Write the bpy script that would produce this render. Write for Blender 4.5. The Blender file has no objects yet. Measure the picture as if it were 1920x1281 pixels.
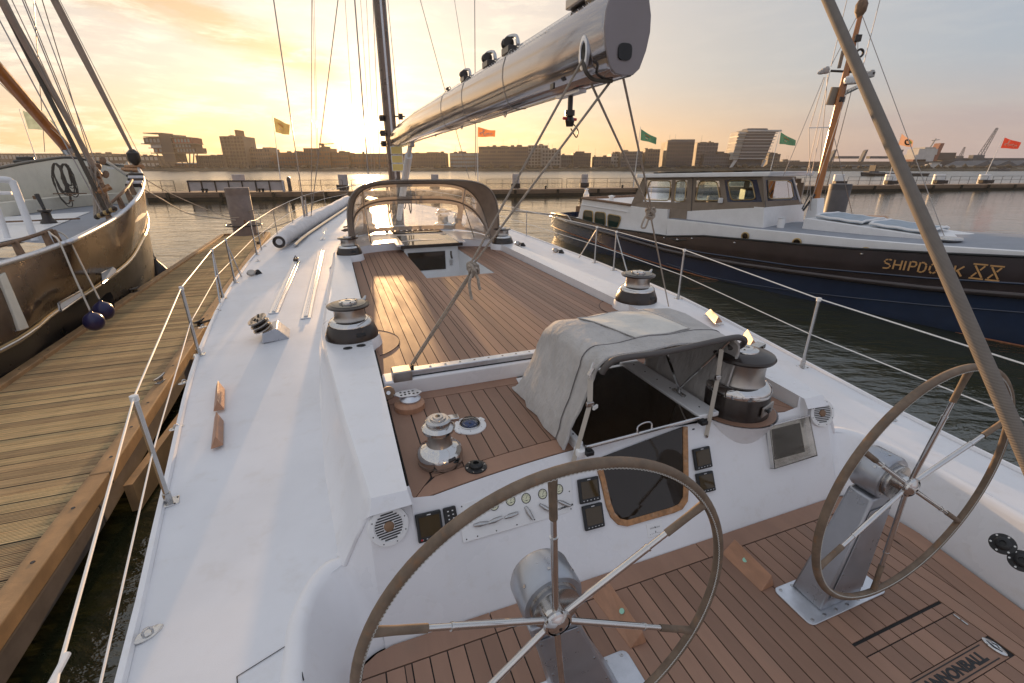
import bpy, bmesh, math, random
from mathutils import Vector, Matrix, Euler
from math import sin, cos, pi, radians as R
S = bpy.context.scene
COL = S.collection
random.seed(7)
# ------------------------------------------------------------------ camera
H = 3.35; FPX = 853.33
PITCH = math.atan(328/FPX); CP, SP = cos(PITCH), sin(PITCH)
cd = bpy.data.cameras.new('camera'); cam = bpy.data.objects.new('camera', cd); COL.objects.link(cam)
cd.sensor_width = 36; cd.lens = 16.0; cd.clip_start = 0.05; cd.clip_end = 20000
cam.location = (0, 0, H); cam.rotation_euler = (pi/2-PITCH, 0, 0); S.camera = cam
# ------------------------------------------------------------------ light
SUN_AZ = R(-16.6); SUN_EL = R(3.7)
sdir = Vector((sin(SUN_AZ)*cos(SUN_EL), cos(SUN_AZ)*cos(SUN_EL), sin(SUN_EL)))
sl = bpy.data.lights.new('sun', 'SUN'); sun = bpy.data.objects.new('sun', sl); COL.objects.link(sun)
sl.energy = 4.6; sl.angle = R(0.53); sl.color = (1.0, 0.60, 0.28)
sun.rotation_euler = (-sdir).to_track_quat('-Z', 'Y').to_euler()
S.view_settings.view_transform = 'Standard'; S.view_settings.look = 'None'
S.view_settings.gamma = 1.0; S.view_settings.exposure = 0.52; S.view_settings.use_curve_mapping = False
S.cycles.max_bounces = 8; S.cycles.transparent_max_bounces = 16; S.cycles.glossy_bounces = 4
S.cycles.caustics_reflective = False; S.cycles.caustics_refractive = False
S.cycles.sample_clamp_indirect = 4.0; S.cycles.use_denoising = True

class NT:
    """small node-tree helper"""
    def __init__(s, tree): s.t = tree; s.n = tree.nodes; s.l = tree.links
    def new(s, typ, **kw):
        n = s.n.new(typ)
        for k, v in kw.items(): setattr(n, k, v)
        return n
    def put(s, sock, v):
        if isinstance(v, bpy.types.NodeSocket): s.l.new(v, sock)
        elif v is not None: sock.default_value = v
    def m(s, op, a, b=None, c=None, clamp=False):
        n = s.new('ShaderNodeMath', operation=op, use_clamp=clamp); s.put(n.inputs[0], a); s.put(n.inputs[1], b); s.put(n.inputs[2], c); return n.outputs[0]
    def vm(s, op, a, b=None, out=0):
        n = s.new('ShaderNodeVectorMath', operation=op); s.put(n.inputs[0], a); s.put(n.inputs[1], b); return n.outputs[out]
    def mix(s, f, a, b, mode='MIX'):
        n = s.new('ShaderNodeMix', data_type='RGBA', blend_type=mode); s.put(n.inputs[0], f); s.put(n.inputs[6], a); s.put(n.inputs[7], b); return n.outputs[2]
    def ss(s, v, a, b, c=0., d=1.):
        n = s.new('ShaderNodeMapRange', interpolation_type='SMOOTHSTEP'); s.put(n.inputs[0], v); s.put(n.inputs[1], a); s.put(n.inputs[2], b); s.put(n.inputs[3], c); s.put(n.inputs[4], d); return n.outputs[0]
    def ramp(s, f, stops):
        n = s.new('ShaderNodeValToRGB'); e = n.color_ramp.elements
        while len(e) < len(stops): e.new(0.5)
        for i, (p, c) in enumerate(stops): e[i].position = p; e[i].color = (*c, 1) if len(c) == 3 else c
        s.put(n.inputs[0], f); return n.outputs[0]
    def noise(s, vec, scale, detail=4, rough=.5, dist=0., out=0):
        n = s.new('ShaderNodeTexNoise'); s.put(n.inputs['Vector'], vec); n.inputs['Scale'].default_value = scale
        n.inputs['Detail'].default_value = detail; n.inputs['Roughness'].default_value = rough; n.inputs['Distortion'].default_value = dist; return n.outputs[out]
    def xyz(s, v):
        n = s.new('ShaderNodeSeparateXYZ'); s.put(n.inputs[0], v); return n.outputs
    def comb(s, x, y, z):
        n = s.new('ShaderNodeCombineXYZ'); s.put(n.inputs[0], x); s.put(n.inputs[1], y); s.put(n.inputs[2], z); return n.outputs[0]
    def mapv(s, v, sc=(1, 1, 1), rot=(0, 0, 0)):
        n = s.new('ShaderNodeMapping'); s.put(n.inputs[0], v); n.inputs['Scale'].default_value = sc; n.inputs['Rotation'].default_value = rot; return n.outputs[0]

W = bpy.data.worlds.new('World'); S.world = W; W.use_nodes = True
t = NT(W.node_tree); t.n.clear()
tc = t.new('ShaderNodeTexCoord').outputs['Generated']
d = t.vm('NORMALIZE', tc); dx, dy, dz = t.xyz(d)
sky = t.new('ShaderNodeTexSky', sky_type='NISHITA'); sky.sun_disc = False; sky.sun_elevation = SUN_EL; sky.sun_rotation = SUN_AZ
sky.altitude = 0; sky.air_density = 1.0; sky.dust_density = 2.0; sky.ozone_density = 1.0
el = t.m('MAXIMUM', dz, 0.0)
az = t.m('ARCTAN2', dx, dy)                                # 0 ahead, + to the right
ds = t.m('SUBTRACT', az, SUN_AZ)
c = t.vm('DOT_PRODUCT', d, tuple(sdir), out=1)
ca_ = t.m('ABSOLUTE', ds)
# horizon band colour by azimuth away from the sun, then the colour higher up
hor = t.ramp(t.m('DIVIDE', ca_, pi), [(0.0, (.92, .66, .33)), (.10, (.88, .61, .31)), (.17, (.74, .48, .26)), (.29, (.50, .37, .29)), (.42, (.40, .36, .38)), (1.0, (.52, .46, .50))])
mid = t.ramp(t.m('DIVIDE', ca_, pi), [(0.0, (.84, .75, .60)), (.12, (.68, .60, .49)), (.22, (.48, .46, .42)), (.33, (.35, .39, .43)), (1.0, (.52, .52, .58))])
zen = (.42, .46, .54, 1)
g = t.mix(t.ss(el, 0.0, .17), hor, mid)
g = t.mix(t.ss(el, .12, .40), g, t.mix(.35, mid, zen)); g = t.mix(t.ss(el, .30, .95), g, zen)
# sun glow
gl = t.m('POWER', t.m('MAXIMUM', c, 0.0), 900.0); gl2 = t.m('POWER', t.m('MAXIMUM', c, 0.0), 90.0); gl3 = t.m('POWER', t.m('MAXIMUM', c, 0.0), 9000.0)
# cloud veils: azimuth / elevation plane, stretched and tilted
cv = t.comb(az, t.m('MULTIPLY', el, 1.0), 0.0)
wob = t.noise(cv, 3.0, 3, .5, out=1)
cv2 = t.vm('ADD', cv, t.vm('MULTIPLY', wob, (.12, .05, 0)))
n1 = t.noise(t.mapv(cv2, (2.2, 9.0, 1), (0, 0, .28)), 2.2, 7, .62)
n2 = t.noise(t.mapv(cv2, (5.0, 26.0, 1), (0, 0, .30)), 2.0, 6, .65)
left = t.ss(az, .30, -.25)
wisp = t.m('MULTIPLY', t.m('MULTIPLY', t.ss(n2, .42, .66), t.ss(n1, .38, .56)), t.m('MULTIPLY_ADD', left, .80, .04))
# darker orange-grey band running down to the sun from the upper left
e0 = t.m('MULTIPLY_ADD', az, -.30, .055)
band = t.m('SUBTRACT', 1.0, t.ss(t.m('ABSOLUTE', t.m('SUBTRACT', t.m('ADD', el, t.m('MULTIPLY', t.m('SUBTRACT', n1, .5), .10)), e0)), .004, .045))
band = t.m('MULTIPLY', band, t.m('MULTIPLY', t.ss(az, -.26, -.36), t.ss(az, -1.1, -.7)))
# low grey cloud bank on the right
bank = t.m('MULTIPLY', t.ss(t.m('ADD', el, t.m('MULTIPLY', n1, .03)), .105, .085), t.ss(az, .35, .75))
g = t.mix(t.m('MULTIPLY', band, .85), g, (.66, .45, .22, 1))
g = t.mix(t.m('MULTIPLY', bank, .55), g, (.36, .30, .32, 1))
g = t.mix(wisp, g, (1.0, .88, .68, 1))
glc = t.vm('ADD', t.vm('SCALE', (1.0, .82, .50), None), (0, 0, 0))
def scl(col, f):
    n = t.new('ShaderNodeVectorMath', operation='SCALE'); n.inputs[0].default_value = col; t.l.new(f, n.inputs[3]); return n.outputs[0]
tot = t.vm('ADD', t.vm('ADD', g, scl((2.0, 1.6, 1.05), gl)), t.vm('ADD', scl((.36, .27, .16), gl2), scl((14, 11, 7), gl3)))
# contrail
tot = t.vm('MULTIPLY', tot, (7.9, 7.9, 7.9))
tot = t.vm('ADD', tot, t.vm('MULTIPLY', sky.outputs[0], (.16, .16, .24)))
bg = t.new('ShaderNodeBackground'); bg.inputs['Strength'].default_value = 0.1; t.l.new(tot, bg.inputs['Color'])
wo = t.new('ShaderNodeOutputWorld'); t.l.new(bg.outputs[0], wo.inputs['Surface'])

# ------------------------------------------------------------------ measuring helpers: a sight line met with a real surface
YA = R(20.5); CA, SA = cos(YA), sin(YA)
def ray(x, y):
    up = 640.5-y
    return Vector((x-960., FPX*CP+up*SP, up*CP-FPX*SP))
def at(x, y, z):                       # world point on the level z
    r = ray(x, y); k = (z-H)/r.z; return Vector((r.x*k, r.y*k, z))
def atY(x, y, Y):                      # world point at distance Y ahead
    r = ray(x, y); k = Y/r.y; return Vector((r.x*k, Y, H+r.z*k))
def w2y(p): return Vector((p[0]*CA+p[1]*SA, -p[0]*SA+p[1]*CA, p[2]))
def y2w(p): return Vector((p[0]*CA-p[1]*SA, p[0]*SA+p[1]*CA, p[2]))
def ya(x, y, z): return w2y(at(x, y, z))      # yacht frame: u starboard, v forward, z up
def yv(x, y, v):
    r = w2y(ray(x, y)); k = v/r.y; return Vector((r.x*k, v, H+r.z*k))
def yu(x, y, u):
    r = w2y(ray(x, y)); k = u/r.x; return Vector((u, r.y*k, H+r.z*k))
def yp(x, y, P0, N):                   # yacht frame, sight line met with a plane
    r = w2y(ray(x, y)); C0 = Vector((0, 0, H)); P0 = Vector(P0); N = Vector(N); k = (P0-C0).dot(N)/r.dot(N); return C0+r*k

# ------------------------------------------------------------------ materials
MATS = {}
def mat(name, col, rough=.5, metal=0., bump=None, var=None, coat=0., spec=.5, ior=None, vec='Object', dirt=None):
    """var=(scale,amount[,stretch]) mottles the colour, bump=(scale,strength,distance[,stretch]), dirt=(scale,colour,amount)"""
    m = bpy.data.materials.new(name); m.use_nodes = True; k = NT(m.node_tree); b = k.n['Principled BSDF']
    tcn = k.new('ShaderNodeTexCoord').outputs[vec]
    b.inputs['Roughness'].default_value = rough; b.inputs['Metallic'].default_value = metal
    b.inputs['Specular IOR Level'].default_value = spec
    if coat: b.inputs['Coat Weight'].default_value = coat; b.inputs['Coat Roughness'].default_value = .08
    if ior: b.inputs['IOR'].default_value = ior
    cc = (*col, 1)
    if var:
        st = var[2] if len(var) > 2 else (1, 1, 1)
        n = k.noise(k.mapv(tcn, st), var[0], 5, .6)
        cc = k.mix(k.ss(n, .3, .7), tuple(x*(1-var[1]) for x in col)+(1,), tuple(min(1, x*(1+var[1])) for x in col)+(1,))
        rr = k.m('MULTIPLY_ADD', n, .25, rough-.12, clamp=True); k.put(b.inputs['Roughness'], rr)
    if dirt:
        n = k.noise(tcn, dirt[0], 6, .65); cc = k.mix(k.m('MULTIPLY', k.ss(n, .52, .75), dirt[2]), cc, (*dirt[1], 1))
    k.put(b.inputs['Base Color'], cc)
    if bump:
        st = bump[3] if len(bump) > 3 else (1, 1, 1)
        bn = k.new('ShaderNodeBump'); bn.inputs['Strength'].default_value = bump[1]; bn.inputs['Distance'].default_value = bump[2]
        k.put(bn.inputs['Height'], k.noise(k.mapv(tcn, st), bump[0], 4, .6)); k.put(b.inputs['Normal'], bn.outputs[0])
    MATS[name] = m; return m
M = MATS
mat('gelcoat', (.80, .80, .82), .30, var=(1.3, .035), dirt=(9, (.60, .55, .48), .22), coat=.15)
mat('nonskid', (.74, .75, .78), .46, var=(1.1, .05), bump=(420, .35, .002), dirt=(6, (.55, .51, .46), .24))
mat('teak', (.40, .235, .155), .55, var=(3.0, .10, (6, 1, 1)), bump=(90, .12, .001, (8, 1, 1)), dirt=(4, (.30, .18, .125), .4))
mat('teak_solid', (.42, .22, .13), .45, var=(8, .12, (4, 1, 1)))
mat('caulk', (.012, .011, .011), .7)
mat('chrome', (.60, .59, .58), .07, 1., var=(14, .04))
mat('steel', (.50, .49, .48), .22, 1., var=(20, .08))
mat('brushed', (.42, .39, .36), .34, 1., bump=(60, .25, .001, (1, 1, 14)))
mat('silver_paint', (.40, .42, .46), .30, .65, var=(8, .06))
mat('alu', (.66, .68, .72), .35, .8, var=(18, .08))
mat('boom_paint', (.40, .38, .39), .10, .85, var=(2, .03))
mat('anodised', (.034, .025, .021), .30, .25, coat=.2)
mat('black', (.012, .012, .013), .45)
mat('black_gloss', (.010, .010, .011), .12)
mat('screen', (.060, .038, .014), .06)
mat('rubber', (.03, .03, .03), .6)
mat('leather', (.185, .135, .095), .75, var=(16, .22), bump=(260, .5, .002), dirt=(18, (.27, .14, .065), .8))
mat('stitch', (.62, .62, .58), .8)
mat('rope', (.42, .36, .30), .85, bump=(220, .9, .004, (1, 1, 3)), var=(60, .2))
mat('rope_dark', (.10, .085, .07), .85, bump=(220, .8, .004))
mat('rope_pale', (.55, .50, .43), .8, bump=(180, .6, .003))
mat('wire', (.33, .30, .28), .35, .9)
mat('white_line', (.80, .78, .75), .45)
mat('canvas', (.58, .56, .54), .85, var=(5, .12), bump=(11, .75, .035, (1.6, 1.6, .5)), dirt=(5, (.30, .28, .27), .4))
mat('canvas_dark', (.17, .16, .16), .85, var=(5, .1), bump=(7, .35, .02))
mat('hood_tube', (.085, .075, .07), .5)
mat('wood_trim', (.38, .19, .08), .5, var=(24, .3, (1, 1, 1)), dirt=(14, (.55, .45, .36), .6))
mat('varnish', (.42, .145, .03), .22, var=(6, .15, (1, 1, .2)), coat=.5)
mat('blue_dial', (.02, .07, .25), .2)
mat('cream_dial', (.72, .72, .52), .4)
mat('white_plastic', (.80, .80, .80), .35)
mat('white_paint', (.78, .78, .78), .4, var=(3, .04))
mat('mint', (.35, .68, .52), .5)
mat('red', (.6, .04, .04), .4)
mat('sailcloth', (.70, .68, .68), .75, var=(6, .08), bump=(10, .3, .02))
mat('weathered', (.30, .205, .125), .8, var=(5, .3, (1, 9, 9)), bump=(30, .6, .006, (1, 8, 8)), dirt=(7, (.13, .12, .085), .6), vec='Object')
mat('beam', (.42, .25, .12), .7, var=(3, .2, (1, 1, 1)), bump=(26, .5, .006, (1, 9, 9)), dirt=(5, (.24, .17, .10), .5))
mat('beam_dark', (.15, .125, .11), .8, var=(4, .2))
mat('ship_hull', (.15, .105, .07), .27, .7, var=(1.5, .2), bump=(1.2, .25, .05), coat=.3)
mat('ship_black', (.03, .028, .026), .3, .1, var=(2, .2), bump=(1.5, .2, .03))
mat('cream', (.70, .66, .56), .5, var=(3, .05), dirt=(8, (.5, .42, .3), .25))
mat('grey_deck', (.26, .28, .32), .7, var=(4, .08))
mat('rust_brown', (.20, .12, .07), .6, var=(10, .3))
mat('navy', (.013, .026, .062), .16, coat=.5, var=(2, .1))
mat('hull_brown', (.035, .024, .024), .18, coat=.5, var=(2, .12))
mat('boot_orange', (.28, .10, .04), .6, var=(14, .3))
mat('taupe', (.25, .20, .155), .75, var=(5, .08), bump=(5, .35, .02))
mat('gold', (.62, .34, .13), .45)
mat('gold_frame', (.45, .33, .16), .3, .7)
mat('fender_blue', (.018, .016, .075), .28, bump=(6, .1, .02), dirt=(9, (.06, .05, .10), .5))
mat('fender_black', (.028, .022, .02), .5, dirt=(9, (.08, .06, .05), .5))
mat('concrete', (.36, .33, .30), .85, var=(3, .15))
mat('pontoon_wood', (.27, .19, .13), .8, var=(2, .2), dirt=(2, (.13, .10, .07), .5))
mat('dark_weed', (.035, .028, .018), .8, var=(3, .3))
mat('pile_brown', (.20, .16, .145), .6, var=(3, .12), dirt=(4, (.32, .27, .22), .4))
mat('pile_dark', (.10, .09, .09), .55, var=(3, .15))
def glass(name, tint=(.9, .9, .9), mixf=.25, rough=.03):
    m = bpy.data.materials.new(name); m.use_nodes = True; k = NT(m.node_tree); k.n.clear()
    tr = k.new('ShaderNodeBsdfTransparent'); tr.inputs[0].default_value = (*tint, 1)
    gs = k.new('ShaderNodeBsdfGlossy'); gs.inputs['Roughness'].default_value = rough; gs.inputs['Color'].default_value = (.9, .9, .9, 1)
    fr = k.new('ShaderNodeLayerWeight'); fr.inputs[0].default_value = mixf
    mx = k.new('ShaderNodeMixShader'); k.l.new(fr.outputs['Fresnel'], mx.inputs[0]); k.l.new(tr.outputs[0], mx.inputs[1]); k.l.new(gs.outputs[0], mx.inputs[2])
    o = k.new('ShaderNodeOutputMaterial'); k.l.new(mx.outputs[0], o.inputs[0]); MATS[name] = m
    return m, k, mx, gs
glass('glass', (.80, .90, .88), .35)
glass('vinyl', (.93, .90, .85), .22, .12)
glass('acrylic', (.7, .7, .7), .3)
mat('smoked', (.022, .014, .008), .04)
mat('window_green', (.015, .038, .032), .04)
mat('far_glass', (.10, .11, .12), .15)
def thin(name, f=.4):
    """let light through a thin cloth: part of the surface becomes translucent"""
    m = M[name]; k = NT(m.node_tree); b = k.n['Principled BSDF']; o = [n for n in k.n if n.type == 'OUTPUT_MATERIAL'][0]
    tr = k.new('ShaderNodeBsdfTranslucent'); mx = k.new('ShaderNodeMixShader'); mx.inputs[0].default_value = f
    if b.inputs['Base Color'].is_linked: k.l.new(b.inputs['Base Color'].links[0].from_socket, tr.inputs[0])
    else: tr.inputs[0].default_value = b.inputs['Base Color'].default_value
    k.l.new(b.outputs[0], mx.inputs[1]); k.l.new(tr.outputs[0], mx.inputs[2]); k.l.new(mx.outputs[0], o.inputs[0])
thin('canvas', .15)
vm_ = NT(MATS['vinyl'].node_tree); mo = [n for n in vm_.n if n.type == 'OUTPUT_MATERIAL'][0]; src = mo.inputs[0].links[0].from_socket
vd = vm_.new('ShaderNodeBsdfTranslucent'); vd.inputs[0].default_value = (.9, .86, .8, 1); vx = vm_.new('ShaderNodeMixShader')
vn = vm_.noise(vm_.mapv(vm_.new('ShaderNodeTexCoord').outputs['Object'], (1, 1, 3)), 3.0, 5, .7); vm_.l.new(vm_.ss(vn, .35, .75, .06, .30), vx.inputs[0]); vm_.l.new(src, vx.inputs[1]); vm_.l.new(vd.outputs[0], vx.inputs[2]); vm_.l.new(vx.outputs[0], mo.inputs[0])
# ------------------------------------------------------------------ mesh builder
ORG = {}
class MB:
    def __init__(s): s.v = []; s.f = []
    def add(s, vs, fs):
        o = len(s.v); s.v += [Vector(p) for p in vs]; s.f += [tuple(o+i for i in q) for q in fs]; return s
    def box(s, c, size, rot=None):
        c = Vector(c); h = Vector(size)/2; vs = []
        for i in range(8):
            p = Vector(((i & 1)*2-1, (i >> 1 & 1)*2-1, (i >> 2 & 1)*2-1)); p = Vector((p.x*h.x, p.y*h.y, p.z*h.z))
            vs.append(c+(rot @ p if rot else p))
        return s.add(vs, [(0, 2, 3, 1), (4, 5, 7, 6), (0, 1, 5, 4), (2, 6, 7, 3), (0, 4, 6, 2), (1, 3, 7, 5)])
    def hexa(s, b, tp):               # bottom quad, top quad, same order
        vs = list(b)+list(tp); n = len(b)
        return s.add(vs, [tuple(range(n))[::-1], tuple(range(n, 2*n))]+[(i, (i+1) % n, n+(i+1) % n, n+i) for i in range(n)])
    def prism(s, poly, z0, z1):
        return s.hexa([(p[0], p[1], z0) for p in poly], [(p[0], p[1], z1) for p in poly])
    def tube(s, pts, r, n=8, closed=False, cap=True, squash=None):
        pts = [Vector(p) for p in pts]; N = len(pts); rs = r if isinstance(r, (list, tuple)) else [r]*N
        rings = []; up = None
        for i in range(N):
            a = pts[(i-1) % N] if (closed or i > 0) else pts[i]; b = pts[(i+1) % N] if (closed or i < N-1) else pts[i]
            tg = (b-a).normalized()
            if up is None:
                up = Vector((0, 0, 1)) if abs(tg.z) < .9 else Vector((1, 0, 0))
            x = tg.cross(up).normalized(); up = x.cross(tg).normalized()
            ring = []
            for j in range(n):
                an = 2*pi*j/n; sx, sy = (squash or (1, 1)); ring.append(pts[i]+(x*cos(an)*sx+up*sin(an)*sy)*rs[i])
            rings.append(ring)
        return s.rings(rings, closed, cap)
    def rings(s, rings, closed=False, cap=True, open_ring=False):
        n = len(rings[0]); o = len(s.v)
        for r_ in rings: s.v += [Vector(p) for p in r_]
        K = len(rings); m_ = n-1 if open_ring else n
        for i in range(K if closed else K-1):
            a = o+i*n; b = o+((i+1) % K)*n
            for j in range(m_): s.f.append((a+j, a+(j+1) % n, b+(j+1) % n, b+j))
        if cap and not closed and not open_ring:
            s.f.append(tuple(o+j for j in range(n))[::-1]); s.f.append(tuple(o+(K-1)*n+j for j in range(n)))
        return s
    def lathe(s, prof, n=24, c=(0, 0, 0), rot=None, cap=True):
        c = Vector(c); rings = []
        for (r_, z) in prof:
            ring = []
            for j in range(n):
                p = Vector((cos(2*pi*j/n)*r_, sin(2*pi*j/n)*r_, z)); ring.append(c+(rot @ p if rot else p))
            rings.append(ring)
        return s.rings(rings, False, cap)
    def disc(s, c, r, n=20, rot=None, h=.002):
        return s.lathe([(r, 0), (r, h)], n, c, rot)
    def sheet(s, rows, thick=0., axis=(0, 0, -1)):
        nr = len(rows); nc = len(rows[0]); o = len(s.v)
        for r_ in rows: s.v += [Vector(p) for p in r_]
        for i in range(nr-1):
            for j in range(nc-1): a = o+i*nc+j; s.f.append((a, a+1, a+nc+1, a+nc))
        if thick:
            ax = Vector(axis)*thick; o2 = len(s.v)
            for r_ in rows: s.v += [Vector(p)+ax for p in r_]
            for i in range(nr-1):
                for j in range(nc-1): a = o2+i*nc+j; s.f.append((a+nc, a+nc+1, a+1, a))
            bd = [j for j in range(nc)]+[i*nc+nc-1 for i in range(1, nr)]+[(nr-1)*nc+j for j in range(nc-2, -1, -1)]+[i*nc for i in range(nr-2, 0, -1)]
            for i in range(len(bd)):
                a, b = bd[i], bd[(i+1) % len(bd)]; s.f.append((o+b, o+a, o2+a, o2+b))
        return s
    def text(s, body, P0, X, Yd, size, depth=.002, font_w=1.0, track=1.0, bold=0.0):
        """lettering laid on a surface: P0 lower-left, X reading direction, Yd up direction"""
        cu = bpy.data.curves.new('t', 'FONT'); cu.body = body; cu.size = size; cu.extrude = depth/2; cu.space_character = track; cu.resolution_u = 3; cu.offset = bold
        ob = bpy.data.objects.new('t', cu); COL.objects.link(ob); bpy.context.view_layer.update(); dg = bpy.context.evaluated_depsgraph_get()
        me = bpy.data.meshes.new_from_object(ob.evaluated_get(dg)); X = Vector(X).normalized(); Yd = Vector(Yd).normalized(); Z = X.cross(Yd)
        o = len(s.v)
        for v in me.vertices: s.v.append(Vector(P0)+X*v.co.x*font_w+Yd*v.co.y+Z*v.co.z)
        for p in me.polygons: s.f.append(tuple(o+i for i in p.vertices))
        bpy.data.objects.remove(ob); bpy.data.curves.remove(cu); bpy.data.meshes.remove(me); return s
    def mesh(s, name, org=(0, 0, 0), smooth=35):
        me = bpy.data.meshes.new(name); o = Vector(org)
        me.from_pydata([tuple(p-o) for p in s.v], [], s.f)
        bm = bmesh.new(); bm.from_mesh(me); bmesh.ops.remove_doubles(bm, verts=bm.verts, dist=1e-5)
        bmesh.ops.recalc_face_normals(bm, faces=bm.faces); bm.to_mesh(me); bm.free()
        if smooth:
            me.shade_smooth(); me.set_sharp_from_angle(angle=R(smooth))
        return me
    def build(s, name, m, parent=None, smooth=35, bevel=0., label=None, kind=None, flip=False):
        org = ORG.get(parent.name, Vector((0, 0, 0))) if parent else Vector((0, 0, 0))
        me = s.mesh(name, org, smooth)
        me.materials.append(M[m] if isinstance(m, str) else m)
        ob = bpy.data.objects.new(name, me); COL.objects.link(ob)
        if parent: ob.parent = parent; ORG[ob.name] = org
        if bevel:
            b = ob.modifiers.new('bevel', 'BEVEL'); b.width = bevel; b.segments = 2; b.limit_method = 'ANGLE'; b.angle_limit = R(40)
        if label: ob['label'] = label
        if kind: ob['kind'] = kind
        return ob
def put(name, me, parent, loc=(0, 0, 0), rot=(0, 0, 0), scale=(1, 1, 1)):
    """another object on a shared mesh; loc is given in the frame of the thing"""
    ob = bpy.data.objects.new(name, me); COL.objects.link(ob); org = ORG.get(parent.name, Vector((0, 0, 0))); ob.parent = parent
    ob.location = Vector(loc)-org; ob.rotation_euler = rot; ob.scale = scale; ORG[ob.name] = org-org; return ob
def mesh_of(mb, name, m, smooth=35):
    me = mb.mesh(name, (0, 0, 0), smooth); me.materials.append(M[m] if isinstance(m, str) else m); return me
def thing(name, label, cat, org=(0, 0, 0), yaw=0., group=None, frame='w'):
    """Empty at the thing's base; org is in its own frame ('y' = yacht frame)"""
    o = bpy.data.objects.new(name, None); COL.objects.link(o); o.empty_display_size = .3; org = Vector(org)
    if frame == 'y': o.location = y2w(org); o.rotation_euler = (0, 0, YA)
    else: o.location = Matrix.Rotation(yaw, 3, 'Z') @ org; o.rotation_euler = (0, 0, yaw)
    ORG[o.name] = org; o['label'] = label; o['category'] = cat
    if group: o['group'] = group
    return o
def tag(o, label, cat, group=None, kind=None):
    if label: o['label'] = label
    if cat: o['category'] = cat
    if group: o['group'] = group
    if kind: o['kind'] = kind
    return o
def yw(mb):                               # yacht-frame geometry to world
    mb.v = [y2w(p) for p in mb.v]; return mb
def solo(mb, name, m, label, cat, group=None, frame='w', smooth=35, bevel=0.):
    """a thing that is one mesh, its origin at its own base"""
    if frame == 'y': yw(mb)
    xs = [p.x for p in mb.v]; ys = [p.y for p in mb.v]; zs = [p.z for p in mb.v]
    org = Vector(((min(xs)+max(xs))/2, (min(ys)+max(ys))/2, min(zs)))
    me = mb.mesh(name, org, smooth); me.materials.append(M[m]); o = bpy.data.objects.new(name, me); COL.objects.link(o); o.location = org
    if bevel:
        b = o.modifiers.new('bevel', 'BEVEL'); b.width = bevel; b.segments = 2; b.limit_method = 'ANGLE'
    return tag(o, label, cat, group)
def clone(root, loc=None, rotz=None, label=None, group=None, top=True):
    c_ = root.copy(); COL.objects.link(c_); ORG[c_.name] = ORG.get(root.name, Vector((0, 0, 0)))
    if loc is not None: c_.location = loc
    if rotz is not None: c_.rotation_euler = (0, 0, rotz)
    if label: c_['label'] = label
    for ch in list(root.children):
        k_ = clone(ch); k_.parent = c_
    return c_
def lerp(a, b, t_): return a+(b-a)*t_
def interp(x, tab):
    if x <= tab[0][0]: return tab[0][1]
    for (a, fa), (b, fb) in zip(tab, tab[1:]):
        if x <= b: return lerp(fa, fb, (x-a)/(b-a))
    return tab[-1][1]
def arc(c, r, a0, a1, n, z=None):
    return [(c[0]+cos(lerp(a0, a1, i/n))*r, c[1]+sin(lerp(a0, a1, i/n))*r) for i in range(n+1)]
def bez(ps, n=12):                       # Catmull-Rom through the points
    ps = [Vector(p) for p in ps]; out = []
    for i in range(len(ps)-1):
        p0 = ps[max(i-1, 0)]; p1 = ps[i]; p2 = ps[i+1]; p3 = ps[min(i+2, len(ps)-1)]
        for j in range(n):
            q = j/n; out.append(.5*((2*p1)+(p2-p0)*q+(2*p0-5*p1+4*p2-p3)*q*q+(3*p1-p0-3*p2+p3)*q**3))
    out.append(ps[-1]); return out
# ================================================================== water
def water():
    m = bpy.data.materials.new('water'); m.use_nodes = True; k = NT(m.node_tree); b = k.n['Principled BSDF']
    g_ = k.new('ShaderNodeNewGeometry').outputs['Position']
    b.inputs['Base Color'].default_value = (.024, .027, .012, 1); b.inputs['IOR'].default_value = 1.8; b.inputs['Roughness'].default_value = .06
    px, py, pz = k.xyz(g_); dist = k.m('SQRT', k.m('ADD', k.m('MULTIPLY', px, px), k.m('MULTIPLY', py, py)))
    w0 = k.noise(g_, .8, 2, .5, out=1); p = k.vm('ADD', g_, k.vm('MULTIPLY', w0, (.5, .5, 0)))
    a = k.noise(k.mapv(p, (.55, 1.5, 1), (0, 0, .25)), 1.0, 3, .55)
    b2 = k.noise(k.mapv(p, (.9, 1.9, 1), (0, 0, -.35)), 3.2, 4, .6)
    c2 = k.noise(k.mapv(g_, (.18, .5, 1), (0, 0, .1)), 1.0, 2, .5)
    h = k.m('ADD', k.m('ADD', k.m('MULTIPLY', a, .10), k.m('MULTIPLY', b2, .034)), k.m('MULTIPLY', c2, .12))
    bn = k.new('ShaderNodeBump'); bn.inputs['Distance'].default_value = 1.0
    k.put(bn.inputs['Strength'], k.ss(dist, 4, 45, .80, .22)); k.put(bn.inputs['Height'], h); k.put(b.inputs['Normal'], bn.outputs[0])
    k.put(b.inputs['Roughness'], k.ss(dist, 10, 250, .03, .26))
    M['water'] = m
    o = MB().add([(-1500, -200, 0), (1500, -200, 0), (1500, 700, 0), (-1500, 700, 0)], [(0, 1, 2, 3)]).build('water', 'water', kind='structure')
water()
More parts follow.
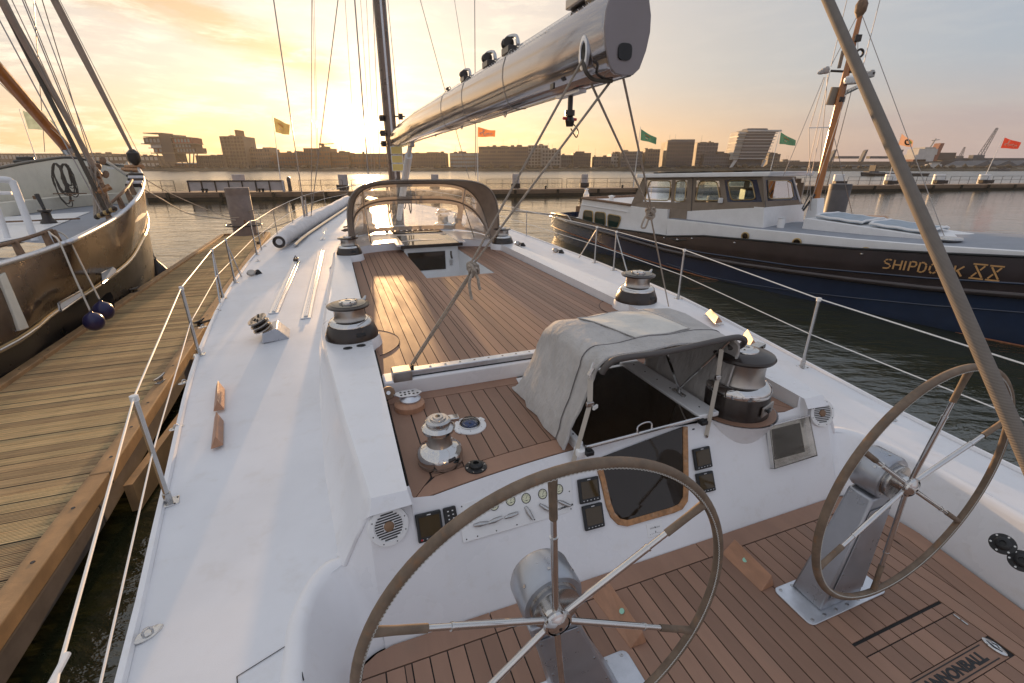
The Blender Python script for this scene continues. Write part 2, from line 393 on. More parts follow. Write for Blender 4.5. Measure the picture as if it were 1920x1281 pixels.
# ================================================================== far bank (about 390 m off) and what stands on it
mat('bank', (.10, .085, .06), .9, var=(.05, .4), vec='Object')
BY = 388.
mb = MB(); rows = []
xs = [-1400+i*20 for i in range(141)]
rr = random.Random(3)
rows.append([(x, BY, -.6) for x in xs]); rows.append([(x, BY+1.0, 1.3+rr.random()*.3) for x in xs]); rows.append([(x, BY+9, 2.4+rr.random()*.6) for x in xs]); rows.append([(x, BY+60, 2.6) for x in xs]); rows.append([(x, BY+400, 2.8) for x in xs])
mb.sheet(rows).build('far_bank', 'bank', kind='structure')
mat('bush', (.065, .05, .03), .95, var=(.3, .4))
mb = MB(); rr = random.Random(5)
ico = bmesh.new(); bmesh.ops.create_icosphere(ico, subdivisions=1, radius=1.); IV = [v.co.copy() for v in ico.verts]; IF = [tuple(v.index for v in f.verts) for f in ico.faces]; ico.free()
x = -560
while x < 640:
    w = rr.uniform(1.2, 4.5); hh = rr.uniform(.8, 2.6)*(1.3 if rr.random() < .2 else 1)
    if rr.random() < .8:
        mb.add([(x+v.x*w*rr.uniform(.7, 1.2), BY+5+v.y*2, 1.2+max(0, v.z+.5)*hh*rr.uniform(.8, 1.25)) for v in IV], IF)
    x += w*rr.uniform(.5, 1.4)
o = mb.build('bank_bushes', 'bush', smooth=0); tag(o, 'low brown winter scrub along the far waterfront', 'bushes', kind='stuff')

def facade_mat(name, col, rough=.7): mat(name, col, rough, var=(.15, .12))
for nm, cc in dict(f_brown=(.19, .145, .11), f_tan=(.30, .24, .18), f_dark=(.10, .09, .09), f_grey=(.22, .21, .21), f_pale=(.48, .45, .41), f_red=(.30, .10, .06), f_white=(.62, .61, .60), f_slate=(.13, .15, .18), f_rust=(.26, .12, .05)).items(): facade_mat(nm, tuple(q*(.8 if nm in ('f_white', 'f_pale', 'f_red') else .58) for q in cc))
mat('f_glassdark', (.035, .04, .05), .12)
mat('f_glasslight', (.22, .25, .26), .12)
def building(label, x0, x1, yt, Y, fl=4, bays=6, wall='f_brown', win='f_glassdark', lean=0., D=18., roofs=(), side=None, base=2.4, cat='building', name='building', style='win'):
    """x0,x1,yt: sight lines of the corners at the distance Y; everything is built there at full size"""
    a = atY(x0, 310, Y).x; b = atY(x1, 310, Y).x; top = atY((x0+x1)/2, yt, Y).z; hgt = top-base
    t_ = thing(name, label, cat, ((a+b)/2, Y, base))
    w = b-a; L = lean*hgt
    mb = MB(); mb.hexa([(a, Y, base), (b, Y, base), (b, Y+D, base), (a, Y+D, base)], [(a+L, Y, top), (b+L, Y, top), (b+L, Y+D, top), (a+L, Y+D, top)]); mb.build('wall', wall, t_, smooth=0)
    if style == 'win':
        wm = MB(); fh = hgt/fl; bw = w/bays
        for i in range(fl):
            for j in range(bays):
                zc = base+fh*(i+.5); xc = a+bw*(j+.5)+L*(i+.5)/fl
                if random.random() < .93: wm.box((xc, Y-.12, zc), (bw*.62, .3, fh*.52))
        wm.build('window', win, t_, smooth=0, kind='stuff')
    elif style == 'band':
        fh = hgt/fl
        wm = MB(); sp = MB()
        for i in range(fl):
            zc = base+fh*(i+.5); wm.box((a+w/2+L*(i+.5)/fl, Y-.15, zc), (w*.985, .35, fh*.58))
            for j in range(bays+1): sp.box((a+w*j/bays*.98+w*.01+L*(i+.5)/fl, Y-.36, zc), (w*.012, .12, fh*.58))
        wm.build('window_band', win, t_, smooth=0, kind='stuff'); sp.build('mullion', wall, t_, smooth=0, kind='stuff')
    elif style == 'grid':
        wm = MB(); fh = hgt/fl; bw = w/bays
        mb2 = MB()
        for i in range(fl+1): mb2.box((a+w/2+L*i/fl, Y-.5, base+fh*i), (w*1.01, 1.0, fh*.14))
        for j in range(bays+1): mb2.hexa([(a+bw*j-.25, Y-1, base), (a+bw*j+.25, Y-1, base), (a+bw*j+.25, Y, base), (a+bw*j-.25, Y, base)], [(a+bw*j-.25+L, Y-1, top), (a+bw*j+.25+L, Y-1, top), (a+bw*j+.25+L, Y, top), (a+bw*j-.25+L, Y, top)])
        mb2.build('frame', wall, t_, smooth=0, kind='stuff')
        for i in range(fl):
            for j in range(bays): wm.box((a+bw*(j+.5)+L*(i+.5)/fl, Y-.12, base+fh*(i+.5)), (bw*.7, .3, fh*.62))
        wm.build('window', win, t_, smooth=0, kind='stuff')
    rb_ = random.Random(int(x0)); pm = MB()
    for i in range(rb_.randint(2, 5)):
        xx = lerp(a, b, rb_.uniform(.08, .92))+L; ww = rb_.uniform(1.0, 4.5); hh = rb_.uniform(.5, 1.6); pm.box((xx, Y+D*rb_.uniform(.2, .6), top+hh/2), (ww, 3, hh))
        if rb_.random() < .35: pm.box((xx, Y+D*.4, top+hh+rb_.uniform(.8, 3)), (.12, .12, 5))
    pm.box(((a+b)/2+L, Y-.03, top-.15), (w*1.004, .25, .4)); pm.build('roof_plant', rb_.choice(['f_dark', 'f_grey', 'f_brown']), t_, smooth=0, kind='stuff')
    if side:
        MB().hexa([(a-.2, Y+.5, base), (a-.1, Y+.5, base), (a-.1, Y+D, base), (a-.2, Y+D, base)], [(a-.2+L, Y+.5, top), (a-.1+L, Y+.5, top), (a-.1+L, Y+D, top), (a-.2+L, Y+D, top)]).build('side_wall', side, t_, smooth=0)
    for (rx0, rx1, ry, rm) in roofs:
        ra = atY(rx0, 310, Y).x; rb = atY(rx1, 310, Y).x; rt = atY(rx0, ry, Y).z
        MB().box(((ra+rb)/2+L, Y+D*.5, (top+rt)/2+.01), (rb-ra, D*.6, rt-top)).build('roof_box', rm, t_, smooth=0)
    return t_
BL = 405.
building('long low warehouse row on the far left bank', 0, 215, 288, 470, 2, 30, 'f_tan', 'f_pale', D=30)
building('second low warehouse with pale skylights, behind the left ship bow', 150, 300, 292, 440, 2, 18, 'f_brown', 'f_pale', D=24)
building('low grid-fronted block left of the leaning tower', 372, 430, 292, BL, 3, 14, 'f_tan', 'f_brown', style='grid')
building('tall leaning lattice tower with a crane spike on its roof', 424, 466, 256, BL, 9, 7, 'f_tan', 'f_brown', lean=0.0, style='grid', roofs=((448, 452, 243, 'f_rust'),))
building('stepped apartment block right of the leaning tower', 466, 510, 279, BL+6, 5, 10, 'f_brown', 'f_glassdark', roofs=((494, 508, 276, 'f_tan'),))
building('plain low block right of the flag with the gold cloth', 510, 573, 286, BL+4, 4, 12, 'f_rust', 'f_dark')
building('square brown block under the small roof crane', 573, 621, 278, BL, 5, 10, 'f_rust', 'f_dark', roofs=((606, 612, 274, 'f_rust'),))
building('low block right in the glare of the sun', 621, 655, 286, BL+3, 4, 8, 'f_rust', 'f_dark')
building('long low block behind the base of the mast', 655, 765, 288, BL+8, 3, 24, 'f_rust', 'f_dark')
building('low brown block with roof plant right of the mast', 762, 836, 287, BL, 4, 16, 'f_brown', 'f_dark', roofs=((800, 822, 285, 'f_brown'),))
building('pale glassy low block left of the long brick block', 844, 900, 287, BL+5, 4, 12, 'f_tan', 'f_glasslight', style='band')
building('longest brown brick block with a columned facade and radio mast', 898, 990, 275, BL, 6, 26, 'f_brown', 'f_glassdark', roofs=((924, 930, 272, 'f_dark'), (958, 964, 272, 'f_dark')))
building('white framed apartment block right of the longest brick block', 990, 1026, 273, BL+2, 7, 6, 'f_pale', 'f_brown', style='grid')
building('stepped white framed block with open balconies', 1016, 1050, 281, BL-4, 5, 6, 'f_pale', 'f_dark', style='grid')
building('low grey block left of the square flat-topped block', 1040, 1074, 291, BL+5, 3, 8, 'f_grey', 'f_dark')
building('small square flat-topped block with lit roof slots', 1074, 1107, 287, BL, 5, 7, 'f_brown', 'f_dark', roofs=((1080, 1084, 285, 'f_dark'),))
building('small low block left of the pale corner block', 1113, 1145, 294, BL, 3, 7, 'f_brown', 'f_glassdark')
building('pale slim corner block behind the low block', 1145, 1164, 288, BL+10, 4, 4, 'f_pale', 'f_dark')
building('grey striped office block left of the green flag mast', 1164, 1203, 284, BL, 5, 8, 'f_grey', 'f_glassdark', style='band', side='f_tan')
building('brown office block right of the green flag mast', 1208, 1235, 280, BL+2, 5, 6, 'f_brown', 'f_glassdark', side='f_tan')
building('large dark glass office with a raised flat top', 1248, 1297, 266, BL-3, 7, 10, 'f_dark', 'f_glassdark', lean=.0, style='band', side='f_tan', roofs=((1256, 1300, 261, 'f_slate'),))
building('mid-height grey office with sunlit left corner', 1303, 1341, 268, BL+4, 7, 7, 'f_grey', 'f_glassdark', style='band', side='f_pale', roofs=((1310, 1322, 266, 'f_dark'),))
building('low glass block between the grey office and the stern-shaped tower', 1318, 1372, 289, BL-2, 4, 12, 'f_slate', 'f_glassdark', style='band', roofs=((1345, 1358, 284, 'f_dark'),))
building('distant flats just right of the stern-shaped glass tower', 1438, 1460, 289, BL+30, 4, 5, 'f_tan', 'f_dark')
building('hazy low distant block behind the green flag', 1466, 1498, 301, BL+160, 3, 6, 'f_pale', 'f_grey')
# the leaning striped glass tower with its overhanging roof
def tower():
    Y = BL-8; t_ = thing('office_tower', 'tall glass office with striped floors, flared front and overhanging white roof', 'office tower', (atY(1408, 310, Y).x, Y, 2.4))
    def X(x): return atY(x, 310, Y).x
    z0 = atY(1400, 300, Y).z; z1 = atY(1400, 247, Y).z
    def hx(xa0, xb0, xa1, xb1, za, zb, y0, y1): return MB().hexa([(X(xa0), y0, za), (X(xb0), y0, za), (X(xb0), y1, za), (X(xa0), y1, za)], [(X(xa1), y0, zb), (X(xb1), y0, zb), (X(xb1), y1, zb), (X(xa1), y1, zb)])
    hx(1383, 1432, 1391, 1443, z0, z1, Y, Y+16).build('glass_front', 'f_glassdark', t_, smooth=0)
    hx(1371, 1383, 1376, 1391, z0, z1, Y+1, Y+15).build('left_wing', 'f_pale', t_, smooth=0)
    hx(1386, 1430, 1383, 1432, 2.4, z0, Y+3, Y+14).build('base_storey', 'f_slate', t_, smooth=0)
    for (a, b, c_, d_) in ((1370, 1374, 1376, 1382), (1428, 1431, 1432, 1436)): hx(a, b, c_, d_, 2.4, z0, Y+.5, Y+2).build('raking_column', 'f_white', t_, smooth=0)
    nb = 9
    for i in range(nb):
        f = (i+.5)/nb; zz = lerp(z0, z1, f); xa = lerp(1371, 1376, f); xb = lerp(1434, 1447, f)
        MB().box(((X(xa)+X(xb))/2, Y+7, zz), (X(xb)-X(xa), 15.5, .5)).build('floor_band', 'f_glasslight' if i % 2 else 'f_white', t_, smooth=0)
    hx(1391, 1452, 1388, 1450, z1, z1+1.2, Y-2, Y+17).build('roof', 'f_white', t_, smooth=0)
    hx(1392, 1432, 1394, 1430, z1+1.2, z1+2.6, Y+3, Y+12).build('roof_plant', 'f_slate', t_, smooth=0)
tower()
# stacked platform building on legs, far left
def platform_house():
    Y = 400.; t_ = thing('platform_building', 'red and white stacked building on steel legs like an old oil rig', 'building', (atY(325, 310, Y).x, Y, 2.4))
    def X(x): return atY(x, 310, Y).x
    def Z(y): return atY(320, y, Y).z
    def bx(x0, x1, y0, y1, m_, nm, yo=0, dd=14): MB().box(((X(x0)+X(x1))/2, Y+yo+dd/2, (Z(y0)+Z(y1))/2), (X(x1)-X(x0), dd, Z(y0)-Z(y1))).build(nm, m_, t_, smooth=0)
    bx(312, 333, 252, 304, 'f_dark', 'stair_core', -.4)
    bx(280, 312, 258, 269, 'f_brown', 'storey', 1); bx(333, 368, 258, 269, 'f_red', 'storey', 1)
    bx(290, 312, 269, 277, 'f_white', 'storey', 1.2); bx(333, 366, 270, 277, 'f_brown', 'storey', 1.1)
    bx(293, 312, 277, 286, 'f_red', 'storey', 1.4); bx(333, 372, 277, 286, 'f_brown', 'storey', 1.3)
    for (x0, x1, y) in ((276, 312, 269), (333, 372, 269), (288, 312, 277), (333, 370, 277), (290, 374, 286.5), (284, 314, 256), (333, 365, 257), (285, 318, 249)): bx(x0, x1, y, y+1.4, 'f_tan', 'balcony', -.8)
    bx(326, 345, 253, 257.5, 'f_tan', 'roof_box', 3, 8)
    w = MB()
    for (x0, x1, y0, y1, n) in ((283, 311, 260, 267, 4), (336, 366, 260, 267, 5), (336, 366, 271, 276, 5), (337, 371, 279, 285, 6), (295, 311, 279, 285, 2)):
        for i in range(n):
            a = lerp(x0, x1, (i+.2)/n); b = lerp(x0, x1, (i+.75)/n); w.box(((X(a)+X(b))/2, Y+.95, (Z(y0)+Z(y1))/2), (X(b)-X(a), .5, Z(y0)-Z(y1)))
    w.build('window', 'f_glasslight', t_, smooth=0, kind='stuff')
    for (xa, xb) in ((296, 306), (306, 318), (334, 343), (346, 352), (358, 352), (366, 358), (372, 366)): MB().tube([(X(xa), Y+2, Z(287)), (X(xb), Y+2, 2.4)], .45, 6).build('leg', 'f_dark', t_)
platform_house()
# cranes, mast and works on the horizon
def lattice(label, xb, xt, yb, yt, Y, r=.5, m_='f_dark', cab=None):
    p = atY(xb, yb, Y); q = atY(xt, yt, Y); t_ = thing('harbour_crane', label, 'crane', (p.x, Y, 2.4))
    ax = (q-p).normalized(); sd = ax.cross(Vector((0, 1, 0))).normalized(); w = r*1.6; m2 = MB()
    for s_ in (-1, 1):
        for e in (-1, 1): m2.tube([p+sd*w*s_+Vector((0, e*w, 0)), q+sd*w*.35*s_+Vector((0, e*w*.35, 0))], r*.32, 4)
    n = 12
    for i in range(n):
        f0, f1 = i/n, (i+1)/n; w0, w1 = lerp(w, w*.35, f0), lerp(w, w*.35, f1)
        for e in (-1, 1): m2.tube([p.lerp(q, f0)+sd*w0*(1 if i % 2 else -1)+Vector((0, e*w0, 0)), p.lerp(q, f1)+sd*w1*(-1 if i % 2 else 1)+Vector((0, e*w1, 0))], r*.22, 4)
    m2.build('jib', m_, t_)
    MB().box((p.x, Y, (p.z+2.4)/2), (r*6, r*6, p.z-2.4)).build('base', m_, t_)
    MB().box((p.x-r*3, Y, p.z), (r*11, r*5, r*5)).build('cab', cab or m_, t_)
    return t_
lattice('tallest grey lattice crane leaning right over the dock shed', 1836, 1870, 296, 240, 480, 1.0, 'f_slate')
lattice('smaller distant crane leaning right near the red funnel', 1800, 1809, 296, 276, 560, .8, 'f_grey')
lattice('tiny tower crane on the skyline left of the sun', 605, 626, 271, 269, 430, .35, 'f_rust')
def shipyard():
    # cargo ship with red funnel
    Y = 470.
    def X(x): return atY(x, 310, Y).x
    def Z(y): return atY(1700, y, Y).z
    t_ = thing('cargo_ship', 'large dark cargo ship with white bridge and tilted red funnel', 'cargo ship', (X(1560), Y, 0))
    m2 = MB(); m2.hexa([(X(1455), Y, 0), (X(1790), Y, 0), (X(1790), Y+24, 0), (X(1455), Y+24, 0)], [(X(1450), Y, Z(303)), (X(1800), Y, Z(303)), (X(1800), Y+24, Z(303)), (X(1450), Y+24, Z(303))]); m2.build('hull', 'f_brown', t_, smooth=0)
    MB().hexa([(X(1706), Y-1, 0), (X(1786), Y-1, 0), (X(1786), Y, 0), (X(1706), Y, 0)], [(X(1706), Y-1, Z(304)), (X(1792), Y-1, Z(301)), (X(1792), Y, Z(301)), (X(1706), Y, Z(304))]).build('stern_hull', 'f_dark', t_, smooth=0)
    for (a, b, y0, y1, m_) in ((1716, 1752, 290, 303, 'f_white'), (1720, 1755, 279, 290, 'f_white'), (1730, 1750, 276, 279, 'f_pale'), (1714, 1738, 299, 303, 'f_red')): MB().box(((X(a)+X(b))/2, Y+10, (Z(y0)+Z(y1))/2), (X(b)-X(a), 14, Z(y0)-Z(y1))).build('bridge', m_, t_, smooth=0)
    MB().hexa([(X(1752), Y+5, Z(302)), (X(1762), Y+5, Z(302)), (X(1762), Y+12, Z(302)), (X(1752), Y+12, Z(302))], [(X(1760), Y+5, Z(268)), (X(1767), Y+5, Z(268)), (X(1767), Y+12, Z(268)), (X(1760), Y+12, Z(268))]).build('funnel', 'f_red', t_, smooth=0)
    MB().tube([(X(1747), Y+8, Z(276)), (X(1753), Y+8, Z(259))], .6, 6).tube([(X(1746), Y+8, Z(263)), (X(1760), Y+8, Z(261))], .4, 6).build('mast', 'f_pale', t_)
    for xx in (1568, 1627, 1694):
        MB().hexa([(X(xx-4), Y+8, Z(303)), (X(xx+1), Y+8, Z(303)), (X(xx+1), Y+12, Z(303)), (X(xx-4), Y+12, Z(303))], [(X(xx+1), Y+8, Z(282)), (X(xx+5), Y+8, Z(280)), (X(xx+5), Y+12, Z(280)), (X(xx+1), Y+12, Z(282))]).build('deck_crane', 'f_slate', t_, smooth=0)
    for xx in (1595, 1655): MB().box((X(xx), Y+8, Z(295)), (X(xx+24)-X(xx-16), 5, 2.2)).build('hatch_gantry', 'f_slate', t_, smooth=0)
    # warehouse shed
    t2 = thing('dock_shed', 'dark gabled dock warehouses at the far right', 'warehouse', (X(1880), Y-30, 0))
    MB().box(((X(1790)+X(2100))/2, Y+30, (Z(296)+1)/2), (X(2100)-X(1790), 30, Z(296)-1)).build('rear_hall', 'f_slate', t2, smooth=0)
    Y2 = 430.
    def X2(x): return atY(x, 310, Y2).x
    def Z2(y): return atY(1850, y, Y2).z
    for i, xa in enumerate((1828, 1868, 1906)):
        a, b = X2(xa), X2(xa+40); m3 = MB(); m3.hexa([(a, Y2, 1), (b, Y2, 1), (b, Y2+30, 1), (a, Y2+30, 1)], [(a, Y2, Z2(311)), (b, Y2, Z2(311)), (b, Y2+30, Z2(311)), (a, Y2+30, Z2(311))]); m3.build('wall', 'f_tan', t2, smooth=0)
        mm = (a+b)/2; m3 = MB(); m3.add([(a-.5, Y2-.5, Z2(311)), (b+.5, Y2-.5, Z2(311)), (mm, Y2-.5, Z2(301)), (a-.5, Y2+30, Z2(311)), (b+.5, Y2+30, Z2(311)), (mm, Y2+30, Z2(301))], [(0, 1, 2), (3, 5, 4), (0, 2, 5, 3), (1, 4, 5, 2), (0, 3, 4, 1)]); m3.build('roof', 'f_slate', t2, smooth=0)
    MB().box(((X2(1845)+X2(1890))/2, Y2+60, (Z2(283)+Z2(298))/2), (X2(1890)-X2(1845), 12, Z2(283)-Z2(298))).build('roof_hall', 'f_dark', t2, smooth=0)
    MB().box(((X2(1780)+X2(1830))/2, Y2+2, (Z2(308)+1)/2), (X2(1830)-X2(1780), 4, Z2(313)-1)).build('lit_wall', 'f_pale', t2, smooth=0)
shipyard()
def vessel(label, x0, x1, yw, yd, col, cabs, bow=1, name='barge', cat='barge', rise=1.5):
    """yw = waterline row gives the distance, yd = deck row"""
    p = at((x0+x1)/2, yw, 0); Y = p.y
    def X(x): return atY(x, yw, Y).x
    def Z(y): return atY((x0+x1)/2, y, Y).z
    a, b = X(x0), X(x1); zd = Z(yd); w = (b-a); t_ = thing(name, label, cat, ((a+b)/2, Y, 0)); be = max(2.5, min(9, w*.12))
    if bow < 0: a, b = b, a
    ring = lambda s, z, o: [(a, Y-be*s*.8, z), (lerp(a, b, .85), Y-be*s, z), (b+o, Y, z+(rise if z > 0 else 0)), (lerp(a, b, .85), Y+be*s, z), (a, Y+be*s*.8, z)]
    MB().rings([ring(.8, -.3, -w*.02*bow), ring(1, zd, 0)]).build('hull', col, t_, smooth=0)
    MB().rings([[Vector(q)+Vector((0, 0, .02)) for q in ring(1.02, zd, 0)], [Vector(q)+Vector((0, 0, .35)) for q in ring(1.02, zd, 0)]]).build('rail', 'f_grey', t_, smooth=0)
    for (c0, c1, y0, y1, m_) in cabs: MB().box(((X(c0)+X(c1))/2, Y, (Z(y0)+Z(y1))/2), (X(c1)-X(c0), be*1.1, Z(y0)-Z(y1))).build('cabin', m_, t_, smooth=0)
    return t_
vessel('very long red and brown river barge moored on the far left bank', 268, 500, 319.5, 308, 'f_rust', ((270, 465, 305.2, 308.5, 'f_white'), (268, 462, 308.4, 311.5, 'f_red'), (470, 482, 298, 308, 'f_slate')), 1, rise=1.0)
vessel('long dark barge lying below the cargo ship on the right', 1462, 1636, 320, 311, 'f_slate', ((1580, 1600, 309.5, 311, 'f_pale'),), 1, rise=.8)
vessel('low black tug and barge under way in midstream', 1612, 1732, 330, 326.5, 'f_dark', ((1622, 1640, 321, 326.5, 'f_slate'), (1632, 1634, 310, 321, 'f_dark'), (1641, 1652, 323, 326.5, 'f_slate')), -1, name='tug', cat='tugboat', rise=.4)
vessel('white passenger boat moored before the cargo ship', 1725, 1762, 320.5, 316, 'f_slate', ((1733, 1760, 308, 316, 'f_white'), (1740, 1756, 305, 308, 'f_pale')), -1, name='passenger_boat', cat='boat', rise=.5)
vessel('small blue workboat at the far right bank', 1866, 1892, 321, 318, 'f_slate', ((1874, 1882, 313, 318, 'f_dark'),), 1, name='workboat', cat='boat', rise=.5)
vessel('flat dark pontoon barge beside the dock crane', 1770, 1842, 320.6, 318, 'f_dark', ((1816, 1832, 312, 318, 'f_slate'),), 1, rise=.3)

# ================================================================== the evening air over the river
hz = MB().box((0, 300, 24), (3020, 1020, 51)).build('haze', 'white_paint', kind='stuff', smooth=0)
hm = bpy.data.materials.new('haze'); hm.use_nodes = True; k = NT(hm.node_tree); k.n.clear()
pv = k.new('ShaderNodeVolumePrincipled'); pv.inputs['Density'].default_value = .00015; pv.inputs['Color'].default_value = (.95, .90, .84, 1); pv.inputs['Anisotropy'].default_value = .5
ho = k.new('ShaderNodeOutputMaterial'); k.l.new(pv.outputs[0], ho.inputs['Volume']); hz.data.materials.clear(); hz.data.materials.append(hm)
hz['label'] = 'pale evening haze over the river'
S.cycles.volume_bounces = 0; S.cycles.volume_step_rate = 8; S.cycles.volume_max_steps = 64
# ================================================================== the yacht we stand on (frame: u to starboard, v forward, z up)
yacht = thing('sailing_yacht', 'large white sailing yacht in the foreground with teak cockpit, two steering wheels and grey boom', 'sailing yacht', (1.5, 6, 0), frame='y')
UC = 1.5
def dense(tab):
    p = bez([(a, b, 0) for a, b in tab], 8); return [(q.x, q.y) for q in p]
HB = dense([(-4, 1.9), (-2, 2.15), (0, 2.36), (1.3, 2.47), (2.8, 2.68), (4.8, 2.95), (7.8, 3.18), (10.8, 3.20), (14.2, 3.03), (18, 2.60), (20.6, 2.05), (23, 1.2), (25, .12)])
hb = lambda v: interp(v, HB)
ze = lambda v: interp(v, [(-4, 1.5), (2, 1.5), (5, 1.6), (9, 1.6), (25, 1.85)])
def zd(u, v):                                            # deck height
    s_ = min(1, abs(u-UC)/hb(v)); return ze(v)+.10*(1-s_*s_)+(.05*(1-s_*s_) if v > 12 else 0)
VS = [-4+i*.5 for i in range(59)]
# hull
prof = [(0, 0), (-.035, -.06), (-.05, -.45), (-.16, -1.1), (-.34, -1.5), (-.7, -1.9)]
mb = MB()
for sg in (-1, 1):
    mb.sheet([[(UC+sg*max(.02, hb(v)+a_), v if v < 24 else v-abs(b_)*.25, ze(v)+b_) for a_, b_ in prof] for v in VS+[25.2]])
mb.build('hull', 'gelcoat', yacht, 50)
# toe rails
for sg in (-1, 1):
    mb = MB(); rows = []
    for v in VS:
        w = hb(v); z = ze(v); rows.append([(UC+sg*(w+.004), v, z-.03), (UC+sg*(w+.004), v, z+.022), (UC+sg*(w-.022), v, z+.024), (UC+sg*(w-.032), v, z+.004)])
    mb.sheet(rows).build('toe_rail', 'gelcoat', yacht, 30)
# coaming lines (half widths from the centre line)
def cb(v): return interp(v, [(1.86, 1.68), (2.6, 1.75), (3.8, 1.80), (4.6, 1.81), (9.0, 1.69), (10.2, 1.50), (11.2, 1.1)])
def ct(v): return interp(v, [(1.86, 1.53), (2.6, 1.62), (3.8, 1.74), (4.5, 1.75), (7.5, 1.63), (9.0, 1.60)])
def zt(v): return interp(v, [(1.86, 1.865), (3.2, 1.945), (9, 1.97)])
ti = lambda v: interp(v, [(1.9, 1.33), (9, 1.36)])            # teak half width
# cockpit outline: sole edge / lip, half widths against v
def ch(v): return interp(v, [(-3, 1.25), (-.5, 1.42), (.65, 1.60), (1.2, 1.70), (1.42, 1.69)])
def cl(v): return ch(v)+.15
CF = 1.64
def lip_pts(sg):                                         # lip of the cockpit side, from aft to the front corner
    p = [(UC+sg*cl(v), v) for v in [-3, -2, -1, -.4, 0, .4, .8, 1.1, 1.35]]
    c0 = (UC+sg*(cl(1.4)-.16), 1.56)
    for i in range(7):
        a = i/6*pi*.52; p.append((c0[0]+sg*cos(a)*.16, c0[1]+sin(a)*.20))
    p.append((UC+sg*1.69, 1.80)); p.append((UC+sg*1.685, 1.86)); return p
# side decks either side of the cockpit and coaming
for sg in (-1, 1):
    mb = MB(); rows = []
    inner = [(v, cl(v)+.055) for v in [-4, -3, -2, -1, 0, .4, .8, 1.1, 1.35]]+[(1.45, 1.90), (1.60, 1.90), (1.72, 1.85), (1.80, 1.76), (1.86, 1.66)]+[(v, cb(v)-.02) for v in [2.2+.4*i for i in range(18)]]
    for v, ui in inner:
        w = hb(v)-.03; rows.append([(UC+sg*lerp(ui, w, j/6), v, zd(UC+sg*lerp(ui, w, j/6), v)) for j in range(7)])
    mb.sheet(rows).build('side_deck', 'nonskid', yacht, 60)
# fore deck (full width) and coachroof
mb = MB(); rows = []
for v in [8.9+i*.6 for i in range(28)]:
    if v > 25: break
    w = max(.02, hb(v)-.03); rows.append([(UC+w*j/7, v, zd(UC+w*j/7, v)) for j in range(-7, 8)])
mb.sheet(rows).build('fore_deck', 'nonskid', yacht, 60)
mb = MB(); rows = []
for i in range(15):
    v = 8.55+i*.32; f = i/14; w = lerp(1.66, 1.15, f); top = 1.985 if f < .35 else lerp(1.985, zd(UC, v)+.02, (f-.35)/.65)
    if i == 0: v = 8.62
    rows.append([(UC+s_*w, v, z) for s_, z in ((-1.06, zd(UC-w, v)-.02), (-1.02, zd(UC-w, v)+.03), (-.98, top-.05), (-.93, top-.015), (-.5, top+.02), (0, top+.03), (.5, top+.02), (.93, top-.015), (.98, top-.05), (1.02, zd(UC+w, v)+.03), (1.06, zd(UC+w, v)-.02))])
# leave the front line of the teak free: first two rows follow it
def vf(u): return 9.0-.42*min(1, abs((u-1.56)/1.36))**4
rows[0] = [(p[0], (vf(p[0]) if abs(p[0]-UC) < 1.4 else 8.6), p[2]) for p in rows[0]]
rows[1] = [(p[0], max(p[1], vf(p[0])+.06), p[2]) for p in rows[1]]
roof = rows
hatchu = (1.08, 2.06)
mb.sheet(roof[:1]+roof[1:])
mb.build('coachroof', 'gelcoat', yacht, 50)
# front lip of the teak well
mb = MB(); us = [UC-1.36+2.72*i/24 for i in range(25)]
mb.sheet([[(u, vf(u)-.002, 1.84) for u in us], [(u, vf(u)+.002, 1.99+.02*(1-abs(u-UC)/1.4)) for u in us]]).build('well_lip', 'gelcoat', yacht, 60)
# coamings
for sg in (-1, 1):
    rows = []
    for v in [1.86, 1.89, 2.2, 2.6, 3.0, 3.3]+[3.3+.35*i for i in range(1, 16)]:
        zz = zt(v); o_ = ct(v); bz = zd(UC+sg*cb(v), v)
        if v == 1.86: pts = [(cb(v), bz-.02), (cb(v)-.02, bz+.04), (o_+.03, zz-.09), (o_, zz-.06), (ti(v)+.0, zz-.05), (ti(v)-.003, 1.6)]
        else: pts = [(cb(v)+.03, bz-.01), (cb(v), bz+.012), (o_+.012, zz-.03), (o_-.02, zz), (ti(v)+.012, zz), (ti(v)-.002, zz-.012)]
        if v == 1.86: rows.append([(UC+sg*a, v+(.0 if k < 3 else -.02), z) for k, (a, z) in enumerate(pts)])
        else: rows.append([(UC+sg*a, v, z) for a, z in pts[:5]]+[(UC+sg*pts[5][0], v, 1.70)])
    mb = MB(); mb.sheet(rows).build('coaming', 'gelcoat', yacht, 38)
# front wall of the cockpit
def vtop(u): return 2.035-.135*((u-1.5)/1.3)**2
def ztop(u):
    a = abs(u-UC)
    if a < 1.31: return 1.776
    if a < 1.55: return 1.80
    return lerp(1.80, 1.50, min(1, (a-1.55)/.16))
def Vw(u, z):
    a = abs(u-UC); vt = vtop(u) if a < 1.33 else lerp(vtop(UC+1.33), 1.86, min(1, (a-1.33)/.2))
    bot = 1.635 if a < 1.5 else 1.635-.10*((a-1.5)/.2)**2
    k = (z-1.2)/.58; return bot+(vt-bot)*(k*.95 if k < .1 else k) - (.0)
def wallpt(x, y, off=0.):
    r = w2y(ray(x, y)); lo, hi = .0005, .02
    for _ in range(40):
        k = (lo+hi)/2; p = Vector((0, 0, H))+r*k
        if p.y < Vw(p.x, p.z): lo = k
        else: hi = k
    e = .02; du = Vector((e, Vw(p.x+e, p.z)-Vw(p.x, p.z), 0)); dz_ = Vector((0, Vw(p.x, p.z+e)-Vw(p.x, p.z), e))
    nn = du.cross(dz_).normalized(); nn = nn if nn.y < 0 else -nn
    return p+nn*off
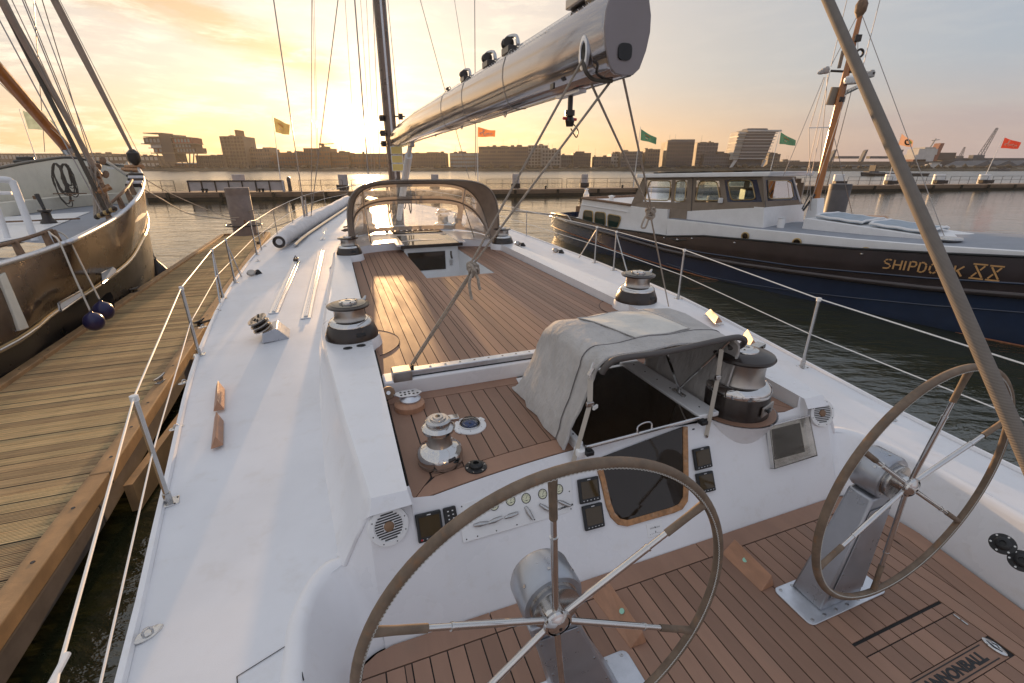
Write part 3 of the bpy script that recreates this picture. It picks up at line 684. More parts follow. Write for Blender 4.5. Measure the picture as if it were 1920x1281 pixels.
def wnorm(p):
    e = .02; du = Vector((e, Vw(p.x+e, p.z)-Vw(p.x, p.z), 0)); dz_ = Vector((0, Vw(p.x, p.z+e)-Vw(p.x, p.z), e)); nn = du.cross(dz_).normalized(); return (nn if nn.y < 0 else -nn), du.normalized(), dz_.normalized()
rows = []
ul = [UC-1.54, UC-1.52, UC-1.50, UC-1.44, UC-1.38, UC-1.34, UC-1.322]+[UC-1.316+2.632*i/26 for i in range(27)]
ul = ul+[2*UC-u for u in ul[:7]][::-1]
for u in ul:
    zt_ = ztop(u); a = abs(u-UC)
    if a > 1.318: zt_ = min(interp(a, [(1.318, 1.815), (1.54, 1.80), (1.60, 1.70), (1.69, 1.53), (1.72, 1.50)]), 1.9)
    r_ = [(u, Vw(u, z), z) for z in [lerp(1.18, zt_, j/8) for j in range(9)]]
    rows.append(r_)
MB().sheet(rows).build('cockpit_front_wall', 'gelcoat', yacht, 50)
for sg in (-1, 1):                                       # corner fillet between the wall and the end of the coaming
    wz = lambda a: interp(a, [(1.318, 1.815), (1.54, 1.80), (1.60, 1.70), (1.69, 1.53), (1.72, 1.50)])
    v4 = Vw(UC+1.54, 1.80); r0 = [(UC+sg*1.32, Vw(UC+1.32, 1.813), 1.813), (UC+sg*1.54, v4, 1.80), (UC+sg*1.61, lerp(v4, 1.85, .5)-.012, 1.69), (UC+sg*1.675, 1.835, 1.565)]
    v_ = 1.90; bz = zd(UC+sg*cb(v_), v_); r1 = [(UC+sg*(ti(v_)+.0), v_+.02, zt(v_)-.001), (UC+sg*(ct(v_)-.01), v_, zt(v_)-.004), (UC+sg*(ct(v_)+.05), v_, zt(v_)-.10), (UC+sg*(cb(v_)+.045), v_+.03, bz-.03)]
    MB().sheet([r0, [tuple(lerp(p[i], q[i], .5)+(.006 if i == 2 else 0) for i in range(3)) for p, q in zip(r0, r1)], r1]).build('coaming_end', 'gelcoat', yacht, 60); MB().tube([(UC+sg*1.535, v4+.002, 1.795), (UC+sg*1.61, lerp(v4, 1.85, .5), 1.672), (UC+sg*1.675, 1.845, 1.552)], .013, 8).build('coaming_fillet', 'gelcoat', yacht, 80)
# rounded lips, side walls and front corners of the cockpit, one surface each side
def wz(a): return interp(a, [(1.318, 1.815), (1.54, 1.80), (1.60, 1.70), (1.69, 1.53), (1.72, 1.50)])
for sg in (-1, 1):
    cols = []
    for v in [-3, -2, -1, -.4, 0, .4, .8, 1.1, 1.3]:
        cols.append(((ch(v), v), (cl(v), v), zd(UC+sg*cl(v), v), 1.))
    for i in range(1, 15):
        f = i/14
        if f <= .72:
            q = f/.72*pi/2; B = (ch(1.3)-.16+cos(q)*.16, 1.475+sin(q)*.16); T = (1.675+cos(q)*(cl(1.3)-1.675), 1.50+sin(q)*.35)
            cols.append((B, T, lerp(zd(UC+sg*T[0], T[1]), 1.545, (q/(pi/2))**3), 1.))
        else:
            q = (f-.72)/.28; a_ = lerp(1.675, 1.54, q); B = (lerp(ch(1.3)-.16, 1.54, q), lerp(1.635, Vw(UC+1.54, 1.185), q)); zt_ = lerp(1.545, 1.80, q); T = (a_, lerp(1.85, Vw(UC+1.54, 1.80), q)); cols.append((B, T, zt_, (1-q)**3))
    rows = []
    for (B, T, zl, k_) in cols:
        B = Vector(B); T = Vector(T); o_ = (T-B).normalized()
        sec = [(B, 1.185), (B+(T-B)*.10, 1.26), (B+(T-B)*.34, lerp(1.26, zl, .30)), (B+(T-B)*.56, lerp(1.26, zl, .60)), (B+(T-B)*.74, zl-.055*k_-.01), (B+(T-B)*.90, zl-.012*k_), (T, zl+.010*k_), (T+o_*.035*k_, zl+.018*k_), (T+o_*.065*k_, zl+.008*k_), (T+o_*.085*k_, zl-.015)]
        if k_ < 1: sec = [((p if i > 6 else p.lerp(B+(T-B)*((z-1.185)/(zl-1.185)), 1-k_)), z) for i, (p, z) in enumerate(sec)]
        rows.append([(UC+sg*p.x, p.y, z) for p, z in sec])
    MB().sheet(rows).build('cockpit_side', 'gelcoat', yacht, 60)
# ---------------------------------------------------------------- planked surfaces
def planked(name, z, u0, u1, pitch, va, vb, margin, holes=(), gap=.0065, th=.012, extra=None):
    """margin boards round the edge and one board per strake; the dark caulk bed shows in the gaps"""
    bed = MB(); nseg = 24
    bed.sheet([[(lerp(u0, u1, i/nseg), va(lerp(u0, u1, i/nseg)), z-.005) for i in range(nseg+1)], [(lerp(u0, u1, i/nseg), vb(lerp(u0, u1, i/nseg)), z-.005) for i in range(nseg+1)]])
    return bed
def strip(ua, ub, f0, f1, z, n=1, th=.012):
    """one board between u=ua..ub and v=f0(u)..f1(u)"""
    mb = MB(); lo = []; hi = []
    for i in range(n+1):
        u = lerp(ua, ub, i/n); lo.append((u, f0(u))); 
    for i in range(n+1):
        u = lerp(ua, ub, i/n); hi.append((u, f1(u)))
    poly = lo+hi[::-1]; return mb.prism(poly, z-th, z)
def board(parent, mb, m='teak', name='plank'):
    o = mb.build(name, m, parent, smooth=0); return o
random.seed(11)
TV = []
for i in range(5):
    f = .84+.07*i; q = mat('teak%d' % i, (.31*f, .178*f, .120*f), .58+.02*(i % 3), var=(2.2, .07, (5, 1, 1)), bump=(80, .10, .001, (8, 1, 1)), dirt=(3+i*.7, (.29, .185, .13), .5)); TV.append('teak%d' % i)
rt = lambda: random.choice(TV)
# (1) cockpit sole
Z1 = 1.2
def su0(v): return UC-ch(v)+.02
def su1(v): return UC+ch(v)-.02
bed = MB(); rows = []
for v in [-3, -2, -1, -.5, 0, .4, .65, 1, 1.3, 1.5, 1.60]:
    e = .0 if v < 1.45 else (.04 if v < 1.55 else .10)
    rows.append([(lerp(su0(v)+e, su1(v)-e, j/6), v, Z1-.006) for j in range(7)])
sole = bed.sheet(rows).build('cockpit_sole', 'caulk', yacht, 0)
fr = lambda u: 1.625-.0*u-(.10*((abs(u-UC)-1.5)/.2)**2 if abs(u-UC) > 1.5 else 0)
board(sole, strip(UC-1.66, UC-1.02, lambda u: 1.512, fr, Z1, 8), rt())
board(sole, strip(UC-1.014, UC+.3, lambda u: 1.512, fr, Z1, 4), rt())
board(sole, strip(UC+.306, UC+1.66, lambda u: 1.512, fr, Z1, 10), rt())
for sg in (-1, 1):                                      # swept margin boards along the sides
    for (a0, a1) in ((0, .115), (.122, .2)):
        mb = MB(); inn = []; out = []
        for v in [-3+.05*i for i in range(92)]:
            v = min(v, 1.505); w = ch(v)-.022; out.append((UC+sg*(w-a0), v)); inn.append((UC+sg*(w-a1), v))
        poly = out+inn[::-1]
        if sg < 0: poly = poly[::-1]
        mb.prism(poly, Z1-.012, Z1); board(sole, mb, rt())
pitch = .0835; u = UC-1.60
HT = (2.06, 2.765, .845)                                  # locker lid in the sole: u range, front v
k = 0
while u < UC+1.60:
    ua, ub = u+.00325, u+pitch-.00325; um = (ua+ub)/2
    # sides close in aft: find where this strake runs out against the swept margin
    def vend(uu):
        vs = [v for v in [-3+.01*i for i in range(452)] if abs(uu-UC) < ch(v)-.2262]; return min(vs) if vs else 9
    ua = max(ua, UC-1.4635); ub = min(ub, UC+1.4635)
    if ub-ua < .012: u += pitch; continue
    va, vb_ = vend(ua), vend(ub)
    if min(va, vb_) < 1.50:
        va = min(va, 1.5); vb_ = min(vb_, 1.5)
        if HT[0] < um < HT[1]-.04:
            board(sole, MB().prism([(ua, HT[2]+.012), (ub, HT[2]+.012), (ub, 1.505), (ua, 1.505)], Z1-.012, Z1), rt())
            board(sole, MB().prism([(ua, .790), (ub, .790), (ub, HT[2]-.004), (ua, HT[2]-.004)], Z1-.012, Z1), rt())
            if um > 2.13:
                board(sole, MB().prism([(ua, .652), (ub, .652), (ub, .784), (ua, .784)], Z1-.012, Z1), rt())
                board(sole, MB().prism([(ua, -.3), (ub, -.3), (ub, .548), (ua, .548)], Z1-.012, Z1), rt())
            else: board(sole, MB().prism([(ua, -.3), (ub, -.3), (ub, .784), (ua, .784)], Z1-.012, Z1), rt())
            board(sole, MB().prism([(ua, min(va, -.31)), (ub, min(vb_, -.31)), (ub, -.306), (ua, -.306)], Z1-.012, Z1), rt())
        else:
            board(sole, MB().prism([(ua, va), (ub, vb_), (ub, 1.505), (ua, 1.505)], Z1-.012, Z1), rt())
    u += pitch; k += 1
# name board let into the lid: plain broad board with lettering and rules
board(sole, MB().prism([(2.133, .552), (2.70, .552), (2.70, .648), (2.133, .648)], Z1-.012, Z1-.0002), 'teak2')
pl = MB().text('CANNONBALL', (2.135, .580, Z1+.0008), (1, 0, 0), (0, 1, 0), .061, .0015, font_w=1.12, bold=.0028); pl.build('lettering', 'black', sole, 0)
MB().box((2.38, .637, Z1+.001), (.52, .004, .0025)).box((2.38, .566, Z1+.001), (.54, .004, .0025)).build('rule_line', 'black', sole, 0)
# oval latch and hinge on the lid
lt = MB().lathe([(.0, 0), (.052, 0), (.052, .006), (.044, .009), (0, .009)], 28, (2.692, .605, Z1+.001)); lt.v = [Vector((2.692+(p.x-2.692)*.46, .605+(p.y-.605)*.92, p.z)) for p in lt.v]
lo = lt.build('latch', 'chrome', sole)
MB().tube([(2.688, .635, Z1+.010), (2.682, .605, Z1+.011), (2.688, .575, Z1+.010)], .003, 6).tube([(2.698, .62, Z1+.010), (2.706, .605, Z1+.011), (2.698, .59, Z1+.010)], .002, 6).build('latch_mark', 'black', sole)
MB().box((2.712, .765, Z1+.003), (.009, .030, .005)).box((2.712, .732, Z1+.003), (.009, .030, .005)).build('hinge', 'steel', sole, bevel=.002)
# (2) lower teak between traveller and cockpit
Z2 = 1.78
e0 = lambda u: vtop(u)+.004; e1 = lambda u: 3.085
nseg = 20; us = [UC-1.325+2.65*i/nseg for i in range(nseg+1)]
mid = MB().sheet([[(u, e0(u)-.004, Z2-.006) for u in us], [(u, 3.1, Z2-.006) for u in us]]).build('bridge_deck', 'caulk', yacht, 0)
board(mid, strip(UC-1.318, UC-.31, e0, lambda u: e0(u)+.13*min(1, (1.318-abs(u-UC))/.12+.02), Z2, 14), rt())
board(mid, strip(UC+.70, UC+1.318, e0, lambda u: e0(u)+.13*min(1, (1.318-abs(u-UC))/.12+.02), Z2, 12), rt())
for (a, b) in ((UC-1.318, UC-.31), (UC+.66, UC+1.318)): board(mid, strip(a, b, lambda u: 2.965, lambda u: 3.078, Z2, 2), rt())
for sg in (-1, 1):
    board(mid, MB().prism([(UC+sg*1.318, e0(UC+1.318)+.01), (UC+sg*1.318, 2.958), (UC+sg*1.20, 2.958), (UC+sg*1.20, e0(UC+1.2)+.14)][::sg], Z2-.012, Z2), rt())
u = UC-1.194; pitch = .0945
while u < UC+1.19:
    ua, ub = u+.0033, min(u+pitch-.0033, UC+1.194)
    if not (UC-.33 < (ua+ub)/2 < UC+.70): board(mid, MB().prism([(ua, e0(ua)+.137), (ub, e0(ub)+.137), (ub, 2.958), (ua, 2.958)], Z2-.012, Z2), rt())
    u += pitch
# (3) forward teak with the companionway well
Z3 = 1.86
g0 = lambda u: 3.26; g1 = lambda u: vf(u)-.006
us = [UC-1.345+2.70*i/30 for i in range(31)]
CW = (1.10, 2.13, 6.42)                                    # well: u range, aft edge
b3 = MB(); L3 = [u for u in us if u < CW[0]-.01]+[CW[0]-.01]; R3 = [CW[1]+.01]+[u for u in us if u > CW[1]+.01]
for seg in (L3, R3): b3.sheet([[(u, 3.2, Z3-.006) for u in seg], [(u, vf(u)-.004, Z3-.006) for u in seg]])
b3.sheet([[(CW[0]-.01, 3.2, Z3-.006), (CW[1]+.01, 3.2, Z3-.006)], [(CW[0]-.01, CW[2]-.02, Z3-.006), (CW[1]+.01, CW[2]-.02, Z3-.006)]])
fwd = b3.build('forward_deck', 'caulk', yacht, 0)
tl = lambda v: UC-ti(v)+.01; tr = lambda v: UC+ti(v)-.01
board(fwd, strip(UC-1.33, UC-.43, lambda u: g1(u)-.12, g1, Z3, 12), rt()); board(fwd, strip(UC+.65, UC+1.34, lambda u: g1(u)-.12, g1, Z3, 12), rt())
for sg in (-1, 1):
    mb = MB(); o_ = [(UC+sg*(ti(v)-.012), v) for v in (3.26, 5, 7, 8.44)]; i_ = [(UC+sg*(ti(v)-.13), v) for v in (3.26, 5, 7, 8.6)]
    poly = o_+i_[::-1]; mb.prism(poly if sg > 0 else poly[::-1], Z3-.012, Z3); board(fwd, mb, rt())
board(fwd, MB().prism([(CW[0]-.085, CW[2]-.09), (CW[1]+.085, CW[2]-.09), (CW[1]+.085, CW[2]), (CW[0]-.085, CW[2])], Z3-.012, Z3), rt())
board(fwd, MB().prism([(CW[0]-.085, CW[2]+.006), (CW[0], CW[2]+.006), (CW[0], 8.85), (CW[0]-.085, 8.85)], Z3-.012, Z3), rt())
board(fwd, MB().prism([(CW[1], CW[2]+.006), (CW[1]+.085, CW[2]+.006), (CW[1]+.085, 8.85), (CW[1], 8.85)], Z3-.012, Z3), rt())
pitch = .0865; u = UC-1.21
def strake(a, b_, short):
    if b_-a < .006: return
    if short: board(fwd, MB().prism([(a, 3.26), (b_, 3.26), (b_, CW[2]-.097), (a, CW[2]-.097)], Z3-.012, Z3), rt())
    else: board(fwd, MB().prism([(a, 3.26), (b_, 3.26), (b_, g1(b_)-.127), (a, g1(a)-.127)], Z3-.012, Z3), rt())
while u < UC+1.20:
    ua, ub = u+.0033, u+pitch-.0033; cl0, cr0 = CW[0]-.088, CW[1]+.088
    if ua < cl0 < ub: strake(ua, cl0-.003, False); strake(cl0+.003, ub, True)
    elif ua < cr0 < ub: strake(ua, cr0-.003, True); strake(cr0+.003, ub, False)
    else: strake(ua, ub, cl0 <= ua and ub <= cr0)
    u += pitch
# companionway well
wl = MB(); zb = 1.35
wl.sheet([[(CW[0], CW[2], Z3), (CW[1], CW[2], Z3)], [(CW[0], CW[2], zb), (CW[1], CW[2], zb)]])
wl.sheet([[(CW[0], CW[2], Z3), (CW[0], 9.3, Z3)], [(CW[0], CW[2], zb), (CW[0], 9.3, zb)]])
wl.sheet([[(CW[1], CW[2], Z3), (CW[1], 9.3, Z3)], [(CW[1], CW[2], zb), (CW[1], 9.3, zb)]])
wl.sheet([[(CW[0], CW[2], zb), (CW[1], CW[2], zb)], [(CW[0], 9.3, zb), (CW[1], 9.3, zb)]])
wl.sheet([[(CW[0], 8.70, 1.94), (CW[1], 8.70, 1.94)], [(CW[0], 8.62, zb), (CW[1], 8.62, zb)]])
well = wl.build('companionway_well', 'white_paint', yacht, 0)
MB().hexa([(1.20, 8.625, 1.50), (1.86, 8.625, 1.50), (1.86, 8.65, 1.50), (1.20, 8.65, 1.50)], [(1.16, 8.665, 1.84), (1.87, 8.665, 1.84), (1.87, 8.69, 1.84), (1.16, 8.69, 1.84)]).build('washboard', 'smoked', yacht, 0, bevel=.004)
MB().box((1.97, 8.63, 1.62), (.05, .03, .10)).build('catch', 'steel', yacht, bevel=.004)
MB().tube([(1.97, 8.6, 1.84), (1.96, 8.57, 1.78), (1.98, 8.59, 1.70), (1.96, 8.57, 1.74)], .018, 6).build('line_hank', 'rope_dark', yacht)
for (a, b) in ((CW[0]-.14, CW[0]), (CW[1], CW[1]+.14)):
    MB().box(((a+b)/2, 9.35, 1.995), (b-a, 1.5, .035)).build('hatch_runner', 'gelcoat', yacht, bevel=.006)
mh = MB().hexa([(1.10, 8.58, 1.975), (2.13, 8.58, 1.975), (2.13, 9.7, 2.0), (1.10, 9.7, 2.0)], [(1.10, 8.58, 2.0), (2.13, 8.58, 2.0), (2.13, 9.7, 2.025), (1.10, 9.7, 2.025)]).build('sliding_hatch', 'smoked', yacht, 0, bevel=.004)
MB().box((1.615, 8.56, 1.97), (1.16, .03, .06)).build('hatch_front_rail', 'anodised', mh, bevel=.006)
MB().box((1.615, 10.25, 2.02), (1.05, .35, .02)).build('roof_window', 'smoked', yacht, bevel=.004)
# beam under the traveller
MB().box((UC, 3.16, 1.835), (2.66, .17, .135)).build('traveller_beam', 'gelcoat', yacht, bevel=.015)
tk = MB().box((UC+.06, 3.145, 1.928), (2.5, .075, .045)).build('traveller_track', 'alu', yacht, bevel=.006)
MB().box((UC+.06, 3.106, 1.905), (2.5, .004, .012)).build('track_groove', 'black', tk, 0)
MB().box((.305, 3.135, 1.925), (.14, .12, .085)).build('end_block', 'brushed', yacht, bevel=.008)
for i in range(22):
    uu = .52+i*.115; put('screw', None or (SCREW := mesh_of(MB().lathe([(.0095, 0), (.0095, .0015), (.004, .002), (.004, .0008), (0, .0008)], 12), 'screw', 'steel')) if i == 0 else SCREW, tk, (uu, 3.145, 1.951))
MB().box((.385, 3.14, 1.965), (.02, .05, .05)).build('shackle_plate', 'black', yacht, bevel=.003)
# ================================================================== deck fittings of the yacht
ZR = Matrix.Identity(3)
def Rz(a): return Matrix.Rotation(a, 3, 'Z')
def winch_big(c, s=1.0, arm=0., handed=1, light='gelcoat'):
    """grooved drum over a dark plinth with a self-tailing top"""
    x, y, z = c
    base = MB().lathe([(.225*s, 0), (.222*s, .035*s), (.19*s, .115*s), (.185*s, .12*s)], 40, c).build('winch', 'anodised', yacht, 40)
    MB().lathe([(.188*s, .118*s), (.186*s, .135*s), (.165*s, .158*s), (.148*s, .163*s), (.14*s, .163*s)], 40, c).build('skirt', 'chrome', base, 40)
    pr = [(.142*s, .16*s), (.132*s, .17*s), (.128*s, .20*s), (.127*s, .245*s), (.132*s, .262*s), (.128*s, .266*s)]
    MB().lathe(pr, 40, c).build('drum', 'brushed', base, 50)
    MB().lathe([(.128*s, .262*s), (.176*s, .272*s), (.182*s, .285*s), (.172*s, .290*s), (.135*s, .296*s), (.10*s, .30*s)], 40, c).build('self_tailer', 'anodised', base, 40)
    MB().lathe([(.150*s, .291*s), (.148*s, .2975*s), (.09*s, .302*s)], 30, c).build('top_ring', 'black_gloss', base, 40)
    MB().lathe([(.078*s, .298*s), (.076*s, .315*s), (.060*s, .322*s), (.026*s, .322*s), (.024*s, .31*s), (0, .31*s)], 24, c).build('socket', 'chrome', base, 40)
    an = arm; dirv = Vector((cos(an), sin(an), 0)); pp = Vector(c)+Vector((0, 0, .285*s))
    MB().tube([pp+dirv*.10*s, pp+dirv*.18*s, pp+dirv*.205*s+Vector((0, 0, .03*s))], [.022*s, .017*s, .010*s], 8).build('feeder_arm', 'steel', base)
    q = Vector(c)+Vector((sin(.35), -cos(.35), 0))*.208*s+Vector((0, 0, .062*s))
    MB().box(q, (.085*s, .016*s, .030*s), Rz(.35) @ Matrix.Rotation(-.38, 3, 'X')).build('slot', 'black', base, bevel=.006)
    MB().box(q+Vector((-.03*s, -.012*s, -.003)), (.014*s, .012*s, .014*s), Rz(.35)).build('lock_pin', 'steel', base, bevel=.003)
    sc = MB()
    for a in (0.6, 1.7, 2.8, 3.9, 5.0, 6.0): sc.lathe([(.006*s, 0), (.005*s, .004*s), (0, .004*s)], 8, Vector(c)+Vector((cos(a)*.066*s, sin(a)*.066*s, .3195*s)))
    sc.build('cap_screw', 'black', base, kind='stuff')
    return base
def pod(c, r, h=.11, m='gelcoat'):
    MB().lathe([(r*1.13, -h), (r*1.05, -.02), (r*1.01, -.002), (r*.9, 0)], 36, c).build('winch_pod', m, yacht, 40)
for (cc, s_, arm) in (((.0, 4.05, 1.95), 1.0, .7), ((3.04, 4.15, 1.95), 1.02, .2), ((.13, 8.25, 1.965), .93, .5), ((2.96, 8.45, 1.965), .93, .3)):
    pod(cc, .225*s_); winch_big((cc[0], cc[1], cc[2]), s_, arm)
# teak piece round the winch pods, its seam a curve
for (cc, a0, a1) in (((.0, 4.05), -1.05, 1.0), ((3.04, 4.15), 2.0, 4.1)):
    pts = [(cc[0]+cos(lerp(a0, a1, i/18))*.40, cc[1]+sin(lerp(a0, a1, i/18))*.40) for i in range(19)]
    p2 = [(cc[0]+cos(lerp(a0, a1, i/18))*.232, cc[1]+sin(lerp(a0, a1, i/18))*.232) for i in range(19)]
    mb = MB(); poly = [p for p in pts]+[p for p in p2[::-1]]
    lim = (lambda u: max(u, .182)) if cc[0] < 1 else (lambda u: min(u, 2.835))
    poly = [(lim(a), b) for a, b in poly]; mb.prism(poly, Z3-.01, Z3+.0035); mb.build('pod_margin', 'teak2', yacht, 0)
    MB().tube([(lim(a), b, Z3+.003) for a, b in pts], .0028, 5).build('pod_seam', 'caulk', yacht)
# aft starboard primary on its own bulge in the front wall
pc = Vector((2.42, 2.07, 1.79))
MB().lathe([(.262, -.004), (.262, .0), (.2, .0)], 36, pc).build('winch_pad', 'teak1', yacht)
rows = []
for j in range(10):
    f = j/9; r = .262*(1-f)**.55+.012; rows.append([(pc.x+cos(a)*r, (pc.y-.0)+sin(a)*r*(1-f*.2)+f*.0, pc.z-.004-f*.42) for a in [pi+pi*i/16 for i in range(17)]])
MB().sheet(rows).build('winch_bulge', 'gelcoat', yacht, 60)
base = MB().lathe([(.215, 0), (.208, .035), (.206, .145), (.200, .155)], 40, pc).build('winch', 'anodised', yacht, 40, label='primary winch with black base beside the small canvas hood')
MB().lathe([(.2065, .152), (.207, .178), (.198, .195), (.172, .215), (.158, .219)], 40, pc).build('skirt', 'chrome', base, 40)
MB().lathe([(.160, .215), (.148, .24), (.143, .30), (.146, .355), (.152, .37)], 40, pc).build('drum', 'brushed', base, 50)
MB().lathe([(.15, .365), (.186, .378), (.193, .392), (.186, .405), (.13, .425), (.09, .43)], 40, pc).build('self_tailer', 'anodised', base, 40)
MB().lathe([(.085, .425), (.082, .437), (.062, .444), (.05, .444), (.045, .452), (.024, .452), (.022, .44), (0, .44)], 28, pc).build('socket', 'chrome', base, 40)
q = pc+Vector((.0, -.2, .41)); MB().box(pc+Vector((.15, .05, .418)), (.16, .06, .016), Rz(.3)).box(pc+Vector((.215, .065, .405)), (.03, .05, .03), Rz(.3)).build('feeder_arm', 'steel', base, bevel=.005)
a_ = -1.25; q = pc+Vector((cos(a_)*.2085, sin(a_)*.2085, .075))
MB().box(q, (.012, .15, .072), Rz(a_)).build('maker_plate', 'brushed', base, bevel=.003)
MB().box(q+Vector((cos(a_)*.005, sin(a_)*.005, 0)), (.012, .06, .012), Rz(a_)).lathe([(.012, 0), (.012, .012)], 12, q+Vector((cos(a_)*.0, sin(a_)*.0, .0))+Vector((-.02*sin(-a_)*1, -.02, 0)), Rz(a_) @ Matrix.Rotation(pi/2, 3, 'Y')).build('plate_slot', 'black', base)
# the smaller two
def winch_small(c, s=1.0):
    b = MB().lathe([(.128*s, 0), (.128*s, .022*s), (.122*s, .026*s)], 40, c).build('winch', 'steel', yacht, 40)
    MB().lathe([(.1285*s, .024*s), (.131*s, .05*s), (.122*s, .078*s), (.098*s, .098*s), (.076*s, .108*s), (.072*s, .112*s)], 40, c).build('skirt', 'chrome', b, 40)
    MB().lathe([(.073*s, .108*s), (.066*s, .13*s), (.064*s, .175*s), (.068*s, .19*s), (.084*s, .20*s)], 40, c).build('drum', 'brushed', b, 50)
    MB().lathe([(.07*s, .192*s), (.090*s, .20*s), (.094*s, .218*s), (.084*s, .232*s), (.066*s, .238*s)], 40, c).build('self_tailer', 'chrome', b, 40)
    C0 = Vector(c)
    MB().lathe([(.068*s, .232*s), (.070*s, .262*s), (.058*s, .272*s), (.046*s, .272*s), (.044*s, .28*s), (.030*s, .28*s), (.028*s, .286*s), (.014*s, .286*s), (.013*s, .27*s), (0, .27*s)], 32, c).build('socket', 'steel', b, 30)
    MB().box(C0+Vector((.082*s, .01*s, .250*s)), (.075*s, .05*s, .022*s), Rz(-.1)).box(C0+Vector((.122*s, .0, .235*s)), (.014*s, .012*s, .008*s)).build('feeder_arm', 'chrome', b, bevel=.004)
    MB().box(C0+Vector((.04*s, -.108*s, .062*s)), (.05*s, .03*s, .028*s), Rz(.35) @ Matrix.Rotation(-.75, 3, 'X')).build('skirt_badge', 'anodised', b, bevel=.008)
    MB().lathe([(.0145*s, .2845*s), (.0145*s, .2865*s), (.0, .2865*s)], 12, c).build('socket_hole', 'black', b)
    return b
winch_small((.385, 2.20, Z2), 1.0); winch_small((2.84, 2.50, Z2-.02), 1.0)
# compass let into the bridge deck
cc = Vector((.64, 2.49, Z2))
cp_ = MB(); cp_.lathe([(.106, 0), (.106, .006), (.098, .012), (.070, .014), (.066, .016)], 40, cc); cb_ = cp_.build('compass', 'white_plastic', yacht, 40)
MB().box(cc+Vector((.088, .045, .007)), (.035, .045, .012), Rz(.5)).box(cc+Vector((-.084, -.050, .007)), (.035, .045, .012), Rz(.5)).build('bezel_lug', 'white_plastic', cb_, bevel=.006)
MB().lathe([(.068, .006), (.068, .020), (.063, .024), (.062, .012)], 40, cc).build('rim', 'chrome', cb_)
MB().lathe([(.062, .013), (.05, .018), (.02, .021), (0, .0215)], 36, cc).build('dial', 'blue_dial', cb_)
MB().lathe([(.0075, .0216), (.006, .024), (0, .024)], 12, cc).build('pivot', 'black', cb_)
tx = MB()
for i in range(72):
    a = 2*pi*i/72; r0 = .0505 if i % 6 else .046; tx.box(cc+Vector((cos(a)*(r0+.056)/2, sin(a)*(r0+.056)/2, .0195)), (.056-r0, .0012, .001), Rz(a))
for i, s_ in enumerate(['240', '210', '180', '150', '120', 'E', '060', '030', 'N', '330', '300', 'W']):
    a = 2*pi*i/12+.2; rd = Vector((cos(a), sin(a), 0)); tg = Vector((sin(a), -cos(a), 0)); tx.text(s_, cc+rd*.036-tg*.009+Vector((0, 0, .0225)), tg, rd, .0125, .0006)
tx.build('compass_marks', 'white_plastic', cb_, 0, kind='stuff')
MB().lathe([(.066, .018), (.060, .036), (.042, .052), (.02, .060), (0, .062)], 32, cc).build('dome', 'acrylic', cb_, 60)
sc = MB()
for i in range(6): sc.lathe([(.0035, .012), (.003, .0145), (0, .0145)], 8, cc+Vector((cos(i*1.05+.3)*.083, sin(i*1.05+.3)*.083, 0)))
sc.build('bezel_screw', 'steel', cb_, kind='stuff')
# black socket near the wall edge
def black_socket(c, nrm, r=.062, par=yacht, nm='deck_socket'):
    rot = Vector((0, 0, 1)).rotation_difference(Vector(nrm)).to_matrix()
    b = MB().lathe([(r, 0), (r*.98, .006), (r*.62, .010), (r*.60, .022), (r*.42, .030), (r*.26, .031), (r*.24, .018), (0, .018)], 32, c, rot).build(nm, 'black', par, 40)
    s_ = MB()
    for i in range(6):
        p = Vector(c)+rot @ Vector((cos(i*1.047)*r*.82, sin(i*1.047)*r*.82, .006)); s_.lathe([(r*.10, 0), (r*.09, .003), (0, .003)], 10, p, rot)
    s_.build('socket_screw', 'steel', b, kind='stuff'); return b
black_socket((.555, 2.06, Z2), (0, 0, 1))
# turning block on its brown pad
q = ya(765, 762, Z2)
bk = MB().lathe([(.105, -.0), (.103, .035), (.085, .048)], 32, (q.x+.01, q.y-.02, Z2)).build('turning_block', 'teak_solid', yacht, 40)
MB().lathe([(.068, .048), (.072, .06), (.05, .085), (.045, .09)], 28, (q.x+.02, q.y, Z2)).build('sheave', 'alu', bk)
pl_ = MB(); C0 = Vector((q.x, q.y+.01, Z2+.098)); pl_.prism([(C0.x-.10, C0.y+.02), (C0.x-.05, C0.y-.045), (C0.x+.06, C0.y-.06), (C0.x+.105, C0.y-.01), (C0.x+.07, C0.y+.05), (C0.x-.02, C0.y+.05)], C0.z-.006, C0.z+.002); pl_.build('cheek', 'alu', bk, bevel=.002)
hh = MB()
for i in range(9): hh.disc((C0.x-.04+.028*(i % 5), C0.y-.025+.035*(i//5)+.004*(i % 3), C0.z+.002), .008, 10)
hh.build('cheek_hole', 'black', bk, kind='stuff')
MB().lathe([(.042, -.016), (.046, 0), (.042, .016)], 28, (C0.x-.12, C0.y+.03, C0.z+.01), Matrix.Rotation(1.1, 3, 'X')).build('small_sheave', 'rust_brown', bk)
MB().lathe([(.014, -.018), (.014, .018)], 12, (C0.x-.12, C0.y+.03, C0.z+.01), Matrix.Rotation(1.1, 3, 'X')).build('sheave_pin', 'chrome', bk)
# two oval sockets behind the port winch
for px_, py_ in ((652, 653), (677, 648)):
    q = ya(px_, py_, 1.952); m_ = MB().lathe([(.030, 0), (.028, .006), (.016, .007), (.014, .002), (0, .002)], 20, (0, 0, 0)); m_.v = [Vector((p.x*1.25+q.x, p.y*.8+q.y, p.z+1.951)) for p in m_.v]; m_.build('oval_socket', 'black', yacht)
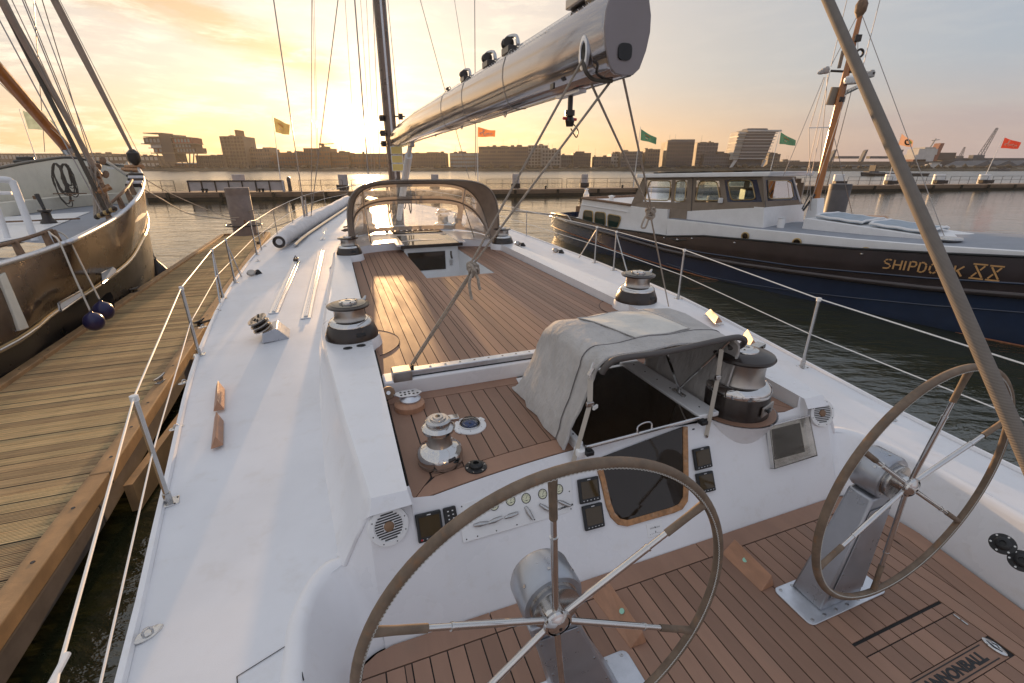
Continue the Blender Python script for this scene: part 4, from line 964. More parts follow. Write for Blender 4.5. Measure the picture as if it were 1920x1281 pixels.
# ---------------------------------------------------------------- things on the front wall
def wall_panel(quad, d, name, m, par=None, bevel=.006, off=0., label=None):
    p = [wallpt(*q, off) for q in quad]; c_ = sum(p, Vector())/4; n_ = (p[2]-p[0]).cross(p[3]-p[1]).normalized(); n_ = n_ if n_.y < 0 else -n_; p = [q-n_*(q-c_).dot(n_) for q in p]
    b = MB().hexa(p, [a+n_*d for a in p]).build(name, m, par or yacht, 0, bevel=bevel, label=label); return b, p, n_
def bil(p, s_, t_): return p[0].lerp(p[1], s_).lerp(p[3].lerp(p[2], s_), t_)
def display(quad, red=False):
    b, p, n_ = wall_panel(quad, .022, 'instrument_display', 'black', bevel=.006)
    s_ = [bil(p, a, c_)+n_*.0232 for a, c_ in ((.10, .12), (.90, .12), (.90, .82), (.10, .82))]
    MB().hexa(s_, [a+n_*.001 for a in s_]).build('screen', 'screen', b, 0)
    k = MB()
    for i in range(5):
        c_ = bil(p, .16+.17*i, .90)+n_*.0235; k.box(c_, (.006, .003, .003))
    k.build('button', 'white_plastic' if not red else 'white_plastic', b, kind='stuff')
    MB().box(bil(p, .5, .07)+n_*.0235, (.020, .003, .003)).build('badge', 'white_plastic', b)
    if red: MB().box(bil(p, .12, .90)+n_*.0242, (.010, .005, .005)).build('power_button', 'red', b)
    return b
display([(777, 965), (824, 954), (831, 1004), (784, 1018)], True)
display([(1081, 900), (1119, 892), (1124, 937), (1086, 946)])
display([(1089, 950), (1126, 941), (1132, 986), (1096, 996)])
display([(1296, 843), (1327, 836), (1333, 875), (1302, 883)])
display([(1302, 889), (1333, 882), (1339, 919), (1308, 927)])
b, p, n_ = wall_panel([(829, 953), (852, 947), (860, 988), (836, 998)], .020, 'keypad', 'black')
k = MB()
for j in range(5):
    for i in range(2): k.box(bil(p, .32+.36*i, .16+.17*j)+n_*.021, (.008, .004, .004))
k.build('key', 'white_plastic', b, kind='stuff')
def speaker(cx, cy, r):
    c = wallpt(cx, cy, 0); n_, du, dz_ = wnorm(c); rot = Matrix((du, n_.cross(du)*-1, n_)).transposed(); 
    yy = n_.cross(du); rot = Matrix((du, yy, n_)).transposed()
    b = MB().lathe([(r, 0), (r, .012), (r*.96, .02), (r*.74, .022), (r*.72, .016), (0, .016)], 44, c, rot).build('loudspeaker', 'white_plastic', yacht, 40)
    g_ = MB(); n = 11; rr_ = r*.70
    for i in range(n):
        t_ = (-1+2*(i+.5)/n)*rr_*.98; hw = math.sqrt(max(0, rr_*rr_-t_*t_))*.96
        if abs(t_) < r*.24:
            for s_ in (-1, 1): g_.box(c+rot @ Vector((s_*(hw+r*.27)/2, t_, .0165)), (hw-r*.27, rr_*.09, .004), rot)
        else: g_.box(c+rot @ Vector((0, t_, .0165)), (hw*2, rr_*.09, .004), rot)
    g_.build('grille_slot', 'black', b, kind='stuff')
    MB().lathe([(r*.25, .014), (r*.25, .022), (r*.2, .026), (0, .027)], 28, c, rot).build('tweeter', 'rust_brown' , b, 40)
    sc = MB()
    for i in range(8): sc.lathe([(r*.035, .02), (r*.03, .0225), (0, .0225)], 8, c+rot @ Vector((cos(i*.785+.3)*r*.86, sin(i*.785+.3)*r*.86, 0)), rot)
    sc.build('speaker_screw', 'black', b, kind='stuff')
speaker(728, 985, .098); speaker(1538, 774, .098)
# hydraulic panel: six gauges over six levers
quad = [(858, 948), (1068, 882), (1077, 958), (868, 1018)]
b, p, n_ = wall_panel(quad, .004, 'gauge_panel', 'white_paint', bevel=.002)
du = (p[1]-p[0]).normalized(); up = n_.cross(du); up = up if up.z > 0 else -up
rot = Matrix((du, up, n_)).transposed()
words = ['BACKSTAY', 'BABYSTAY', 'INNER FORESTAY', 'BOOMVANG', 'OUTHAUL', 'CUNNINGHAM']
gx = [888, 925, 956, 985, 1016, 1046]; gy = [957, 947, 938, 934, 926, 917]
for i in range(6):
    c = wallpt(gx[i], gy[i], .004)
    g1_ = MB().lathe([(.028, 0), (.028, .008), (.025, .009), (.024, .005)], 24, c, rot).build('gauge', 'black', b)
    MB().lathe([(.0242, .0050), (.0242, .0066), (0, .0066)], 24, c, rot).build('dial_face', 'cream_dial', g1_)
    gm = MB()
    for j in range(9):
        a = -.6+j*(pi+1.2)/8; gm.box(c+rot @ Vector((cos(a)*.0190, sin(a)*.0190, .0072)), (.006, .0012, .0008), rot @ Rz(a))
    gm.box(c+rot @ Vector((.004, .005, .0074)), (.022, .0014, .0008), rot @ Rz(.9)); gm.box(c+rot @ Vector((0, -.012, .0072)), (.015, .0030, .0006), rot)
    gm.build('gauge_marks', 'black', g1_, kind='stuff')
    la = [-.1, .1, .05, -1.25, -.75, -.6][i]; lc = wallpt([899, 926, 956, 990, 1020, 1055][i], [982, 975, 966, 960, 951, 943][i], .010)
    d_ = rot @ Vector((cos(la), sin(la), 0))
    lv = MB().tube([lc-d_*.036, lc, lc+d_*.044+n_*.008], [.009, .016, .009], 10, squash=(1, .7)).build('lever', 'steel', b, 50)
    MB().lathe([(.010, -.008), (.010, .006), (0, .008)], 14, lc, rot).build('lever_boss', 'chrome', lv)
    wp = wallpt([886, 918, 945, 984, 1016, 1046][i], [1005, 995, 986, 978, 967, 957][i], .0045); MB().text(words[i], wp, du, up, .0145, .0008, bold=.0007).build('panel_word', 'black', b, 0, kind='stuff')
sc = MB()
for s_, t_ in ((.03, .06), (.25, .05), (.5, .05), (.97, .06), (.03, .93), (.12, .93), (.28, .93), (.46, .93), (.62, .93), (.80, .93), (.97, .93), (.97, .5)): sc.lathe([(.004, 0), (.003, .002), (0, .002)], 8, bil(p, s_, t_)+n_*.004, rot)
sc.build('panel_screw', 'anodised', b, kind='stuff')
# inclinometer plate
b, p, n_ = wall_panel([(1211, 983), (1240, 975), (1244, 1002), (1215, 1009)], .004, 'inclinometer', 'white_plastic', bevel=.004)
k = MB(); du = (p[1]-p[0]).normalized(); up = (p[0]-p[3]).normalized(); rot = Matrix((du, up, n_)).transposed()
for i in range(13): k.box(bil(p, .2+.05*i, .38)+n_*.0045, (.0012, .008, .0008), rot)
for i in range(7): k.box(bil(p, .16+.11*i, .80-.05*(1-abs(i-3)/3))+n_*.0045, (.003, .003, .0008), rot)
k.tube([bil(p, .5, .3)+n_*.0048, bil(p, .53, .42)+n_*.0048], .002, 5); k.tube([bil(p, .5, .62)+n_*.0048, bil(p, .53, .74)+n_*.0048], .002, 5)
k.build('scale_marks', 'black', b, kind='stuff')
# framed box with a clear lid, starboard of the companionway
quad = [(1434, 798), (1508, 781), (1519, 856), (1444, 878)]
b, p, n_ = wall_panel(quad, .006, 'lidded_box', 'alu', bevel=.004)
s_ = [bil(p, a, c_)+n_*.0065 for a, c_ in ((.12, .12), (.86, .12), (.86, .84), (.12, .84))]; MB().hexa(s_, [a+n_*.001 for a in s_]).build('dark_pane', 'smoked', b, 0)
lidq = [bil(p, a, c_)+n_*.035 for a, c_ in ((.0, .0), (1.04, -.02), (1.05, .97), (.03, 1.0))]
fr_ = MB().tube(lidq, .0045, 6, closed=True); 
for a_, q in zip(lidq, [bil(p, a, c_)+n_*.006 for a, c_ in ((0, 0), (1, 0), (1, 1), (0, 1))]): fr_.tube([a_, q], .004, 6)
fr_.build('lid_frame', 'acrylic', b); MB().hexa(lidq, [q+n_*.004 for q in lidq]).build('lid', 'vinyl', b, 0)
MB().tube([lidq[0]+n_*.004, lidq[1]+n_*.004], .006, 8).build('lid_hinge', 'steel', b)
# companionway: sloping dark door in a weathered wooden frame
def wq(l, off): return [wallpt(*q, off) for q in l]
outer = wq([(1113, 862), (1126, 905), (1136, 950), (1144, 970), (1158, 984), (1175, 987), (1262, 962), (1278, 955), (1288, 940), (1290, 915), (1288, 800)], .012)
inner = wq([(1124, 858), (1134, 897), (1144, 942), (1151, 961), (1161, 972), (1175, 975), (1258, 951), (1271, 945), (1279, 932), (1280, 912), (1279, 800)], .012)
wf = MB(); wf.sheet([outer, inner], .02, -wnorm(outer[4])[0]); wf.build('door_frame', 'wood_trim', yacht, 40, bevel=.003)
gp = [q-wnorm(q)[0]*.006 for q in inner]; cen = sum(gp, Vector())/len(gp); g_ = MB(); g_.add(gp, [tuple(range(len(gp)))]); g_.build('door_pane', 'smoked', yacht, 0)
for q in ((1097, 871), (1292, 868)):
    pass
for q in ((1098, 868), (1300, 805)): c = wallpt(*q, .001); MB().box(c, (.018, .006, .010)).build('strap_eye', 'black', yacht, bevel=.003)
# hatch top
zs = 1.835
ht = [(1.195, 1.965), (2.03, 2.0), (2.03, 2.86), (1.195, 2.86)]
MB().prism([(1.15, 1.99), (2.09, 2.03), (2.09, 2.93), (1.15, 2.93)], Z2-.004, zs-.018).build('hatch_base', 'white_paint', yacht, bevel=.006)
th_ = MB().prism(ht, zs-.016, zs).build('companion_hatch', 'smoked', yacht, 0, bevel=.004)
MB().tube([(1.19, 1.955, zs-.006), (2.04, 1.99, zs-.006)], .012, 10).build('hatch_lip', 'chrome', th_)
hp = [ya(1195, 812, zs+.0), ya(1222, 803, zs+.0)]; 
MB().tube(bez([hp[0]+Vector((0, 0, -.0)), hp[0]+Vector((.004, .01, .035)), hp[0].lerp(hp[1], .5)+Vector((0, .015, .045)), hp[1]+Vector((-.004, .01, .035)), hp[1]], 6), .006, 8).lathe([(.012, 0), (.01, .006), (0, .006)], 12, hp[0]).lathe([(.012, 0), (.01, .006), (0, .006)], 12, hp[1]).build('hatch_handle', 'chrome', th_)
for (a, b_) in ((1.150, 1.19), (2.035, 2.20)):
    rl = MB().box(((a+b_)/2, 2.45, zs-.012+.006), (b_-a, .93, .035)).build('hatch_rail', 'white_paint', yacht, bevel=.008)
    k = MB()
    for i in range(6): k.lathe([(.006, 0), (.005, .003), (0, .003)], 8, ((a+b_)/2, 2.08+i*.15, zs+.0115))
    k.build('rail_screw', 'anodised', rl, kind='stuff')
MB().prism([(1.13, 2.70), (1.30, 2.70), (1.40, 3.04), (1.17, 3.04)], Z2+.001, Z2+.008).build('hood_plate', 'white_paint', yacht, bevel=.003)
MB().box((1.16, 1.965, Z2+.02), (.06, .07, .05)).build('hatch_stop', 'white_plastic', yacht, bevel=.01)
MB().box((1.195, 1.93, Z2+.03), (.05, .05, .03)).box((2.05, 1.965, Z2+.03), (.05, .05, .03)).build('hatch_clamp', 'black', yacht, bevel=.006)
# ---------------------------------------------------------------- sole: foot chocks, pedestals, plugs
def chock(quad, name='foot_chock'):
    p = [ya(*q, Z1) for q in quad]; a = MB(); e = .075
    # quad: fwd-left, fwd-right, aft-right, aft-left; ridge along the board
    m0 = p[0].lerp(p[1], .72)+Vector((0, 0, e)); m1 = p[3].lerp(p[2], .72)+Vector((0, 0, e))
    a.add([*p, m0+Vector((0, -.01, 0)), m1+Vector((0, .01, 0))], [(3, 2, 1, 0), (0, 1, 4), (1, 2, 5, 4), (2, 3, 5), (3, 0, 4, 5)]); b = a.build(name, 'teak_solid', yacht, 0, bevel=.004)
    q0 = p[0].lerp(p[3], .40).lerp(m0.lerp(m1, .40), .55); return b
for quad, dot in (([(1353, 1038), (1378, 1022), (1452, 1098), (1427, 1110)], (1397, 1050)), ([(1110, 1119), (1148, 1103), (1213, 1205), (1182, 1217)], (1166, 1146))):
    b = chock(quad); c = yp(*dot, tuple(ya(*quad[0], Z1)), (-.62, 0, .78)); 
    m_ = MB().lathe([(.014, 0), (.014, .0015), (0, .0015)], 14, c, Matrix.Rotation(-.67, 3, 'Y')); m_.build('glow_dot', 'mint', b)
def pedestal(bc, hub, wc, spin, R_=.615, mir=1):
    """hub: centre of the wheel; bc: foot of the column"""
    pz = Z1+.001
    pw, pd = .285, .115
    pts = []
    for (sx, sy) in ((1, 1), (-1, 1), (-1, -1), (1, -1)):
        for i in range(4):
            a = {(1, 1): 0, (-1, 1): pi/2, (-1, -1): pi, (1, -1): 1.5*pi}[(sx, sy)]+i*pi/6; pts.append((bc[0]+sx*(pw-.03)+cos(a)*.03, bc[1]+sy*(pd-.03)+sin(a)*.03))
    pd_ = MB().prism(pts, pz, pz+.008).build('steering_pedestal', 'alu', yacht, 40, bevel=.002)
    k = MB()
    for i in range(7):
        for sy in (-1, 1): k.lathe([(.009, 0), (.008, .004), (.003, .004), (.002, .001), (0, .001)], 10, (bc[0]-pw+.035+i*(pw*2-.07)/6, bc[1]+sy*(pd-.022), pz+.008))
    k.build('plate_bolt', 'steel', pd_, kind='stuff')
    hx, hv, hz = hub; tx_ = hx-mir*.02
    def sec(f, w, dpt): 
        cx = lerp(bc[0]-mir*.02, tx_, f); cv = lerp(bc[1]+.01, hv+.085, f); cz = lerp(pz+.006, hz-.10, f)
        return [(cx-w, cv-dpt, cz), (cx+w, cv-dpt, cz), (cx+w, cv+dpt, cz), (cx-w, cv+dpt, cz)]
    MB().rings([sec(0, .150, .085), sec(.5, .108, .072), sec(1.0, .088, .060)]).build('column', 'silver_paint', pd_, 20, bevel=.012)
    s0 = sec(.10, .125, .0835); s1 = sec(.90, .078, .0625)
    a, b, c, d_ = Vector(s0[0]), Vector(s0[1]), Vector(s1[1]), Vector(s1[0]); o_ = Vector((0, -.002, 0))
    MB().hexa([a+o_, b+o_, c+o_, d_+o_], [a+o_*3, b+o_*3, c+o_*3, d_+o_*3]).build('access_panel', 'silver_paint', pd_, 0, bevel=.004)
    k = MB()
    for f in (.04, .3, .6, .96):
        for (l_, r_) in ((a, d_), (b, c)): k.lathe([(.004, 0), (.004, .003), (0, .003)], 8, l_.lerp(r_, f).lerp((b if l_ is a else a).lerp(c if l_ is a else d_, f), .05)+o_*3, Matrix.Rotation(pi/2, 3, 'X'))
    k.build('panel_bolt', 'steel', pd_, kind='stuff')
    rx = Matrix.Rotation(-pi/2, 3, 'X')
    MB().lathe([(0, .005), (.106, .005), (.113, .018), (.113, .125), (.105, .14), (0, .14)], 44, (tx_, hv+.015, hz), rx).build('head', 'silver_paint', pd_, 35)
    MB().lathe([(.085, -.02), (.082, .004), (.095, .006), (.06, .01)], 36, (tx_, hv+.015, hz), rx).build('bearing_ring', 'steel', pd_, 35)
    k = MB()
    for a_ in (.7, 1.6, 2.5): k.lathe([(.006, 0), (.006, .004), (0, .004)], 8, (tx_+cos(a_)*.112, hv+.06, hz+sin(a_)*.112), Vector((0, 0, 1)).rotation_difference(Vector((cos(a_), 0, sin(a_)))).to_matrix())
    k.build('head_bolt', 'steel', pd_, kind='stuff')
    # wheel
    C0 = Vector((wc[0], wc[1], wc[2]))
    ring = [C0+Vector((cos(2*pi*i/96)*R_, 0, sin(2*pi*i/96)*R_)) for i in range(96)]
    wh = MB().tube(ring, .0165, 14, closed=True).build('steering_wheel', 'leather', yacht, 80, label='leather-covered steering wheel, nearer one' if mir < 0 else 'leather-covered steering wheel beside the rail')
    st = MB(); n = 300
    for i in range(n):
        a = 2*pi*i/n; a2 = 2*pi*(i+1)/n
        def sp(aa, e): return C0+Vector((cos(aa)*(R_-.009), -.0142, sin(aa)*(R_-.009)))+Vector((cos(aa), 0, sin(aa)))*e
        st.tube([sp(a, -.0032), sp(a2, .0032)], .0011, 3, cap=False); st.tube([sp(a, .0032), sp(a2, -.0032)], .0011, 3, cap=False)
    st.build('stitching', 'stitch', wh, 0, kind='stuff')
    hc = Vector((hx, hv-.045, hz))
    for kx in range(6):
        a = spin+kx*pi/3; e = C0+Vector((cos(a)*(R_-.01), 0, sin(a)*(R_-.01))); s_ = hc+Vector((cos(a)*.026, .006, sin(a)*.026)); L = e-s_
        if kx == 0: pass
        MB().tube([s_, s_+L*.60], .0112, 12).tube([s_+L*.60, s_+L*.612], .0130, 12).tube([s_+L*.612, s_+L*.74], .0095, 12).build('spoke', 'chrome', wh)
        MB().tube([s_+L*.735, s_+L*.9, e], [.0125, .0125, .0145], 12).build('spoke_grip', 'leather', wh)
    hb_ = MB().lathe([(.040, -.018), (.047, -.014), (.050, -.006), (.047, .004), (.038, .010), (.038, .030), (.040, .040), (.040, .075), (0, .075)], 40, hc, rx, cap=False).build('hub', 'chrome', wh, 35)
    MB().lathe([(0, -.030), (.012, -.029), (.022, -.025), (.034, -.018), (.040, -.014)], 32, hc, rx, cap=False).build('hub_cap', 'chrome', wh, 60)
    MB().lathe([(.006, -.0305), (.005, -.0312), (0, -.0312)], 12, hc, rx).build('hub_screw', 'black', wh)
pedestal((.745, 1.10), (.505, .980, 1.972), (.505, .901, 1.972), R(95), .62, -1)
pedestal((2.25, 1.10), (2.365, 1.030, 1.946), (2.365, .957, 1.946), R(86), .62, 1)
# starboard coaming sockets and stern-side plug
for q in ((1880, 1020), (1916, 1052)):
    r_ = w2y(ray(*q)); k_ = (3.0-0)/r_.x; c = Vector((0, 0, H))+r_*k_
    black_socket(c+Vector((-.0, 0, 0)), (-.75, -.15, .62), .052, nm='side_socket')
sc_ = ya(1619, 930, Z1); MB().lathe([(.022, 0), (.02, .003), (0, .003)], 20, (sc_.x-.02, sc_.y-.01, Z1)).build('sole_plug', 'steel', yacht)
# ---------------------------------------------------------------- side-deck furniture
def wedge(quad, z):
    p = [ya(*q, z) for q in quad]; m0 = p[0].lerp(p[1], .5)+Vector((0, -.02, .075)); m1 = p[3].lerp(p[2], .5)+Vector((0, .02, .075))
    MB().add([*p, m0, m1], [(3, 2, 1, 0), (0, 1, 4), (1, 2, 5, 4), (2, 3, 5), (3, 0, 4, 5)]).build('toe_chock', 'teak_solid', yacht, 0, bevel=.003)
wedge([(405, 724), (422, 730), (421, 768), (400, 772)], 1.60); wedge([(402, 783), (420, 790), (419, 835), (395, 843)], 1.58)
wedge([(1322, 588), (1335, 590), (1355, 604), (1340, 608)], 1.63); wedge([(1392, 628), (1402, 628), (1422, 650), (1404, 652)], 1.63)
def track(uv0, uv1, w=.075, car=False):
    p0 = Vector(uv0); p1 = Vector(uv1); d_ = (p1-p0).normalized(); n_ = Vector((d_.y, -d_.x, 0)).normalized(); up = n_.cross(d_); up = up if up.z > 0 else -up
    rot = Matrix((n_, d_, up)).transposed(); c = (p0+p1)/2; L = (p1-p0).length
    b = MB().box(c+up*.006, (w*1.5, L, .012), rot).build('genoa_track', 'alu', yacht, bevel=.003)
    MB().box(c+up*.018, (w*.55, L*.98, .022), rot).build('track_rail', 'white_plastic', b, bevel=.003)
    k = MB(); n = int(L/.07)
    for i in range(n): k.lathe([(.006, 0), (.006, .001), (0, .001)], 8, p0+d_*(L*(i+.5)/n)+up*.0295, rot)
    k.build('track_hole', 'black', b, kind='stuff')
    if car:
        e = p1-d_*.08; MB().box(e+up*.05, (w*1.1, .16, .045), rot).tube([e+up*.07-n_*.03, e+up*.12, e+up*.07+n_*.03], .012, 6).build('track_car', 'anodised', b, bevel=.006)
zz = lambda u, v: zd(u, v)+.002
def UVp(x, y, z=1.68): q = ya(x, y, z); return Vector((q.x, q.y, zz(q.x, q.y)))
track(UVp(512, 583), UVp(556, 488), car=True); track(UVp(573, 595), UVp(602, 472)); track(UVp(556, 461), UVp(567, 441)); track(UVp(605, 453), UVp(610, 434))
# two-deck turning block at the after end of the track
q = UVp(512, 628); d_ = (UVp(520, 585)-q).normalized(); a0 = math.atan2(d_.y, d_.x)-pi/2; rt_ = Rz(a0)
b = MB().hexa([q+rt_ @ Vector(p) for p in ((-.10, -.14, 0), (.16, -.10, 0), (.16, .22, 0), (-.10, .22, 0))], [q+rt_ @ Vector(p) for p in ((-.085, -.12, .10), (.05, -.09, .13), (.05, .22, .13), (-.085, .22, .10))]).build('footblock', 'silver_paint', yacht, 0, bevel=.008)
tilt = rt_ @ Matrix.Rotation(-.35, 3, 'Y')
for i, zc in enumerate((.145, .195)):
    m_ = MB().lathe([(.085, -.014), (.072, -.006), (.072, .006), (.085, .014)], 28, (0, 0, 0)); m_.v = [q+rt_ @ Vector((-.05, .06, 0))+tilt @ Vector((p.x, p.y*1.6, p.z+zc)) for p in m_.v]; m_.build('sheave', 'anodised', b, 40)
for zc in (.12, .17, .222):
    m_ = MB(); ol = [(cos(2*pi*i/20)*.095, sin(2*pi*i/20)*.165) for i in range(20)]; m_.prism(ol, zc-.006, zc+.006); m_.v = [q+rt_ @ Vector((-.05, .06, 0))+tilt @ p for p in m_.v]; m_.build('cheek', 'brushed', b, 30)
m_ = MB(); rr_ = random.Random(2)
for i in range(5):
    for s_ in (-1, 1): m_.box(q+rt_ @ Vector((-.05, .06, 0))+tilt @ Vector((s_*.05, -.11+.055*i, .229)), (.030, .012, .003), tilt)
for i in range(7): m_.lathe([(.010, 0), (.010, .012), (0, .012)], 8, q+rt_ @ Vector((-.05, .06, 0))+tilt @ Vector((rr_.uniform(-.02, .02), -.12+.04*i, .228)), tilt)
m_.build('cheek_slot', 'black', b, kind='stuff')
# pad eyes, cleats, fairlead
def padeye(u, v, s=1., rot=0.):
    z = zz(u, v); b = MB().lathe([(.048*s, 0), (.046*s, .004), (.03*s, .006)], 24, (0, 0, 0)); b.v = [Rz(rot) @ Vector((p.x*1.3, p.y*.7, p.z))+Vector((u, v, z)) for p in b.v]; o = b.build('pad_eye', 'chrome', yacht)
    MB().tube([Rz(rot) @ Vector(p)*1+Vector((u, v, z)) for p in ((-.018*s, 0, 0), (-.018*s, 0, .022*s), (-.008*s, 0, .035*s), (.008*s, 0, .035*s), (.018*s, 0, .022*s), (.018*s, 0, 0))], .006*s, 8).build('eye', 'chrome', o)
    return o
for (x, y, s_) in ((272, 1175, .9), (331, 803, .8), (347, 723, .8), (382, 621, .8), (410, 590, .7), (417, 562, .7), (452, 518, .8), (485, 497, .8), (498, 470, .8), (513, 458, .8)):
    q = ya(x, y, ze(3)+.02); padeye(q.x, q.y, s_, .5)
for (x, y) in ((1326, 590), (1401, 627), (1676, 770), (1350, 605)):
    q = ya(x, y, 1.60); padeye(min(q.x, UC+hb(q.y)-.10), q.y, .8, -.3)
def cleat_block(x, y, flip=1):
    q = ya(x, y, 1.64); z = zz(q.x, q.y); a = Rz(.9*flip)
    b = MB().hexa([Vector((q.x, q.y, z))+a @ Vector(p) for p in ((-.05, -.04, 0), (.07, -.04, 0), (.07, .04, 0), (-.05, .04, 0))], [Vector((q.x, q.y, z))+a @ Vector(p) for p in ((-.03, -.02, .07), (.02, -.02, .08), (.02, .02, .08), (-.03, .02, .07))]).build('snatch_block', 'black', yacht, bevel=.01)
    MB().lathe([(.06, -.02), (.07, 0), (.06, .02)], 20, Vector((q.x, q.y, z+.05))+a @ Vector((-.13*1, 0, 0)), Matrix.Rotation(.5, 3, 'X')).tube([Vector((q.x, q.y, z+.05))+a @ Vector((-.18, .03, 0)), Vector((q.x, q.y, z+.06))+a @ Vector((-.08, 0, 0)), Vector((q.x, q.y, z+.05))], .02, 6).build('sheave', 'brushed', b)
cleat_block(483, 512, 1); cleat_block(1052, 473, -1); cleat_block(980, 463, -1)
# seam of the starboard deck and a flush locker at lower left
pts = [UVp(*q) for q in ((965, 457), (1030, 487), (1085, 511), (1146, 538))]
MB().tube([p+Vector((0, 0, .0)) for p in bez(pts, 5)], .008, 4).build('deck_joint', 'caulk', yacht)
q = [ya(x, y, 1.505) for x, y in ((447, 1278), (556, 1214), (573, 1290))]
pz = lambda p: Vector((p.x, p.y, zd(p.x, p.y)+.003))
a_, b_, c_ = [pz(p) for p in q]; d2 = pz(a_+(c_-b_)*1.2)
MB().tube([d2, a_, b_, c_], .0022, 4).build('locker_seam', 'caulk', yacht)
MB().lathe([(.012, 0), (.011, .002), (.004, .002), (0, .0005)], 14, pz(b_+(a_-b_)*.12+(c_-b_)*.28)).build('locker_latch', 'steel', yacht)
# ---------------------------------------------------------------- stanchions and life lines
def stan(x, y, hgt=.69, r=.0145, brace=0):
    q = ya(x, y, ze(5)+.01); w = hb(q.y)-.06; sg = -1 if q.x < UC else 1; u = UC+sg*w; z = zz(u, q.y)-.004
    if abs(q.x-u) < .5: u = q.x*.5+u*.5
    base = Vector((u, q.y, z)); top = base+Vector((sg*.0, 0, hgt))
    b = MB().tube([base, base+Vector((0, 0, .07))], .021, 12).tube([base+Vector((0, 0, .06)), top], r, 10).build('stanchion', 'steel', yacht)
    MB().box(base+Vector((0, 0, .004)), (.10, .085, .010), Rz(.2)).build('foot', 'chrome', b, bevel=.004)
    MB().lathe([(r*1.4, -.02), (r*1.4, .01), (0, .014)], 12, top).build('cap', 'white_line', b)
    k = MB()
    for sx in (-1, 1):
        for sy in (-1, 1): k.lathe([(.006, 0), (.005, .003), (0, .003)], 8, base+Vector((sx*.036, sy*.03, .009)))
    k.build('foot_screw', 'anodised', b, kind='stuff')
    if brace: MB().tube(bez([top-Vector((0, 0, .03)), top+Vector((0, .03*brace, -.16)), base+Vector((0, .30*brace, .0))], 6), r*.8, 8).build('brace', 'steel', b)
    return base, top
Ps = [stan(305, 922), stan(365, 666), stan(410, 560), stan(438, 530), stan(481, 480)]
Ss = [stan(1497, 677), stan(1268, 560), stan(1148, 507, brace=0), stan(1112, 493)]
MB().tube([Ps[2][1]+Vector((0, 0, -.05)), Ps[2][0]+Vector((.02, -.32, 0))], .011, 8).build('gate_brace', 'steel', yacht); MB().tube([Ps[3][1]+Vector((0, 0, -.05)), Ps[3][0]+Vector((.02, .45, 0))], .011, 8).build('gate_brace', 'steel', yacht)
MB().tube([Ss[2][1]+Vector((0, 0, -.05)), Ss[2][0]+Vector((-.02, -.50, 0))], .011, 8).build('gate_brace', 'steel', yacht); MB().tube([Ss[3][1]+Vector((0, 0, -.05)), Ss[3][0]+Vector((-.02, .60, 0))], .011, 8).build('gate_brace', 'steel', yacht)
mid_ = lambda b, t_: b.lerp(t_, .5)
for sg in (-1, 1):
    ext = []
    for v in (11.3, 13.6, 16, 18.5, 21, 23.5):
        u = UC+sg*(hb(v)-.06); b0 = Vector((u, v, zz(u, v))); t0 = b0+Vector((0, 0, .64)); ext.append((b0, t0))
        MB().tube([b0, t0], .012, 8).build('stanchion', 'steel', yacht)
    if sg < 0: top = [ya(85, 1400, 2.2), ya(108, 1265, 2.19)]+[t_ for b, t_ in Ps]+[t_ for b, t_ in ext]; low = [ya(175, 1340, 1.85)]+[mid_(b, t_) for b, t_ in Ps]+[mid_(b, t_) for b, t_ in ext]
    else: top = [yu(1990, 705, 4.02), ]+[t_ for b, t_ in Ss]+[t_ for b, t_ in ext]; low = [yu(1990, 815, 4.0)]+[mid_(b, t_) for b, t_ in Ss]+[mid_(b, t_) for b, t_ in ext]
    MB().tube(top, .0055, 6).build('life_line', 'white_line', yacht); MB().tube(low, .0045, 6).build('life_line', 'white_line', yacht)
    pb = Vector((UC, 25.0, ze(25)+.7)); MB().tube([ext[-1][1], pb], .016, 8).build('pulpit', 'steel', yacht)
c = ya(107, 1262, 2.19); MB().tube([c+Vector((0, .05, 0)), c+Vector((0, -.03, 0))], .008, 10).tube([c+Vector((0, -.03, 0)), c+Vector((0, -.06, -.006))], .012, 10).build('line_fitting', 'white_plastic', yacht)
# ================================================================== mast, boom and rigging of the yacht
def at_d(x, y, d_):                                        # world point at the depth d_ along the lens axis
    return Vector((0, 0, H))+ray(x, y)*(d_/FPX)
def yd(x, y, d_): return w2y(at_d(x, y, d_))
def near_seg(x, y, A, B):                                  # yacht frame: where the sight line passes closest to the segment
    A = Vector(A); B = Vector(B); r = w2y(ray(x, y)).normalized(); o_ = Vector((0, 0, H)); dd = (B-A); w0 = A-o_
    a, b, c, d0, e = dd.dot(dd), dd.dot(r), 1., dd.dot(w0), r.dot(w0); s_ = (b*e-c*d0)/(a*c-b*b); return A+dd*s_
mat('mast_paint', (.16, .12, .10), .28, .6, var=(3, .15))
mat('sunlit_panel', (.75, .55, .18), .3)  # yellow of the sun on the mast displays, put into their base colour
mat('canvas_warm', (.42, .36, .31), .85, var=(5, .1), bump=(7, .35, .02)); thin('canvas_warm', .35)
MX, MV = 1.60, 13.3
def oval(cx, cy, z, a, b, n=20): return [(cx+cos(2*pi*i/n)*a, cy+sin(2*pi*i/n)*b, z) for i in range(n)]
mast = MB().rings([oval(MX, MV, 1.75, .155, .24), oval(MX, MV-.02, 8, .150, .235), oval(MX, MV-.12, 26, .12, .19)]).build('mast', 'mast_paint', yacht, 40)
MB().box((MX, MV-.245, 5.2), (.05, .02, 6.4)).build('sail_track', 'steel', mast)
for z, w in ((9.5, 1.6),): 
    for sg in (-1, 1): MB().tube([(MX+sg*.1, MV, z), (MX+sg*w, MV-.25, z+.1)], [.06, .035], 8).build('spreader', 'mast_paint', mast)
